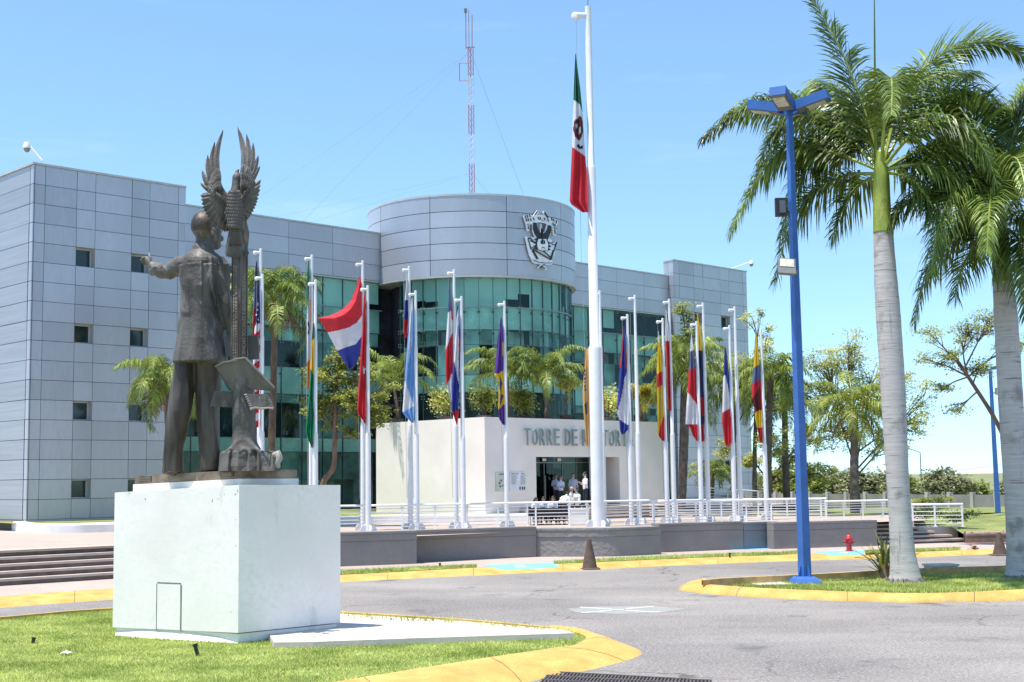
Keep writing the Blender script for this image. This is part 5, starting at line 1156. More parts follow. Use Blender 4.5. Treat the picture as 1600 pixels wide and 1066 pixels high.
flag('limp sky blue and white flag in front of the white entrance wall', b.y, [(465, 643), (490, 640), (530, 637), (570, 634), (600, 632), (640, 629), (645, 629), (658, 640), (661, 645)], [(465, 644), (500, 646.5), (560, 647.5), (620, 647), (661, 646.5)], 'w', [('l', [(637, 520), (646, 478)]), ('w', [(630, 588), (647, 634)]), ('l', [(629, 645), (647, 634)])], [('w', [(640, 500), (643.5, 480), (643, 540), (638, 570)])])
b = pole('white flagpole carrying the slate, white and red flag', 709, 421, 712.8, 826)
flag('limp slate blue, white and red flag, left of the blue and red one', b.y, [(446, 702), (480, 700), (520, 697.6), (560, 695.6), (600, 697), (626, 704)], [(446, 703.6), (480, 706.5), (520, 709), (560, 709), (626, 707)], 's', [('w', [(699, 489), (707, 484)]), ('r', [(697, 545), (708, 517)]), ('w', [(698, 603), (706, 583)])], [('r', [(705, 470), (709, 471), (709, 502), (705, 498)])])
b = pole('white flagpole carrying the white, blue and red flag with a red tip', 721, 463, 724.3, 827.5)
flag('limp white and deep blue flag ending in a red tip', b.y, [(478, 714), (510, 712), (560, 708.5), (600, 706), (640, 705.6), (664, 713.5)], [(478, 716), (520, 719), (600, 718), (645, 716), (664, 714.6)], 'b', [('r', [(706, 645), (716, 641)])], [('w', [(712.5, 500), (716, 482), (717, 602), (709, 562)]), ('r', [(716.5, 530), (720, 528), (719, 562), (717, 560)])])
b = pole('white flagpole carrying the purple flag', 788.3, 470, 792.5, 823)
flag('limp purple flag with a yellow emblem before the terrace palms', b.y, [(496, 782.6), (520, 779), (550, 776), (586, 772), (596, 779), (620, 779), (640, 778.6), (655, 780), (664, 786)], [(496, 783.6), (520, 786.5), (560, 788), (664, 788.5)], 'p', [('y', [(779, 584), (787, 578)]), ('p', [(778, 641), (787, 632)])], [('y', [(785, 535), (788, 533), (788, 560), (785.6, 556)]), ('p', [(781, 590), (785, 600), (781, 612), (780, 600)]), ('p', [(783, 615), (787, 618), (782, 634), (781, 628)])])
# the great pole
bm_ = pole('tallest white flagpole, thick and stepped, with the big tricolour', 909, 10, 934.5, 823, k=2.45, spike=True, j=(.318, .665))
em = [(896.5, 190), (899, 187), (902, 186), (904, 183), (906.5, 181), (909, 184), (910, 190), (911, 205), (909.5, 213), (906, 220), (902, 218), (898, 212), (895.5, 203)]
flag('big green, white and red flag with a brown eagle emblem on the tallest pole', bm_.y-.1, [(84, 899), (116, 897.4), (156, 896), (199, 894.6), (229, 893.7), (270, 891.8), (314, 890), (320, 893), (332, 910)], [(84, 900), (95, 901), (141, 907), (173, 910), (238, 914), (270, 917), (332, 919)], 'G', [('w', [(895, 155), (906, 163), (910, 176), (914, 200)]), ('r', [(893, 229), (911, 242), (920, 248)])], [('m', em), ('w', [(899, 195), (902, 193), (902.4, 199), (900, 201)]), ('w', [(904, 203), (907, 197), (907.4, 207), (904.6, 212)]), ('k', [(901, 228), (904, 225), (907, 229), (911, 227), (911, 232), (906, 233), (903, 231)])], nr=150, nc=20, amp=.15)
b = pole('white flagpole hidden behind the tallest one, carrying the ochre banner', 921, 500, 938, 818)
txt = [('n', [(912.3+(i % 2)*.8, 578+6*i), (915+(i % 2)*.6, 577+6*i), (915.2, 581+6*i), (912.6, 582+6*i)]) for i in range(6)]
flag('ochre banner with dark lettering showing left of the tallest pole', b.y, [(545, 914.5), (580, 912.3), (612, 910.4), (640, 911), (660, 913.3), (697, 915.6)], [(545, 921), (600, 922), (697, 924)], 't', [], txt+[('n', [(913.5, 632), (918, 626), (919, 646), (915, 648)])])
b = pole('white flagpole carrying the yellow, black and red flag, right beside the tallest', 936.5, 454, 944.2, 819.5)
flag('limp yellow, black and red flag partly behind its pole, beside the tallest one', b.y+.3, [(472, 930), (500, 929.6), (530, 931), (545, 934), (600, 935), (652, 937)], [(472, 931.2), (500, 934), (530, 938), (545, 942), (561, 945.5), (566, 942), (600, 944), (652, 944)], 'y', [('k', [(930, 534), (935, 480)]), ('r', [(930, 545), (938, 530), (945, 532)])])
b = pole('white flagpole carrying the blue, white and red-edged flag', 980.5, 491, 987.3, 820.3)
flag('limp blue and white flag edged in red over the last letters of the sign', b.y, [(508, 974.6), (540, 971), (570, 968.6), (600, 966.6), (645, 963.6), (655, 967.5), (672, 968.5), (679, 971.5)], [(508, 975.6), (540, 978), (600, 981), (640, 982), (672, 981.5), (679, 974)], 'b', [('w', [(964, 648), (972, 615), (976, 590), (982, 575)]), ('b', [(963, 652), (980, 664)])], [('r', [(974, 506), (975, 512), (973, 542), (970, 574), (968, 574), (971, 540)]), ('r', [(976.5, 545), (979, 545), (980, 580), (977.6, 575)])])
pole('bare white flagpole, second of the pair over the last letters of the sign', 991.4, 461, 999.6, 818.3)
b = pole('white flagpole carrying the yellow flag with a red band', 1035.6, 497, 1043, 817)
flag('limp yellow flag with a broad red band and red tip', b.y, [(518, 1028), (560, 1027), (600, 1026), (640, 1026.6), (680, 1028), (689, 1035)], [(518, 1029), (540, 1031.5), (580, 1036), (640, 1038), (689, 1038)], 'w', [('y', H(535)), ('r', [(1026, 585), (1036, 579)]), ('y', [(1026, 607), (1036, 601)]), ('r', [(1029, 682), (1032, 665), (1037, 651)])])
b = pole('white flagpole carrying the white-topped red flag', 1046, 467, 1054, 816)
flag('limp red flag with a white top, right of the yellow and red one', b.y, [(484, 1039.6), (530, 1039), (560, 1041), (600, 1042), (642, 1045)], [(484, 1040.6), (530, 1047), (580, 1049), (642, 1049)], 'w', [('r', H(533))])
b = pole('white flagpole carrying the white, slate, red and white flag', 1086, 502, 1096.5, 815.6)
flag('limp flag, white, slate blue, red and white again, widest of the right group', b.y, [(523, 1079.6), (545, 1078), (580, 1076), (615, 1074), (640, 1072), (663, 1070.6), (668, 1078), (680, 1082), (689, 1088)], [(523, 1080.6), (545, 1084), (600, 1089), (689, 1090)], 'w', [('s', [(1078, 550), (1087, 545)]), ('r', [(1075, 580), (1087, 573)]), ('w', [(1073, 612), (1080, 619), (1089, 633)]), ('r', [(1070, 664), (1090, 664)])])
b = pole('white flagpole carrying the yellow, navy and red flag behind the slate one', 1096, 473, 1107.5, 815)
flag('limp yellow, navy and red flag half hidden by the pole before it', b.y, [(490, 1088.8), (540, 1089.6), (600, 1091), (690, 1096)], [(490, 1090), (520, 1095), (545, 1097), (600, 1100), (690, 1100)], 'y', [('n', H(548)), ('r', H(620)), ('n', H(650)), ('r', H(664))])
b = pole('white flagpole carrying the blue, white and red tricolour', 1137, 508, 1148.5, 814.3)
flag('limp blue, white and red tricolour left of the last bare pole', b.y, [(542, 1132.6), (580, 1130.6), (600, 1129.6), (640, 1128.6), (660, 1128), (690, 1132), (696, 1134)], [(542, 1133.6), (560, 1137), (600, 1140), (640, 1142.5), (692, 1143), (696, 1140)], 'b', [('w', [(1129.5, 588), (1134, 586), (1141, 625)]), ('r', [(1128, 645), (1142, 637)])])
pole('bare white flagpole, between the tricolour and the last flag', 1145, 479, 1157.6, 813.8)
b = pole('white flagpole at the right end, carrying the yellow, slate and red flag', 1187, 514, 1198.3, 812.2, truck=False)
flag('limp yellow, slate blue and red flag on the last pole to the right', b.y, [(516, 1180.6), (545, 1178.6), (575, 1177), (600, 1175), (622, 1174), (640, 1179), (655, 1180), (692, 1188)], [(516, 1181), (545, 1184.5), (575, 1188), (620, 1190), (692, 1191)], 'y', [('s', [(1177, 575), (1187, 569)]), ('r', [(1175, 601), (1188, 593)]), ('y', [(1180, 645), (1188, 641)]), ('r', [(1180, 668), (1189, 668)])], [('m', [(1175, 624), (1187, 604), (1189, 640), (1180, 643)])])
# ================================================================ LAMP POST, PALMS, TREES, SMALL THINGS
BLUEP = M('blue_post_paint', (.04, .13, .40), .4, var=.12, scale=2, fine=.08)
LENS = M('lamp_lens', (.62, .58, .48), .25, var=.15, scale=6)
LGREY = M('lamp_underside', (.16, .16, .17), .5, var=.1)
lb = G(1258, 913, Z_R); zt = D(1233, 178, lb.y).z; xt_ = D(1233, 178, lb.y).x
lamp = thing('lamp_post', 'tall blue lamp post with four box lamps in front of the palms', 'lamp post', lb)
m = MB(); m.rings([[Vector((lb.x+sx*w_, lb.y+sy*w_, lb.z+z)) for sx, sy in ((-1, -1), (1, -1), (1, 1), (-1, 1))] for w_, z in ((.40, 0), (.40, .07), (.33, .17), (.27, .21), (.20, .23))]); m.build('base_plate', BLUEP, lamp, fix=True)
m = MB(); rz_ = Matrix.Rotation(.45, 3, 'Z')
sq = lambda w_, z, cx=0: [Vector((lb.x+cx, lb.y, z))+rz_ @ Vector((sx*w_, sy*w_, 0)) for sx, sy in ((-1, -1), (1, -1), (1, 1), (-1, 1))]
dxp = xt_-lb.x
m.rings([sq(.135, lb.z+.15), sq(.075, zt, dxp)]); m.build('pole', BLUEP, lamp, fix=True)
for i in range(4):
    m = MB(); a = i*1.571+.45; p = lb+Vector((math.cos(a)*.29, math.sin(a)*.29, .1)); m.lathe([(.035, 0), (.035, .07), (.015, .08), (.015, .14)], p, 6); m.build('anchor_bolt', BLUEP, lamp)
for i in range(4):
    m = MB(); a = i*1.571+.45; d = rz_ @ Vector((math.cos(i*1.571), math.sin(i*1.571), 0)); m.add([lb+d*.14+Vector((0, 0, .15)), lb+d*.27+Vector((0, 0, .15)), lb+d*.14+Vector((0, 0, .55))], [(0, 1, 2)]); sd = Vector((-d.y, d.x, 0))*.015
    v = m.v[:]; m.v = []; m.f = []; m.mi = []; m.add([Vector(q)+sd for q in v]+[Vector(q)-sd for q in v], [(0, 1, 2), (5, 4, 3), (0, 3, 4, 1), (1, 4, 5, 2), (2, 5, 3, 0)]); m.build('gusset', BLUEP, lamp, fix=True)
topc = Vector((xt_, lb.y, zt))
for az in (-117, -27, 63, 153):
    a = R(az); d = Vector((math.cos(a), math.sin(a), 0)); s = Vector((-d.y, d.x, 0)); up = Vector((0, 0, 1)); tl = R(13); dd = d*math.cos(tl)+up*math.sin(tl); uu = up*math.cos(tl)-d*math.sin(tl)
    m = MB(); m.tube([topc-up*.05, topc+d*.30+up*.06], .035, 6); c = topc+d*.26+up*.05
    o_ = c-s*.24; m.obox(o_+uu*.0, dd*.98, s*.48, uu*.27, 0); hd = m.build('lamp_head', BLUEP, lamp)
    m = MB(); m.obox(o_+dd*.02+s*.02-uu*.022, dd*.94, s*.44, uu*.02, 0); m.build('underside', LGREY, hd)
    m = MB(); m.obox(o_+dd*.30+s*.07-uu*.04, dd*.56, s*.34, uu*.017, 0); m.build('lens', LENS, hd)
m = MB(); m.cbox(topc+Vector((0, 0, .03)), .22, .22, .16, .45); m.build('pole_cap', BLUEP, lamp)
# loudspeaker and floodlight on the post
sp_ = D(1219, 325, lb.y-.05); t = thing('loudspeaker', 'black box loudspeaker mounted on the left of the blue lamp post', 'loudspeaker', sp_)
m = MB(); m.rings([[sp_+Vector((x, y, z)) for x, z in ((-w_, -h), (w_, -h), (w_, h), (-w_, h))] for y, w_, h in ((-.16, .155, .27), (.0, .16, .27), (.16, .11, .2))]); m.build('cabinet', BLACK, t, fix=True)
m = MB(); m.cbox(sp_+Vector((.03, -.2, 0)), .16, .08, .36); m.build('horn', M('speaker_grey', (.10, .11, .13), .5), t)
m = MB(); m.tube([sp_+Vector((0, .05, -.1)), Vector((lb.x+dxp*.8, lb.y, sp_.z-.1))], .03, 6); m.build('bracket', BLACK, t)
fl = D(1229, 417, lb.y-.28); t = thing('floodlight', 'grey square floodlight clamped to the blue lamp post below the loudspeaker', 'floodlight', fl)
rt = Matrix.Rotation(.10, 3, 'Y') @ Matrix.Rotation(-.45, 3, 'X'); m = MB()
def rbox(c, sx, sy, sz, off): 
    a, b, d = rt @ Vector((sx, 0, 0)), rt @ Vector((0, sy, 0)), rt @ Vector((0, 0, sz)); o_ = c+rt @ Vector(off)-(a+b+d)/2; m.obox(o_, a, b, d)
rbox(fl, .50, .12, .52, (0, 0, 0)); m.build('housing', M('floodlight_grey', (.20, .21, .21), .45, metal=.3), t)
m = MB(); rbox(fl, .40, .02, .26, (0, -.068, .09)); m.build('lens', LENS, t)
m = MB(); m.tube([fl+Vector((.27, 0, -.1)), fl+Vector((.30, .12, -.2)), Vector((lb.x+dxp*.7, lb.y, fl.z-.2))], .03, 6); m.build('bracket', STEEL, t)
# ---- royal palms
def trunkmat():
    m = bpy.data.materials.new('royal_palm_bark'); N, L = nodes(m); b = N['Principled BSDF']; b.inputs['Roughness'].default_value = .8
    g = N.new('ShaderNodeNewGeometry'); v = g.outputs['Position']; mp = N.new('ShaderNodeMapping'); mp.inputs['Scale'].default_value = (.6, .6, 11); L.new(v, mp.inputs['Vector'])
    mp2 = N.new('ShaderNodeMapping'); mp2.inputs['Scale'].default_value = (5, 5, .35); L.new(v, mp2.inputs['Vector'])
    c = mix_rgb(N, L, (.50, .47, .445), (.42, .395, .375), noise_fac(N, L, mp.outputs[0], 1.4, 5, .4, .65))
    c = mix_rgb(N, L, c, (.22, .20, .185), noise_fac(N, L, mp.outputs[0], 1.5, 3, .60, .66)); c = mix_rgb(N, L, c, (.14, .125, .115), noise_fac(N, L, mp2.outputs[0], 1.5, 4, .64, .80)); c = mix_rgb(N, L, c, (.50, .48, .45), noise_fac(N, L, v, 1.6, 5, .58, .75))
    c = mix_rgb(N, L, c, (.26, .24, .225), noise_fac(N, L, v, 1.3, 5, .56, .68, .6)); c = mix_rgb(N, L, c, (.17, .15, .14), noise_fac(N, L, mp2.outputs[0], .7, 5, .62, .72, .6))
    L.new(c, b.inputs['Base Color']); n = N.new('ShaderNodeTexNoise'); n.inputs['Scale'].default_value = 3; n.inputs['Detail'].default_value = 5; L.new(mp.outputs[0], n.inputs['Vector'])
    bp = N.new('ShaderNodeBump'); bp.inputs['Strength'].default_value = .3; bp.inputs['Distance'].default_value = .03; L.new(n.outputs['Fac'], bp.inputs['Height']); L.new(bp.outputs[0], b.inputs['Normal']); return m
RBARK = trunkmat()
def shaftmat():
    return M('green_crownshaft', (.20, .27, .035), .35, var=.22, scale=2.5, stretch=(1, 1, .3), c2=(.30, .34, .06), fine=.1)
SHAFT = shaftmat()
def royal(label, prof, shaft, fronds, seed, spear=None):
    b = G(prof[0][0], prof[0][1], Z_R); Y = b.y; K = 2127/Y; rnd = random.Random(seed); t = thing('royal_palm', label, 'palm', b, 'royal palms on the grass island')
    pr = smoothpoly([Vector((x, y, w_)) for x, y, w_ in prof], 6); m = MB()
    m.tube([b+Vector((0, 0, -.1))]+[D(p.x, p.y, Y) for p in pr], [pr[0].z/2/K*1.05]+[p.z/2/K*(1+.012*math.sin(i*2.1)) for i, p in enumerate(pr)], 24); m.build('trunk', RBARK, t, smooth=R(60))
    m = MB(); m.lathe([(pr[0].z/2/K*1.12, -.06), (pr[0].z/2/K*1.08, .04), (pr[0].z/2/K*.98, .12)], b, 22)
    for i in range(34):
        a = rnd.random()*6.28; r0 = pr[0].z/2/K*1.05; d = Vector((math.cos(a), math.sin(a), 0)); m.tube([b+d*r0*.95+Vector((0, 0, .12*rnd.random()+.04)), b+d*(r0*1.12)+Vector((0, 0, -.03))], [.03, .018], 5)
    m.build('root_collar', M('grey_root', (.19, .17, .155), .9, var=.3, scale=6), t)
    m = MB(); sp = smoothpoly([Vector((x, y, w_)) for x, y, w_ in shaft], 5); m.tube([D(p.x, p.y, Y) for p in sp], [p.z/2/K for p in sp], 18); m.build('crownshaft', SHAFT, t, smooth=4)
    if spear: m = MB(); P = [D(x, y, Y+.1) for x, y in spear]; m.tube(P, [.07]+[.035]*(len(P)-2)+[.01], 6); m.build('spear_leaf', [LF_ROYAL], t)
    for f in fronds:
        yl = f[-1] if isinstance(f[-1], str) else ''; pts = [q for q in f if not isinstance(q, str)]
        P = smoothpoly([D(q[0], q[1], Y+(q[2] if len(q) > 2 else 0)) for q in pts], 6); L_ = sum((b_-a_).length for a_, b_ in zip(P[:-1], P[1:]))
        m = MB(); frond(m, P, 1.42 if 's' not in yl else 1.2, int(118*max(.75, L_/4.2)), .034, .66 if 'u' not in yl else .22, rnd, 0, 1, r0=.06, s0=.15, fwd=.7, sp=.6)
        m.build('frond', [LF_ROYALY if 'y' in yl else LF_ROYAL, SHAFT], t)
royal('royal palm with the full crown, its grey trunk beside the spiky plant', [(1415, 911, 53), (1413.5, 893, 45), (1410, 860, 38), (1406, 800, 34), (1401, 720, 35), (1396, 620, 37.5), (1391, 540, 38), (1387, 480, 37.5), (1383, 420, 34), (1380, 362, 30)], [(1380, 364, 31), (1379, 345, 29), (1377.5, 310, 27), (1377, 280, 25.5), (1376, 262, 21), (1376, 235, 10)], [
 [(1375, 262), (1355, 185, .3), (1312, 75, .8), (1264, -10, 1.2), 'u'],
 [(1377, 262), (1384, 165, -1), (1391, 122, -2.0), (1394, 135, -3.0), (1393, 180, -3.9), 's'],
 [(1379, 262), (1412, 145, .3), (1480, 80, .5), (1555, 66, .6), (1602, 92, .5), 'u'],
 [(1373, 264, .2), (1305, 195, 1.2), (1225, 162, 1.7), (1155, 172, 1.7), (1102, 214, 1.4)],
 [(1373, 266), (1300, 238, .8), (1232, 228, 1.2), (1180, 285, 1.4), (1142, 362, 1.4)],
 [(1373, 272), (1320, 275, .8), (1268, 305, 1.4), (1232, 360, 1.6), (1210, 440, 1.6)],
 [(1379, 264), (1430, 207, -.6), (1490, 192, -1.2), (1538, 235, -1.6), (1560, 300, -1.8)],
 [(1381, 270), (1430, 250, .8), (1480, 272, 1.4), (1518, 335, 1.6), (1528, 410, 1.7)],
 [(1378, 262), (1400, 175, 1.2), (1450, 122, 2.4), (1520, 115, 3.4)],
 [(1374, 262), (1340, 175, 1), (1300, 135, 2.2), (1262, 145, 3)],
 [(1373, 266), (1330, 222, 1), (1290, 212, 1.8), (1252, 248, 2.2), (1228, 330, 2.4)],
 [(1381, 270), (1420, 278, -.6), (1455, 320, -1), (1470, 378, -1.2)],
 [(1372, 273), (1345, 288, .5), (1318, 325, .8), (1300, 372, 1)],
 [(1380, 266), (1440, 235, .2), (1500, 240, .3), (1545, 300, .3), (1556, 370, .2)],
 [(1375, 262), (1362, 190, 2), (1340, 150, 3.4), (1330, 190, 4.6)],
 [(1378, 262), (1425, 180, .8), (1490, 140, 1.4), (1550, 165, 1.8), (1580, 215, 2)],
 [(1380, 266), (1450, 258, -.5), (1510, 298, -.9), (1545, 370, -1.1), (1560, 440, -1.2)],
 [(1374, 264), (1335, 232, 1), (1285, 240, 1.8), (1243, 295, 2.2), (1218, 375, 2.3)],
 [(1374, 262), (1330, 200, 1.6), (1275, 175, 2.8), (1215, 200, 3.6), (1185, 260, 3.9)]], 3, [(1369, 262), (1367, 120), (1366, -25)])
royal('royal palm at the right edge of the picture, its trunk cut by the frame', [(1598, 905, 56), (1596.5, 885, 47), (1592, 830, 38), (1587, 760, 36), (1580, 640, 37.5), (1572, 500, 36), (1567, 440, 31)], [(1567, 442, 32), (1566, 425, 30), (1564, 390, 27), (1563, 362, 24), (1563, 345, 19), (1563, 320, 9)], [
 [(1561, 347), (1512, 303, -.4), (1455, 296, -.7), (1408, 322, -.9), (1388, 352, -1)],
 [(1560, 352), (1522, 348, .3), (1475, 385, .6), (1443, 440, .8), (1428, 505, .9)],
 [(1566, 345), (1605, 290), (1660, 290), (1710, 340)],
 [(1563, 342), (1562, 265, .4), (1580, 185, .8), (1606, 130, 1), 'u'],
 [(1562, 344), (1537, 255, .6), (1500, 220, 1.2), (1455, 230, 1.8)],
 [(1562, 346), (1556, 305, -1), (1550, 295, -2), (1546, 330, -3), (1542, 395, -3.5)],
 [(1566, 352), (1612, 352, .2), (1645, 420, .3), (1655, 490, .3)],
 [(1564, 344), (1592, 245, 1), (1630, 205, 1.8), (1680, 220, 2.6)],
 [(1560, 354), (1532, 372, -.4), (1505, 415, -.6), (1492, 465, -.7)],
 [(1566, 354), (1590, 372, -1), (1604, 425, -1.4), (1606, 490, -1.5)],
 [(1562, 344), (1570, 260, -1), (1590, 250, -2), (1604, 300, -3)],
 [(1561, 350), (1535, 330, 1.2), (1500, 350, 2.2), (1475, 410, 2.6)],
 [(1561, 346), (1525, 290, -1), (1490, 300, -1.8), (1465, 360, -2.2), (1455, 430, -2.4)],
 [(1566, 350), (1600, 330, -1), (1630, 380, -1.5), (1640, 450, -1.7)], [(1562, 344), (1585, 280, 1.5), (1612, 250, 2.4), (1640, 280, 3)], [(1561, 342), (1530, 220, -.3), (1500, 170, -.5), (1468, 168, -.6), 'u'],
 [(1562, 342), (1580, 230, .2), (1600, 170, .2), (1630, 140, .2), 'u']], 5)
# ---- spiky plant, block and slab on the island
yb = G(1383, 906, Z_R); t = thing('yucca', 'spiky yellow-green plant at the foot of the left palm', 'plant', yb); rnd = random.Random(2); m = MB()
for i in range(38):
    a = rnd.random()*6.28; e = rnd.uniform(.5, 1.45); L_ = rnd.uniform(.7, 1.25); P = arc(yb+Vector((rnd.gauss(0, .08), rnd.gauss(0, .08), .12+.3*rnd.random())), a, e, L_, rnd.uniform(.1, .9), 5); s = Vector((-math.sin(a), math.cos(a), 0))
    rs = [[p-s*w_, p+Vector((0, 0, -.012)), p+s*w_] for p, w_ in zip(P, (.03, .045, .045, .035, .022, .004))]; m.rings(rs, 0, cap=False, closed=False)
m.build('leaves', leafmat('yucca_leaf', (.20, .22, .04), (.32, .31, .07)), t)
m = MB(); m.tube([yb+Vector((0, 0, -.05)), yb+Vector((0, 0, .45))], [.16, .12], 8); m.build('stem', DEADL, t)
p = G(1476, 898.5, Z_R); t = thing('utility_box', 'low pale concrete box in the grass between the two palms', 'concrete box', p); m = MB(); m.cbox(p+Vector((0, .35, .12)), .82, .6, .26, .15); m.build('body', CONC, t); m = MB(); m.cbox(p+Vector((0, .35, .285)), .9, .68, .06, .15); m.build('lid', CONC, t)
m = MB(); p = G(1203, 915, Z_R); m.cbox(p+Vector((0, .1, .02)), .95, .9, .07, .1); o = m.build('cover_slab', CONC, loc=p); tag(o, 'flat pale concrete cover slab in the grass left of the blue lamp post', 'slab')
# ---- cones
def cone(x, yb_, yt_, label):
    p = G(x, yb_, 0.0); h = D(x, yt_, p.y).z; t = thing('traffic_cone', label, 'traffic cone', p, 'faded traffic cones by the far kerb'); CB = M('faded_cone_rubber', (.105, .068, .05), .75, var=.25, scale=4)
    m = MB(); m.lathe([(.27, .05), (.255, .10), (.085, h*.93), (.075, h), (.055, h), (.05, h*.9)], p, 18); m.build('cone', CB, t, smooth=R(50))
    m = MB(); m.rings([[p+Vector((sx*w_, sy*w_, z)) for sx, sy in ((-1, -.7), (-.7, -1), (.7, -1), (1, -.7), (1, .7), (.7, 1), (-.7, 1), (-1, .7))] for w_, z in ((.36, .0), (.36, .035), (.30, .055))]); m.build('base', CB, t, fix=True)
cone(921.5, 889.5, 843, 'faded brown traffic cone in front of the rough curved wall'); cone(1562.5, 868, 832, 'faded brown traffic cone at the right edge beside the second palm')
# ---- hydrant
p = G(1327, 861.5, Z_SW); h = D(1327, 832, p.y).z-Z_SW; k = h/.80; t = thing('fire_hydrant', 'red fire hydrant on the pavement before the grey box wall', 'fire hydrant', p); RH = M('hydrant_red', (.46, .025, .03), .4, var=.15, scale=5)
m = MB(); m.lathe([(r*k, z*k) for r, z in ((.17, 0), (.17, .04), (.115, .05), (.11, .30), (.115, .45), (.15, .46), (.15, .50), (.12, .51))], p, 18); m.build('barrel', RH, t, smooth=R(40))
m = MB(); m.lathe([(r*k, z*k) for r, z in ((.165, .51), (.165, .54), (.15, .56), (.125, .64), (.07, .70), (.035, .71), (.035, .78), (.0, .785))], p, 18); m.build('bonnet', RH, t, smooth=R(40))
for d, r in ((Vector((-1, 0, 0)), .055), (Vector((1, 0, 0)), .055), (Vector((.25, -1, 0)).normalized(), .08)):
    m = MB(); a = p+Vector((0, 0, .40*k)); m.tube([a+d*.08*k, a+d*.17*k], r*k, 12); m.tube([a+d*.17*k, a+d*.22*k], r*1.25*k, 12); m.tube([a+d*.22*k, a+d*.25*k], r*.4*k, 6); m.build('outlet', RH, t, smooth=R(40))
# ---- sprinklers
def sprinkler(x, y0, y1, z, lean, label):
    p = G(x, y0, z); h = max(.12, D(x, y1, p.y).z-z); t = thing('sprinkler', label, 'sprinkler', p); m = MB(); e = p+Vector((lean*h, 0, h)); m.tube([p, p.lerp(e, .8)], .035, 8); m.build('riser', BLACK, t); m = MB(); m.tube([p.lerp(e, .78), e], [.045, .05], 8); m.build('head', BLACK, t)
sprinkler(309, 1025, 1006, Z_L, -.25, 'black sprinkler stub leaning in the grass beside the pedestal'); sprinkler(51, 1006, 1000.5, Z_L, .2, 'black sprinkler head low in the lawn at the far left'); sprinkler(687.5, 886.5, 880, Z_SW, 0, 'black sprinkler stub on the verge left of the blue ramp'); sprinkler(1140.5, 871, 864, Z_SW, 0, 'black sprinkler stub on the verge left of the lamp post')
# ---- bird
p = D(1521, 859, 55); t = thing('bird', 'small reddish bird flying low over the far pavement', 'bird', p); BR_ = M('bird_brown', (.30, .15, .10), .8, var=.3, scale=20)
m = MB(); m.tube([p+Vector(q) for q in ((-.24, 0, .03), (-.15, 0, .0), (0, 0, -.01), (.11, 0, .03), (.17, 0, .06), (.23, 0, .055))], [.02, .045, .07, .055, .045, .008], 10); m.build('body', BR_, t, smooth=4)
for s in (-1, 1):
    m = MB(); rs = []
    for q, ch, zz, sw in ((.03, .13, .03, 0), (.15, .15, .12, .01), (.28, .12, .17, -.03), (.40, .03, .18, -.10)):
        c_ = p+Vector((sw, s*q, zz)); rs.append([c_+Vector((ch*.5, 0, 0)), c_+Vector((0, 0, .012)), c_+Vector((-ch*.5, 0, 0)), c_+Vector((0, 0, -.006))])
    m.rings(rs); m.build('wing', BR_, t, fix=True)
# ---- fence at the back right
f0, f1 = D(1680, 795, 78), D(1030, 790, 114); f0.z = f1.z = .3; fd = f1-f0; FL = fd.length; fu = fd.normalized(); fn = Vector((-fu.y, fu.x, 0)); t = thing('fence', 'long pale corrugated concrete fence at the back right', 'fence', f0); FM = M('fence_concrete', (.45, .44, .425), .85, var=.1, scale=1, isl=.05)
nP_ = 22; ztp = 1.92
for i in range(nP_+1):
    m = MB(); p = f0+fu*(FL*i/nP_); m.obox(p-fu*.13-fn*.12, fu*.26, fn*.24, Vector((0, 0, ztp-.3+.08))); m.build('post', FM, t)
    if i < nP_:
        m = MB(); a = p+fu*.13; L_ = FL/nP_-.26; n = 22; vs = []
        for j in range(n*2+1):
            q = a+fu*(L_*j/(2*n))+fn*(.05 if j % 2 else -.04); vs += [q, q+Vector((0, 0, ztp-.38))]
        m.add(vs, [(2*j, 2*j+2, 2*j+3, 2*j+1) for j in range(n*2)]); m.obox(a+fn*-.07, fu*L_, fn*.14, Vector((0, 0, .3))); m.build('panel', FM, t)
# green strip on the upper level, right, falling away to the fence
m = MB(); nr_ = [G(x, y, Z_PL+.03) for x, y in ((1078, 806.8), (1180, 806), (1290, 805.5), (1440, 803.5), (1560, 801), (1700, 799))]; fr_ = [Vector((x, y, .45)) for x, y in ((14.5, 93), (17.5, 100), (25, 110), (34, 110), (44, 108), (58, 106))]
for a_, b_ in zip(nr_, fr_):
    for k in range(9): q = k/8; p = a_.lerp(b_, q); m.v.append((p.x, p.y, a_.z+(b_.z-a_.z)*q**1.2+.05*math.sin(p.x*.9+k)*(0 < k < 8)))
for i in range(5):
    for k in range(8): m.f.append((i*9+k, (i+1)*9+k, (i+1)*9+k+1, i*9+k+1)); m.mi.append(0)
struct(m.build('lawn', LAWN2, smooth=4))
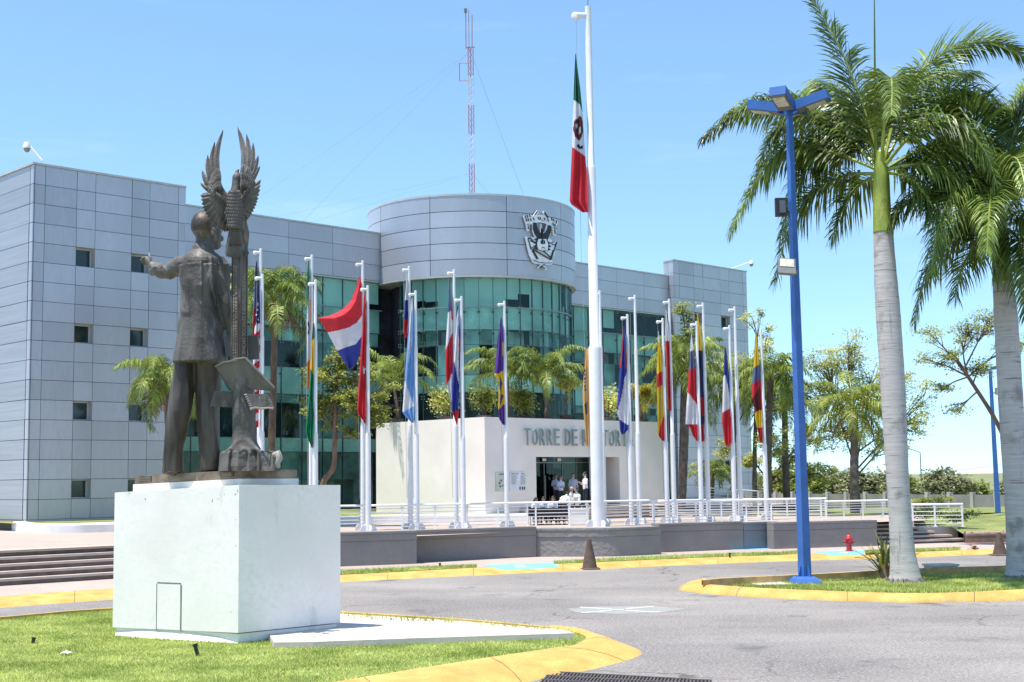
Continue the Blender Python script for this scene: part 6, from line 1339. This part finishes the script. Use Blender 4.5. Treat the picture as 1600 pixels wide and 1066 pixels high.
# ---- trees and palms
def B(x, y, Y, z=Z_PL): p = D(x, y, Y); return Vector((p.x, p.y, z))
def bl(x, y, Y, rx, rz, ry=None): return (D(x, y, Y), rx, ry or rx, rz)
Y = 61.5; tree('leafy_tree', 'leafy tree with a bent bare trunk in front of the green glass', B(497, 800, Y, 1.4), [B(497, 800, Y, 1.4), D(505, 756, Y), D(521, 730, Y), D(523, 690, Y), D(525, 620, Y), D(529, 560, Y)], [bl(532, 548, Y, .9, .8), bl(505, 590, Y, 1.0, .8), bl(556, 585, Y, .9, .8), bl(488, 628, Y, .7, .7), bl(540, 630, Y, 1.2, .9), bl(585, 640, Y, 1.0, .8), bl(560, 672, Y, .8, .6), bl(600, 605, Y, .7, .5), bl(515, 655, Y, .7, .6)], 15000, .13, 4, LF_TREE, BARK, .12, twigs=110, clus=.32)
palm('queen_palm', 'shaggy palm with hanging dead fronds, right of the bronze pillar', 'palm', B(424, 800, 63, 1.4), D(428, 468, 63), .17, 20, 1.0, 11, dead=9, nl=46, L_=3.3, el=(-.2, 1.4), droop=(1.3, 2.3), hang=1.0, group='queen palms along the building', leaf=LF_QUEEN)
palm('queen_palm', 'palm with drooping yellowish fronds left of the bronze legs', 'palm', B(268, 800, 58, 1.4), D(258, 592, 58), .17, 17, .9, 12, dead=6, nl=44, L_=2.6, el=(-.4, 1.25), droop=(1.5, 2.6), hang=1.1, group='queen palms along the building')
palm('queen_palm', 'palm with a dense green crown behind the yellow and red flag', 'palm', B(1063, 800, 73), D(1074, 570, 73), .2, 22, 1.0, 13, nl=44, L_=3.0, el=(-.4, 1.4), droop=(1.3, 2.3), hang=1.1, group='queen palms along the building', bark=BARKD)
palm('queen_palm', 'palm with hanging fronds behind the tricolour flag', 'palm', B(1146, 800, 80), D(1150, 600, 80), .2, 20, 1.0, 14, nl=40, L_=3.2, el=(-.5, 1.3), droop=(1.4, 2.4), hang=1.1, group='queen palms along the building', bark=BARKD)
palm('queen_palm', 'palm rising just right of the last flagpole', 'palm', B(1198, 800, 76), D(1206, 588, 76), .2, 20, 1.0, 15, nl=40, L_=2.8, el=(-.3, 1.4), droop=(1.4, 2.4), hang=1.1, group='queen palms along the building', bark=BARKD, leaf=LF_QUEEN)
palm('queen_palm', 'palm with pale fronds right behind the blue lamp post', 'palm', B(1231, 800, 82), D(1226, 622, 82), .2, 18, 1.0, 16, nl=38, L_=2.8, el=(-.5, 1.3), droop=(1.4, 2.4), hang=1.1, group='queen palms along the building', bark=BARKD)
palm('queen_palm', 'bright yellow-green palm between the lamp post and the left royal palm', 'palm', B(1338, 800, 70), D(1333, 640, 70), .22, 20, 1.0, 17, dead=5, nl=42, L_=3.1, el=(-.3, 1.4), droop=(1.2, 2.3), hang=1.0, group='queen palms along the building', bark=BARKD, leaf=leafmat('bright_palm_leaf', (.17, .24, .04), (.30, .33, .06)))
palm('young_palm', 'low young palm against the far wing, behind the right flagpoles', 'palm', B(1110, 800, 77), D(1112, 738, 77), .14, 12, .7, 18, nl=30, L_=1.7, el=(0, 1.2), droop=(1.6, 2.6), hang=.9)
Y = 74; tree('slender_tree', 'slender sparse tree rising beside the right wing of the building', B(1062, 800, Y), [B(1062, 800, Y), D(1064, 700, Y), D(1066, 600, Y), D(1070, 540, Y)], [bl(1068, 492, Y, .6, .7), bl(1082, 520, Y, .7, .6), bl(1058, 545, Y, .8, .7), bl(1088, 575, Y, .6, .6)], 2200, .17, 5, LF_TREE, BARKD, .09, twigs=44, clus=.35)
Y = 79; tree('slender_tree', 'thin airy tree with yellowish leaves behind the bare pole', B(1180, 805, Y), [B(1180, 805, Y), D(1179, 720, Y), D(1182, 620, Y), D(1184, 560, Y)], [bl(1176, 498, Y, .7, .9), bl(1196, 530, Y, .9, 1.0), bl(1158, 565, Y, .9, .8), bl(1185, 590, Y, 1.2, .9), bl(1128, 575, Y, .7, .6), bl(1135, 705, Y, 1.2, .8), bl(1205, 690, Y, 1.4, 1)], 9500, .13, 6, LF_PALE, BARKD, .12, twigs=80, clus=.35)
Y = 82; tree('jacaranda_tree', 'wide sparse tree with many stems left of the grey palm trunk', B(1342, 800, Y), [B(1342, 800, Y), D(1340, 770, Y), D(1338, 745, Y), D(1335, 690, Y)], [bl(1290, 565, Y, 1.5, 1.2), bl(1325, 545, Y, 1.4, 1.2), bl(1362, 590, Y, 1.4, 1.1), bl(1275, 620, Y, 1.4, 1.2), bl(1405, 600, Y, 1.4, 1.2), bl(1428, 655, Y, 1.3, 1.2), bl(1385, 690, Y, 1.4, 1.0), bl(1310, 680, Y, 1.6, 1.1), bl(1445, 615, Y, .9, .9)], 17000, .14, 7, LF_PALE, BARKD, .14, twigs=260, clus=.5)
tree('jacaranda_tree', 'low forked tree beside the last flagpole', B(1195, 805, 84), [B(1195, 805, 84), D(1196, 770, 84), D(1200, 745, 84)], [bl(1240, 715, 84, 1.2, .9), bl(1262, 680, 84, 1.2, .9), bl(1215, 740, 84, 1.1, .7), bl(1180, 720, 84, 1.1, .8), bl(1280, 740, 84, 1.2, .7)], 10000, .14, 8, LF_PALE, BARKD, .16, twigs=60, clus=.42)
Y = 58; tree('jacaranda_tree', 'sparse feathery tree leaning in from behind the right palm trunk', B(1606, 850, Y, 1.2), [B(1606, 850, Y, 1.2), D(1590, 740, Y), D(1560, 665, Y), D(1520, 600, Y), D(1490, 555, Y)], [bl(1452, 520, Y, .6, .5), bl(1482, 560, Y, .8, .5), bl(1512, 522, Y, .8, .6), bl(1545, 500, Y, .8, .6), bl(1470, 610, Y, .7, .35), bl(1530, 575, Y, .8, .5), bl(1440, 560, Y, .5, .4), bl(1585, 540, Y, .8, .6), bl(1500, 640, Y, .7, .3)], 8000, .10, 9, LF_TREE, BARK, .10, twigs=150, clus=.34)
for i, (x, y, Y, rx, rz, ds) in enumerate([(1255, 752, 132, 3.0, 1.7, 'behind the lamp post'), (1300, 750, 138, 3.4, 1.8, 'right of the lamp post'), (1352, 752, 134, 3.0, 1.6, 'behind the bright palm'), (1395, 755, 140, 2.6, 1.3, 'behind the left palm trunk'), (1442, 762, 150, 1.8, .7, 'right of the left palm trunk'), (1480, 751, 140, 3.4, 1.7, 'roundest, above the middle of the fence'), (1520, 764, 150, 2.0, .6, 'low, right of the roundest one'), (1590, 756, 140, 2.2, 1.5, 'beside the right palm trunk'), (1215, 755, 136, 3.0, 1.5, 'left of the lamp post'), (1170, 757, 140, 3.0, 1.4, 'behind the bare pole')]):
    tree('distant_tree', 'dull green tree far beyond the fence, '+ds, B(x, y, Y, -.03), [B(x, y, Y, -.03), D(x, y+12, Y), D(x, y, Y)], [bl(x-rx*5, y+4, Y, rx*.6, rz*.8), bl(x+rx*5, y+3, Y, rx*.6, rz*.8), bl(x, y-3, Y, rx*.7, rz*.9), bl(x, y+10, Y, rx*.9, rz*.7)], 2600, .42, 60+i, LF_HAZE if i % 3 else LF_TREE, BARKD, .2, 'trees beyond the fence', twigs=60, clus=.8)
shrub('shrub', 'low dark bush left of the short railing by the stairs', B(1446, 821, 62, Z_PL-.05), .7, .5, .55, 900, .12, 3, LF_DARK); shrub('shrub', 'low dark bush at the foot of the short railing', B(1490, 826, 62.5, Z_PL-.25), .8, .5, .5, 900, .12, 4, LF_DARK)
shrub('shrub', 'bright green bush against the fence, right of the left palm trunk', B(1474, 796, 84, 1.2), .5, .4, .45, 500, .12, 5, LF_TREE); shrub('shrub', 'pale flowering bush against the fence, close to the left palm trunk', B(1442, 796, 85, 1.2), .8, .4, .4, 500, .12, 6, LF_PALE)
# ---- far blue lamp post
p = B(1559.5, 801, 68, 1.2); pt = D(1543, 578, 68); t = thing('lamp_post', 'thin distant blue lamp post leaning beside the right palm trunk', 'lamp post', p); m = MB(); m.tube([p, Vector((p.x-.05, p.y, pt.z))], [.15, .09], 4, tw=.785); m.build('pole', BLUEP, t)
tp = Vector((p.x-.05, p.y, pt.z)); m = MB(); m.obox(tp+Vector((.05, -.15, 0)), Vector((.7, 0, .08)), Vector((0, .3, 0)), Vector((0, 0, .15))); m.build('lamp_head', BLUEP, t)
q = Vector((p.x+.25, p.y-.2, D(1548, 612, 68).z)); fl2 = thing('floodlight', 'small yellowish floodlight on the thin distant lamp post', 'floodlight', q); m = MB(); m.cbox(q, .34, .12, .34, .3); m.build('housing', LGREY, fl2); m = MB(); m.cbox(q+Vector((0, -.07, 0)), .26, .03, .26, .3); m.build('lens', LENS, fl2); m = MB(); m.tube([q, Vector((p.x, p.y, q.z-.1))], .025, 5); m.build('bracket', STEEL, fl2)
# far street lamp and wires
p = B(1440, 760, 170, 0); ht = D(1440, 707, 170).z; t = thing('street_lamp', 'tiny grey street lamp on the horizon right of the left palm trunk', 'street lamp', p); m = MB(); m.tube([p, Vector((p.x, p.y, ht))], [.1, .06], 6); m.build('pole', STEEL, t); m = MB(); m.tube([Vector((p.x, p.y, ht)), Vector((p.x-1.4, p.y, ht+.5))], .05, 5); m.cbox((p.x-1.6, p.y, ht+.5), .5, .2, .12); m.build('lamp_head', STEEL, t)
a, b = D(1180, 741, 190), D(1720, 700, 190); m = MB()
for dz_ in (0, 2.1): m.tube([a.lerp(b, i/12)+Vector((0, 0, -dz_-1.6*math.sin(math.pi*i/12))) for i in range(13)], .035, 4)
o = m.build('power_line', WIRE, loc=a); tag(o, 'pair of thin power lines crossing the sky at the far right', 'power line')
# ================================================================ PEOPLE AT THE ENTRANCE
SKIN = M('skin', (.36, .20, .13), .55, var=.08); SHIRT = M('white_shirt', (.72, .72, .77), .8, var=.05, scale=8); SHIRTB = M('pale_blue_shirt', (.50, .56, .70), .8, var=.05, scale=8); TROU = M('dark_trousers', (.022, .022, .03), .8, var=.2); SHIRT_SHADE = M('shaded_pale_shirt', (.36, .39, .49), .8, var=.06, scale=8); HAIRD = M('dark_hair', (.018, .013, .01), .6); HAIRG = M('grey_hair', (.34, .33, .31), .7); SHOE = M('black_shoe', (.015, .014, .013), .4)  # pale shirts in the doorway: its shade is put into the grey-blue
def person(label, loc, yaw, shirt, arms, lean=0.0, sit=False, hair='short', hairm=None, look=0.0, nod=0.0, h=1.70, skirt=False):
    k = h/1.72; t = thing('person', label, 'person', loc, 'people gathered at the entrance'); rot = Matrix.Rotation(yaw, 3, 'Z'); loc = Vector(loc)
    hipz = .50 if sit else .93; hip = Vector((0, 0, hipz)); LR = Matrix.Rotation(lean, 3, 'X')
    def up(x, y, z): return hip+LR @ Vector((x, y, z-.93))
    segs = []; m = MB()
    def W(p): return loc+rot @ (Vector(p)*k)
    def seg(pts, rad, mat, n=12):
        P = [W(p) for p in pts]; rr_ = [tuple(q*k for q in r) if isinstance(r, tuple) else r*k for r in rad]; m.tube(P, rr_, n, ref=rot @ Vector((1, 0, 0)))
        for (a, b, r) in zip(P[:-1], P[1:], rad[:-1]): segs.append((a, b, (max(r) if isinstance(r, tuple) else r)*k, mat))
    seg([up(0, 0, .86), up(0, 0, .93)], [(.155, .11), (.165, .118)], 2)
    seg([up(0, 0, .95), up(0, 0, .99), up(0, -.005, 1.12), up(0, -.01, 1.28), up(0, 0, 1.38), up(0, 0, 1.43)], [(.16, .115), (.165, .12), (.155, .11), (.18, .12), (.17, .10), (.08, .065)], 1)
    seg([up(0, 0, 1.445), up(0, -.012, 1.53)], [.058, .055], 0)
    HR = Matrix.Rotation(look, 3, 'Z') @ Matrix.Rotation(nod, 3, 'X'); hc = up(0, -.025, 1.62)
    def hd(x, y, z): return hc+LR @ (HR @ Vector((x, y, z)))
    seg([hd(0, .0, -.115), hd(0, -.012, -.07), hd(0, 0, 0), hd(0, .01, .06), hd(0, .01, .105)], [(.045, .05), (.06, .075), (.075, .095), (.07, .09), (.03, .04)], 0, 14)
    seg([hd(0, -.09, .005), hd(0, -.118, -.028)], [.012, .018], 0, 8)
    for s in (-1, 1): seg([hd(s*.075, .01, -.03), hd(s*.082, .015, .02)], [.014, .02], 0, 8)
    seg([hd(-.03, -.088, .02), hd(.03, -.088, .02)], [.014, .014], 0, 6)
    for s in (-1, 1):
        if sit: hp, kn, an = Vector((s*.09, 0, .50)), Vector((s*.11, -.42, .50)), Vector((s*.11, -.40, .09))
        else: hp, kn, an = Vector((s*.09, 0, .90)), Vector((s*.10, -.015, .49)), Vector((s*.105, .02, .09))
        seg([hp, hp.lerp(kn, .5), kn], [.088, .078, .06], 2); seg([kn, kn.lerp(an, .4), an], [.058, .055, .042], 2); seg([an+Vector((0, .03, -.045)), an+Vector((0, -.06, -.05)), an+Vector((0, -.16, -.06))], [(.042, .04), (.045, .04), (.035, .025)], 3, 10)
    fing = MB()
    for s, (el, wr) in zip((-1, 1), arms):
        sh = up(s*.175, 0, 1.365); el = up(*el) if True else el; wr = up(*wr); seg([up(s*.10, 0, 1.375), sh], [.062, .060], 1); seg([sh, sh.lerp(el, .5), el], [.062, .052, .045], 1); e2 = el.lerp(wr, .75); seg([el, e2], [.046, .04], 1); seg([e2, wr], [.032, .027], 0)
        d = (wr-el).normalized(); pm = wr+d*.085; seg([wr, wr+d*.05, pm], [(.03, .022), (.04, .02), (.036, .017)], 0, 10)
        sd = d.cross(Vector((0, 0, 1))); sd = sd.normalized() if sd.length > .1 else Vector((1, 0, 0)); cu = sd.cross(d)
        for i, (o_, L_) in enumerate(((-.028, .07), (-.010, .08), (.010, .075), (.027, .058))):
            a = pm+sd*o_-d*.01; b = a+d*L_*.55+cu*.008; c = b+d*L_*.35-cu*.025; fing.tube([W(a), W(b), W(c)], [.009*k, .0085*k, .007*k], 6)
        a = wr+d*.03-sd*.03; fing.tube([W(a), W(a+d*.03-sd*.028), W(a+d*.065-sd*.03)], [.011*k, .010*k, .008*k], 6)
    body = m.build('body', [SKIN, shirt, TROU, SHOE], t, fix=True); remesh(body, .014*k, 2); me = body.data
    if len(me.materials) < 4:
        me.materials.clear(); [me.materials.append(q) for q in (SKIN, shirt, TROU, SHOE)]
    ctr = np.empty(len(me.polygons)*3); me.polygons.foreach_get('center', ctr); ctr = ctr.reshape(-1, 3)+np.array(loc)
    best = np.full(len(ctr), 9e9); mi = np.zeros(len(ctr), int)
    for a, b, r, q in segs:
        a_, d_ = np.array(a), np.array(b-a); tt = np.clip(((ctr-a_) @ d_)/max(1e-9, d_ @ d_), 0, 1); ds = np.linalg.norm(ctr-a_-tt[:, None]*d_, axis=1)-r*.9-(.02 if q == 0 else 0); u = ds < best; best[u] = ds[u]; mi[u] = q
    me.polygons.foreach_set('material_index', mi.tolist()); me.update()
    nv = len(me.vertices); bm = bmesh.new(); bm.from_mesh(me); vs = [bm.verts.new(Vector(v)-loc) for v in fing.v]
    for f in fing.f:
        try: fc = bm.faces.new([vs[i] for i in f]); fc.smooth = True
        except ValueError: pass
    bm.to_mesh(me); bm.free()
    m = MB(); rnd = random.Random(int(loc.x*91)); 
    hrot = rot @ LR @ HR
    m.ell(W(hd(0, .022, .04)), .085*k, .098*k, .088*k, 16, 10, rot=hrot)
    if hair == 'long':
        for i in range(26):
            a = rnd.uniform(.3, math.pi-.3); x, y = .082*math.cos(a), .02+.085*math.sin(a); m.tube([W(hd(x, y, .05)), W(hd(x*1.15, y*1.1, -.08)), W(hd(x*1.2, y*1.15+.01, -.24+.05*rnd.random()))], [.02*k, .024*k, .008*k], 6)
    else:
        for i in range(18): a = rnd.uniform(.35, math.pi-.35); x, y = .07*math.cos(a), .01+.085*math.sin(a); m.tube([W(hd(x, y, .03)), W(hd(x*.98, y*.98, -.05))], [.018*k, .008*k], 5)
    # keep the hair cap off the face
    hv = []
    o = m.build('hair', hairm or HAIRD, body, smooth=4)
    for v in o.data.vertices:
        w_ = hrot.inverted() @ (v.co+loc-W(hc))
        if w_.y < -.05*k and w_.z < .05*k: v.co += hrot @ Vector((0, (-.05*k-w_.y)*.9, 0))
    return t
DN = ((-.22, .02, 1.12), (-.22, -.08, .90)), ((.22, .02, 1.12), (.22, -.08, .90))
def dl(x, Y, z=ZLD): p = D(x, 780, Y); return Vector((p.x, p.y, z))
FACE = math.atan2(-NF.x, NF.y)*0
person('man in a pale blue shirt, leftmost of those standing at the glass door', dl(868.5, 70.5), .5, SHIRT_SHADE, (((-.22, .02, 1.12), (-.10, -.2, 1.12)), DN[1]), look=-.3, h=1.66)
person('woman in a white blouse and dark glasses standing at the glass door', dl(876.5, 69.8), .4, SHIRTB, (((-.2, .02, 1.12), (-.05, -.2, 1.10)), ((.2, .02, 1.12), (.05, -.2, 1.12))), hair='long', h=1.58)
person('man in a pale shirt facing forward in the middle of the doorway', dl(896, 70.3), .1, SHIRT_SHADE, DN, h=1.7)
pd = dl(915, 67.2); person('man in white shirt standing sideways by the tallest pole, reading something he holds', pd, -1.2, SHIRT, (((-.21, -.04, 1.14), (-.10, -.27, 1.22)), ((.21, -.04, 1.14), (.08, -.28, 1.22))), nod=.35, h=1.74)
rp = Matrix.Rotation(-1.2, 3, 'Z'); pb = pd+rp @ Vector((0, -.36, 1.26)); m = MB(); m.cbox(pb, .17, .12, .02, -1.2, rx=.5); o = m.build('brown_folder', M('brown_card', (.22, .10, .06), .6), loc=pb); tag(o, 'small brown folder held by the man beside the tallest pole', 'folder')
YT_ = 61.0
def dp(x, Y): return dl(x, Y, Z_PL)
person('man in a white shirt bending deep over the table, seen from behind', dp(877, YT_-.6), math.pi-.5, SHIRT, (((-.25, -.22, 1.2), (-.2, -.42, 1.02)), ((.25, -.22, 1.2), (.2, -.42, 1.02))), lean=1.0, h=1.76)
person('grey-haired man in a white shirt beyond the bending man', dp(891.5, YT_+1.2), .3, SHIRT, (((-.21, 0, 1.13), (-.12, -.25, 1.1)), ((.21, 0, 1.13), (.12, -.25, 1.1))), lean=.25, hairm=HAIRG, h=1.66)
pg = dp(903, YT_+.3); person('woman with long dark hair in a white blouse carrying a tray', pg, -.9, SHIRT, (((-.2, -.05, 1.14), (-.15, -.32, 1.12)), ((.2, -.05, 1.14), (.15, -.32, 1.12))), lean=.12, hair='long', h=1.62)
tr = pg+Matrix.Rotation(-.9, 3, 'Z') @ Vector((0, -.50, 1.08)); t = thing('tray', 'cream cardboard tray carried by the woman with long hair', 'tray', tr); CARD = M('cream_card', (.70, .62, .46), .8, var=.1, scale=6)
m = MB(); m.cbox(tr, .62, .40, .03, -.5); m.build('bottom', CARD, t)
m = MB()
for sx, sy, lx, ly in ((0, .2, .62, .02), (0, -.2, .62, .02), (.31, 0, .02, .38), (-.31, 0, .02, .38)): q = tr+Matrix.Rotation(-.5, 3, 'Z') @ Vector((sx, sy, .06)); m.cbox(q, lx, ly, .12, -.5)
m.build('rim', CARD, t)
# table, chairs and the seated people
tb_ = dp(856, YT_); t = thing('folding_table', 'dark cloth covered table where the seated people write', 'table', tb_); m = MB(); m.cbox(tb_+Vector((0, 0, .73)), 1.9, .75, .05, .15); m.build('tabletop', M('black_cloth', (.02, .02, .022), .8), t)
for sx in (-1, 1):
    for sy in (-1, 1):
        m = MB(); q = tb_+Matrix.Rotation(.15, 3, 'Z') @ Vector((sx*.85, sy*.3, 0)); m.tube([q, q+Vector((0, 0, .71))], .02, 6); m.build('leg', STEEL, t)
m = MB(); a_ = tb_+Matrix.Rotation(.15, 3, 'Z') @ Vector((-.95, -.385, .40)); ex = Matrix.Rotation(.15, 3, 'Z') @ Vector((1.9, 0, 0)); m.obox(a_, ex, Vector((.002, .012, 0)), Vector((0, 0, .30))); m.build('cloth_drop', M('black_cloth2', (.02, .02, .024), .85), t)
for i, (x, ds, hr) in enumerate(((834, 'woman with tied dark hair seated at the left end of the table', 'long'), (849, 'person in a white shirt seated at the middle of the table', 'short'), (864, 'person with dark hair seated at the table next to the bending man', 'long'))):
    p = dp(x, YT_+.62 if i else YT_+.35); person(ds, p, .0 if i else .7, SHIRT if i != 1 else SHIRTB, (((-.24, -.12, 1.14), (-.12, -.34, 1.10)), ((.24, -.12, 1.14), (.10, -.36, 1.10))), lean=.22, sit=True, hair=hr, nod=.25, h=1.62+.03*i)
    c = thing('chair', 'dark chair under the '+ds.split(' seated')[0], 'chair', p, 'chairs at the table'); yw = .0 if i else .7; rz = Matrix.Rotation(yw, 3, 'Z'); m = MB(); m.cbox(p+Vector((0, 0, .40)), .42, .42, .04, yw); m.build('seat', BLACK, c); m = MB(); m.cbox(p+rz @ Vector((0, .22, .66)), .42, .03, .34, yw); m.build('backrest', BLACK, c)
    for sx in (-1, 1):
        for sy in (-1, 1): m = MB(); q = p+rz @ Vector((sx*.18, sy*.19, 0)); m.tube([q, q+Vector((0, 0, .39 if sy < 0 else .8))], .014, 6); m.build('leg', STEEL, c)
for q, w_ in ((-.45, .21), (.05, .3), (.42, .21)):
    m = MB(); pp_ = tb_+Matrix.Rotation(.15, 3, 'Z') @ Vector((q, .02, .758)); m.cbox(pp_, w_, .28, .004, .15+q*.3); o = m.build('paper_sheet', WHITE, loc=pp_); tag(o, ('white sheet of paper at the left end of the dark table', 'widest white sheet of paper in the middle of the dark table', 'white sheet of paper near the bending man on the dark table')[(-.45, .05, .42).index(q)], 'paper')
bx = dp(908, YT_-1.0); t = thing('cool_box', 'big white box with a lid standing beside the tallest flagpole', 'box', bx); m = MB(); m.cbox(bx+Vector((-.12, 0, .33)), .80, .55, .62, .1); m.build('body', WHITE, t); m = MB(); m.cbox(bx+Vector((-.12, 0, .69)), .86, .6, .09, .1); m.build('lid', WHITE, t); m = MB(); m.cbox(bx+Vector((.25, -.31, .45)), .12, .04, .05, .1); m.build('handle', M('box_grey', (.5, .5, .5), .6), t)
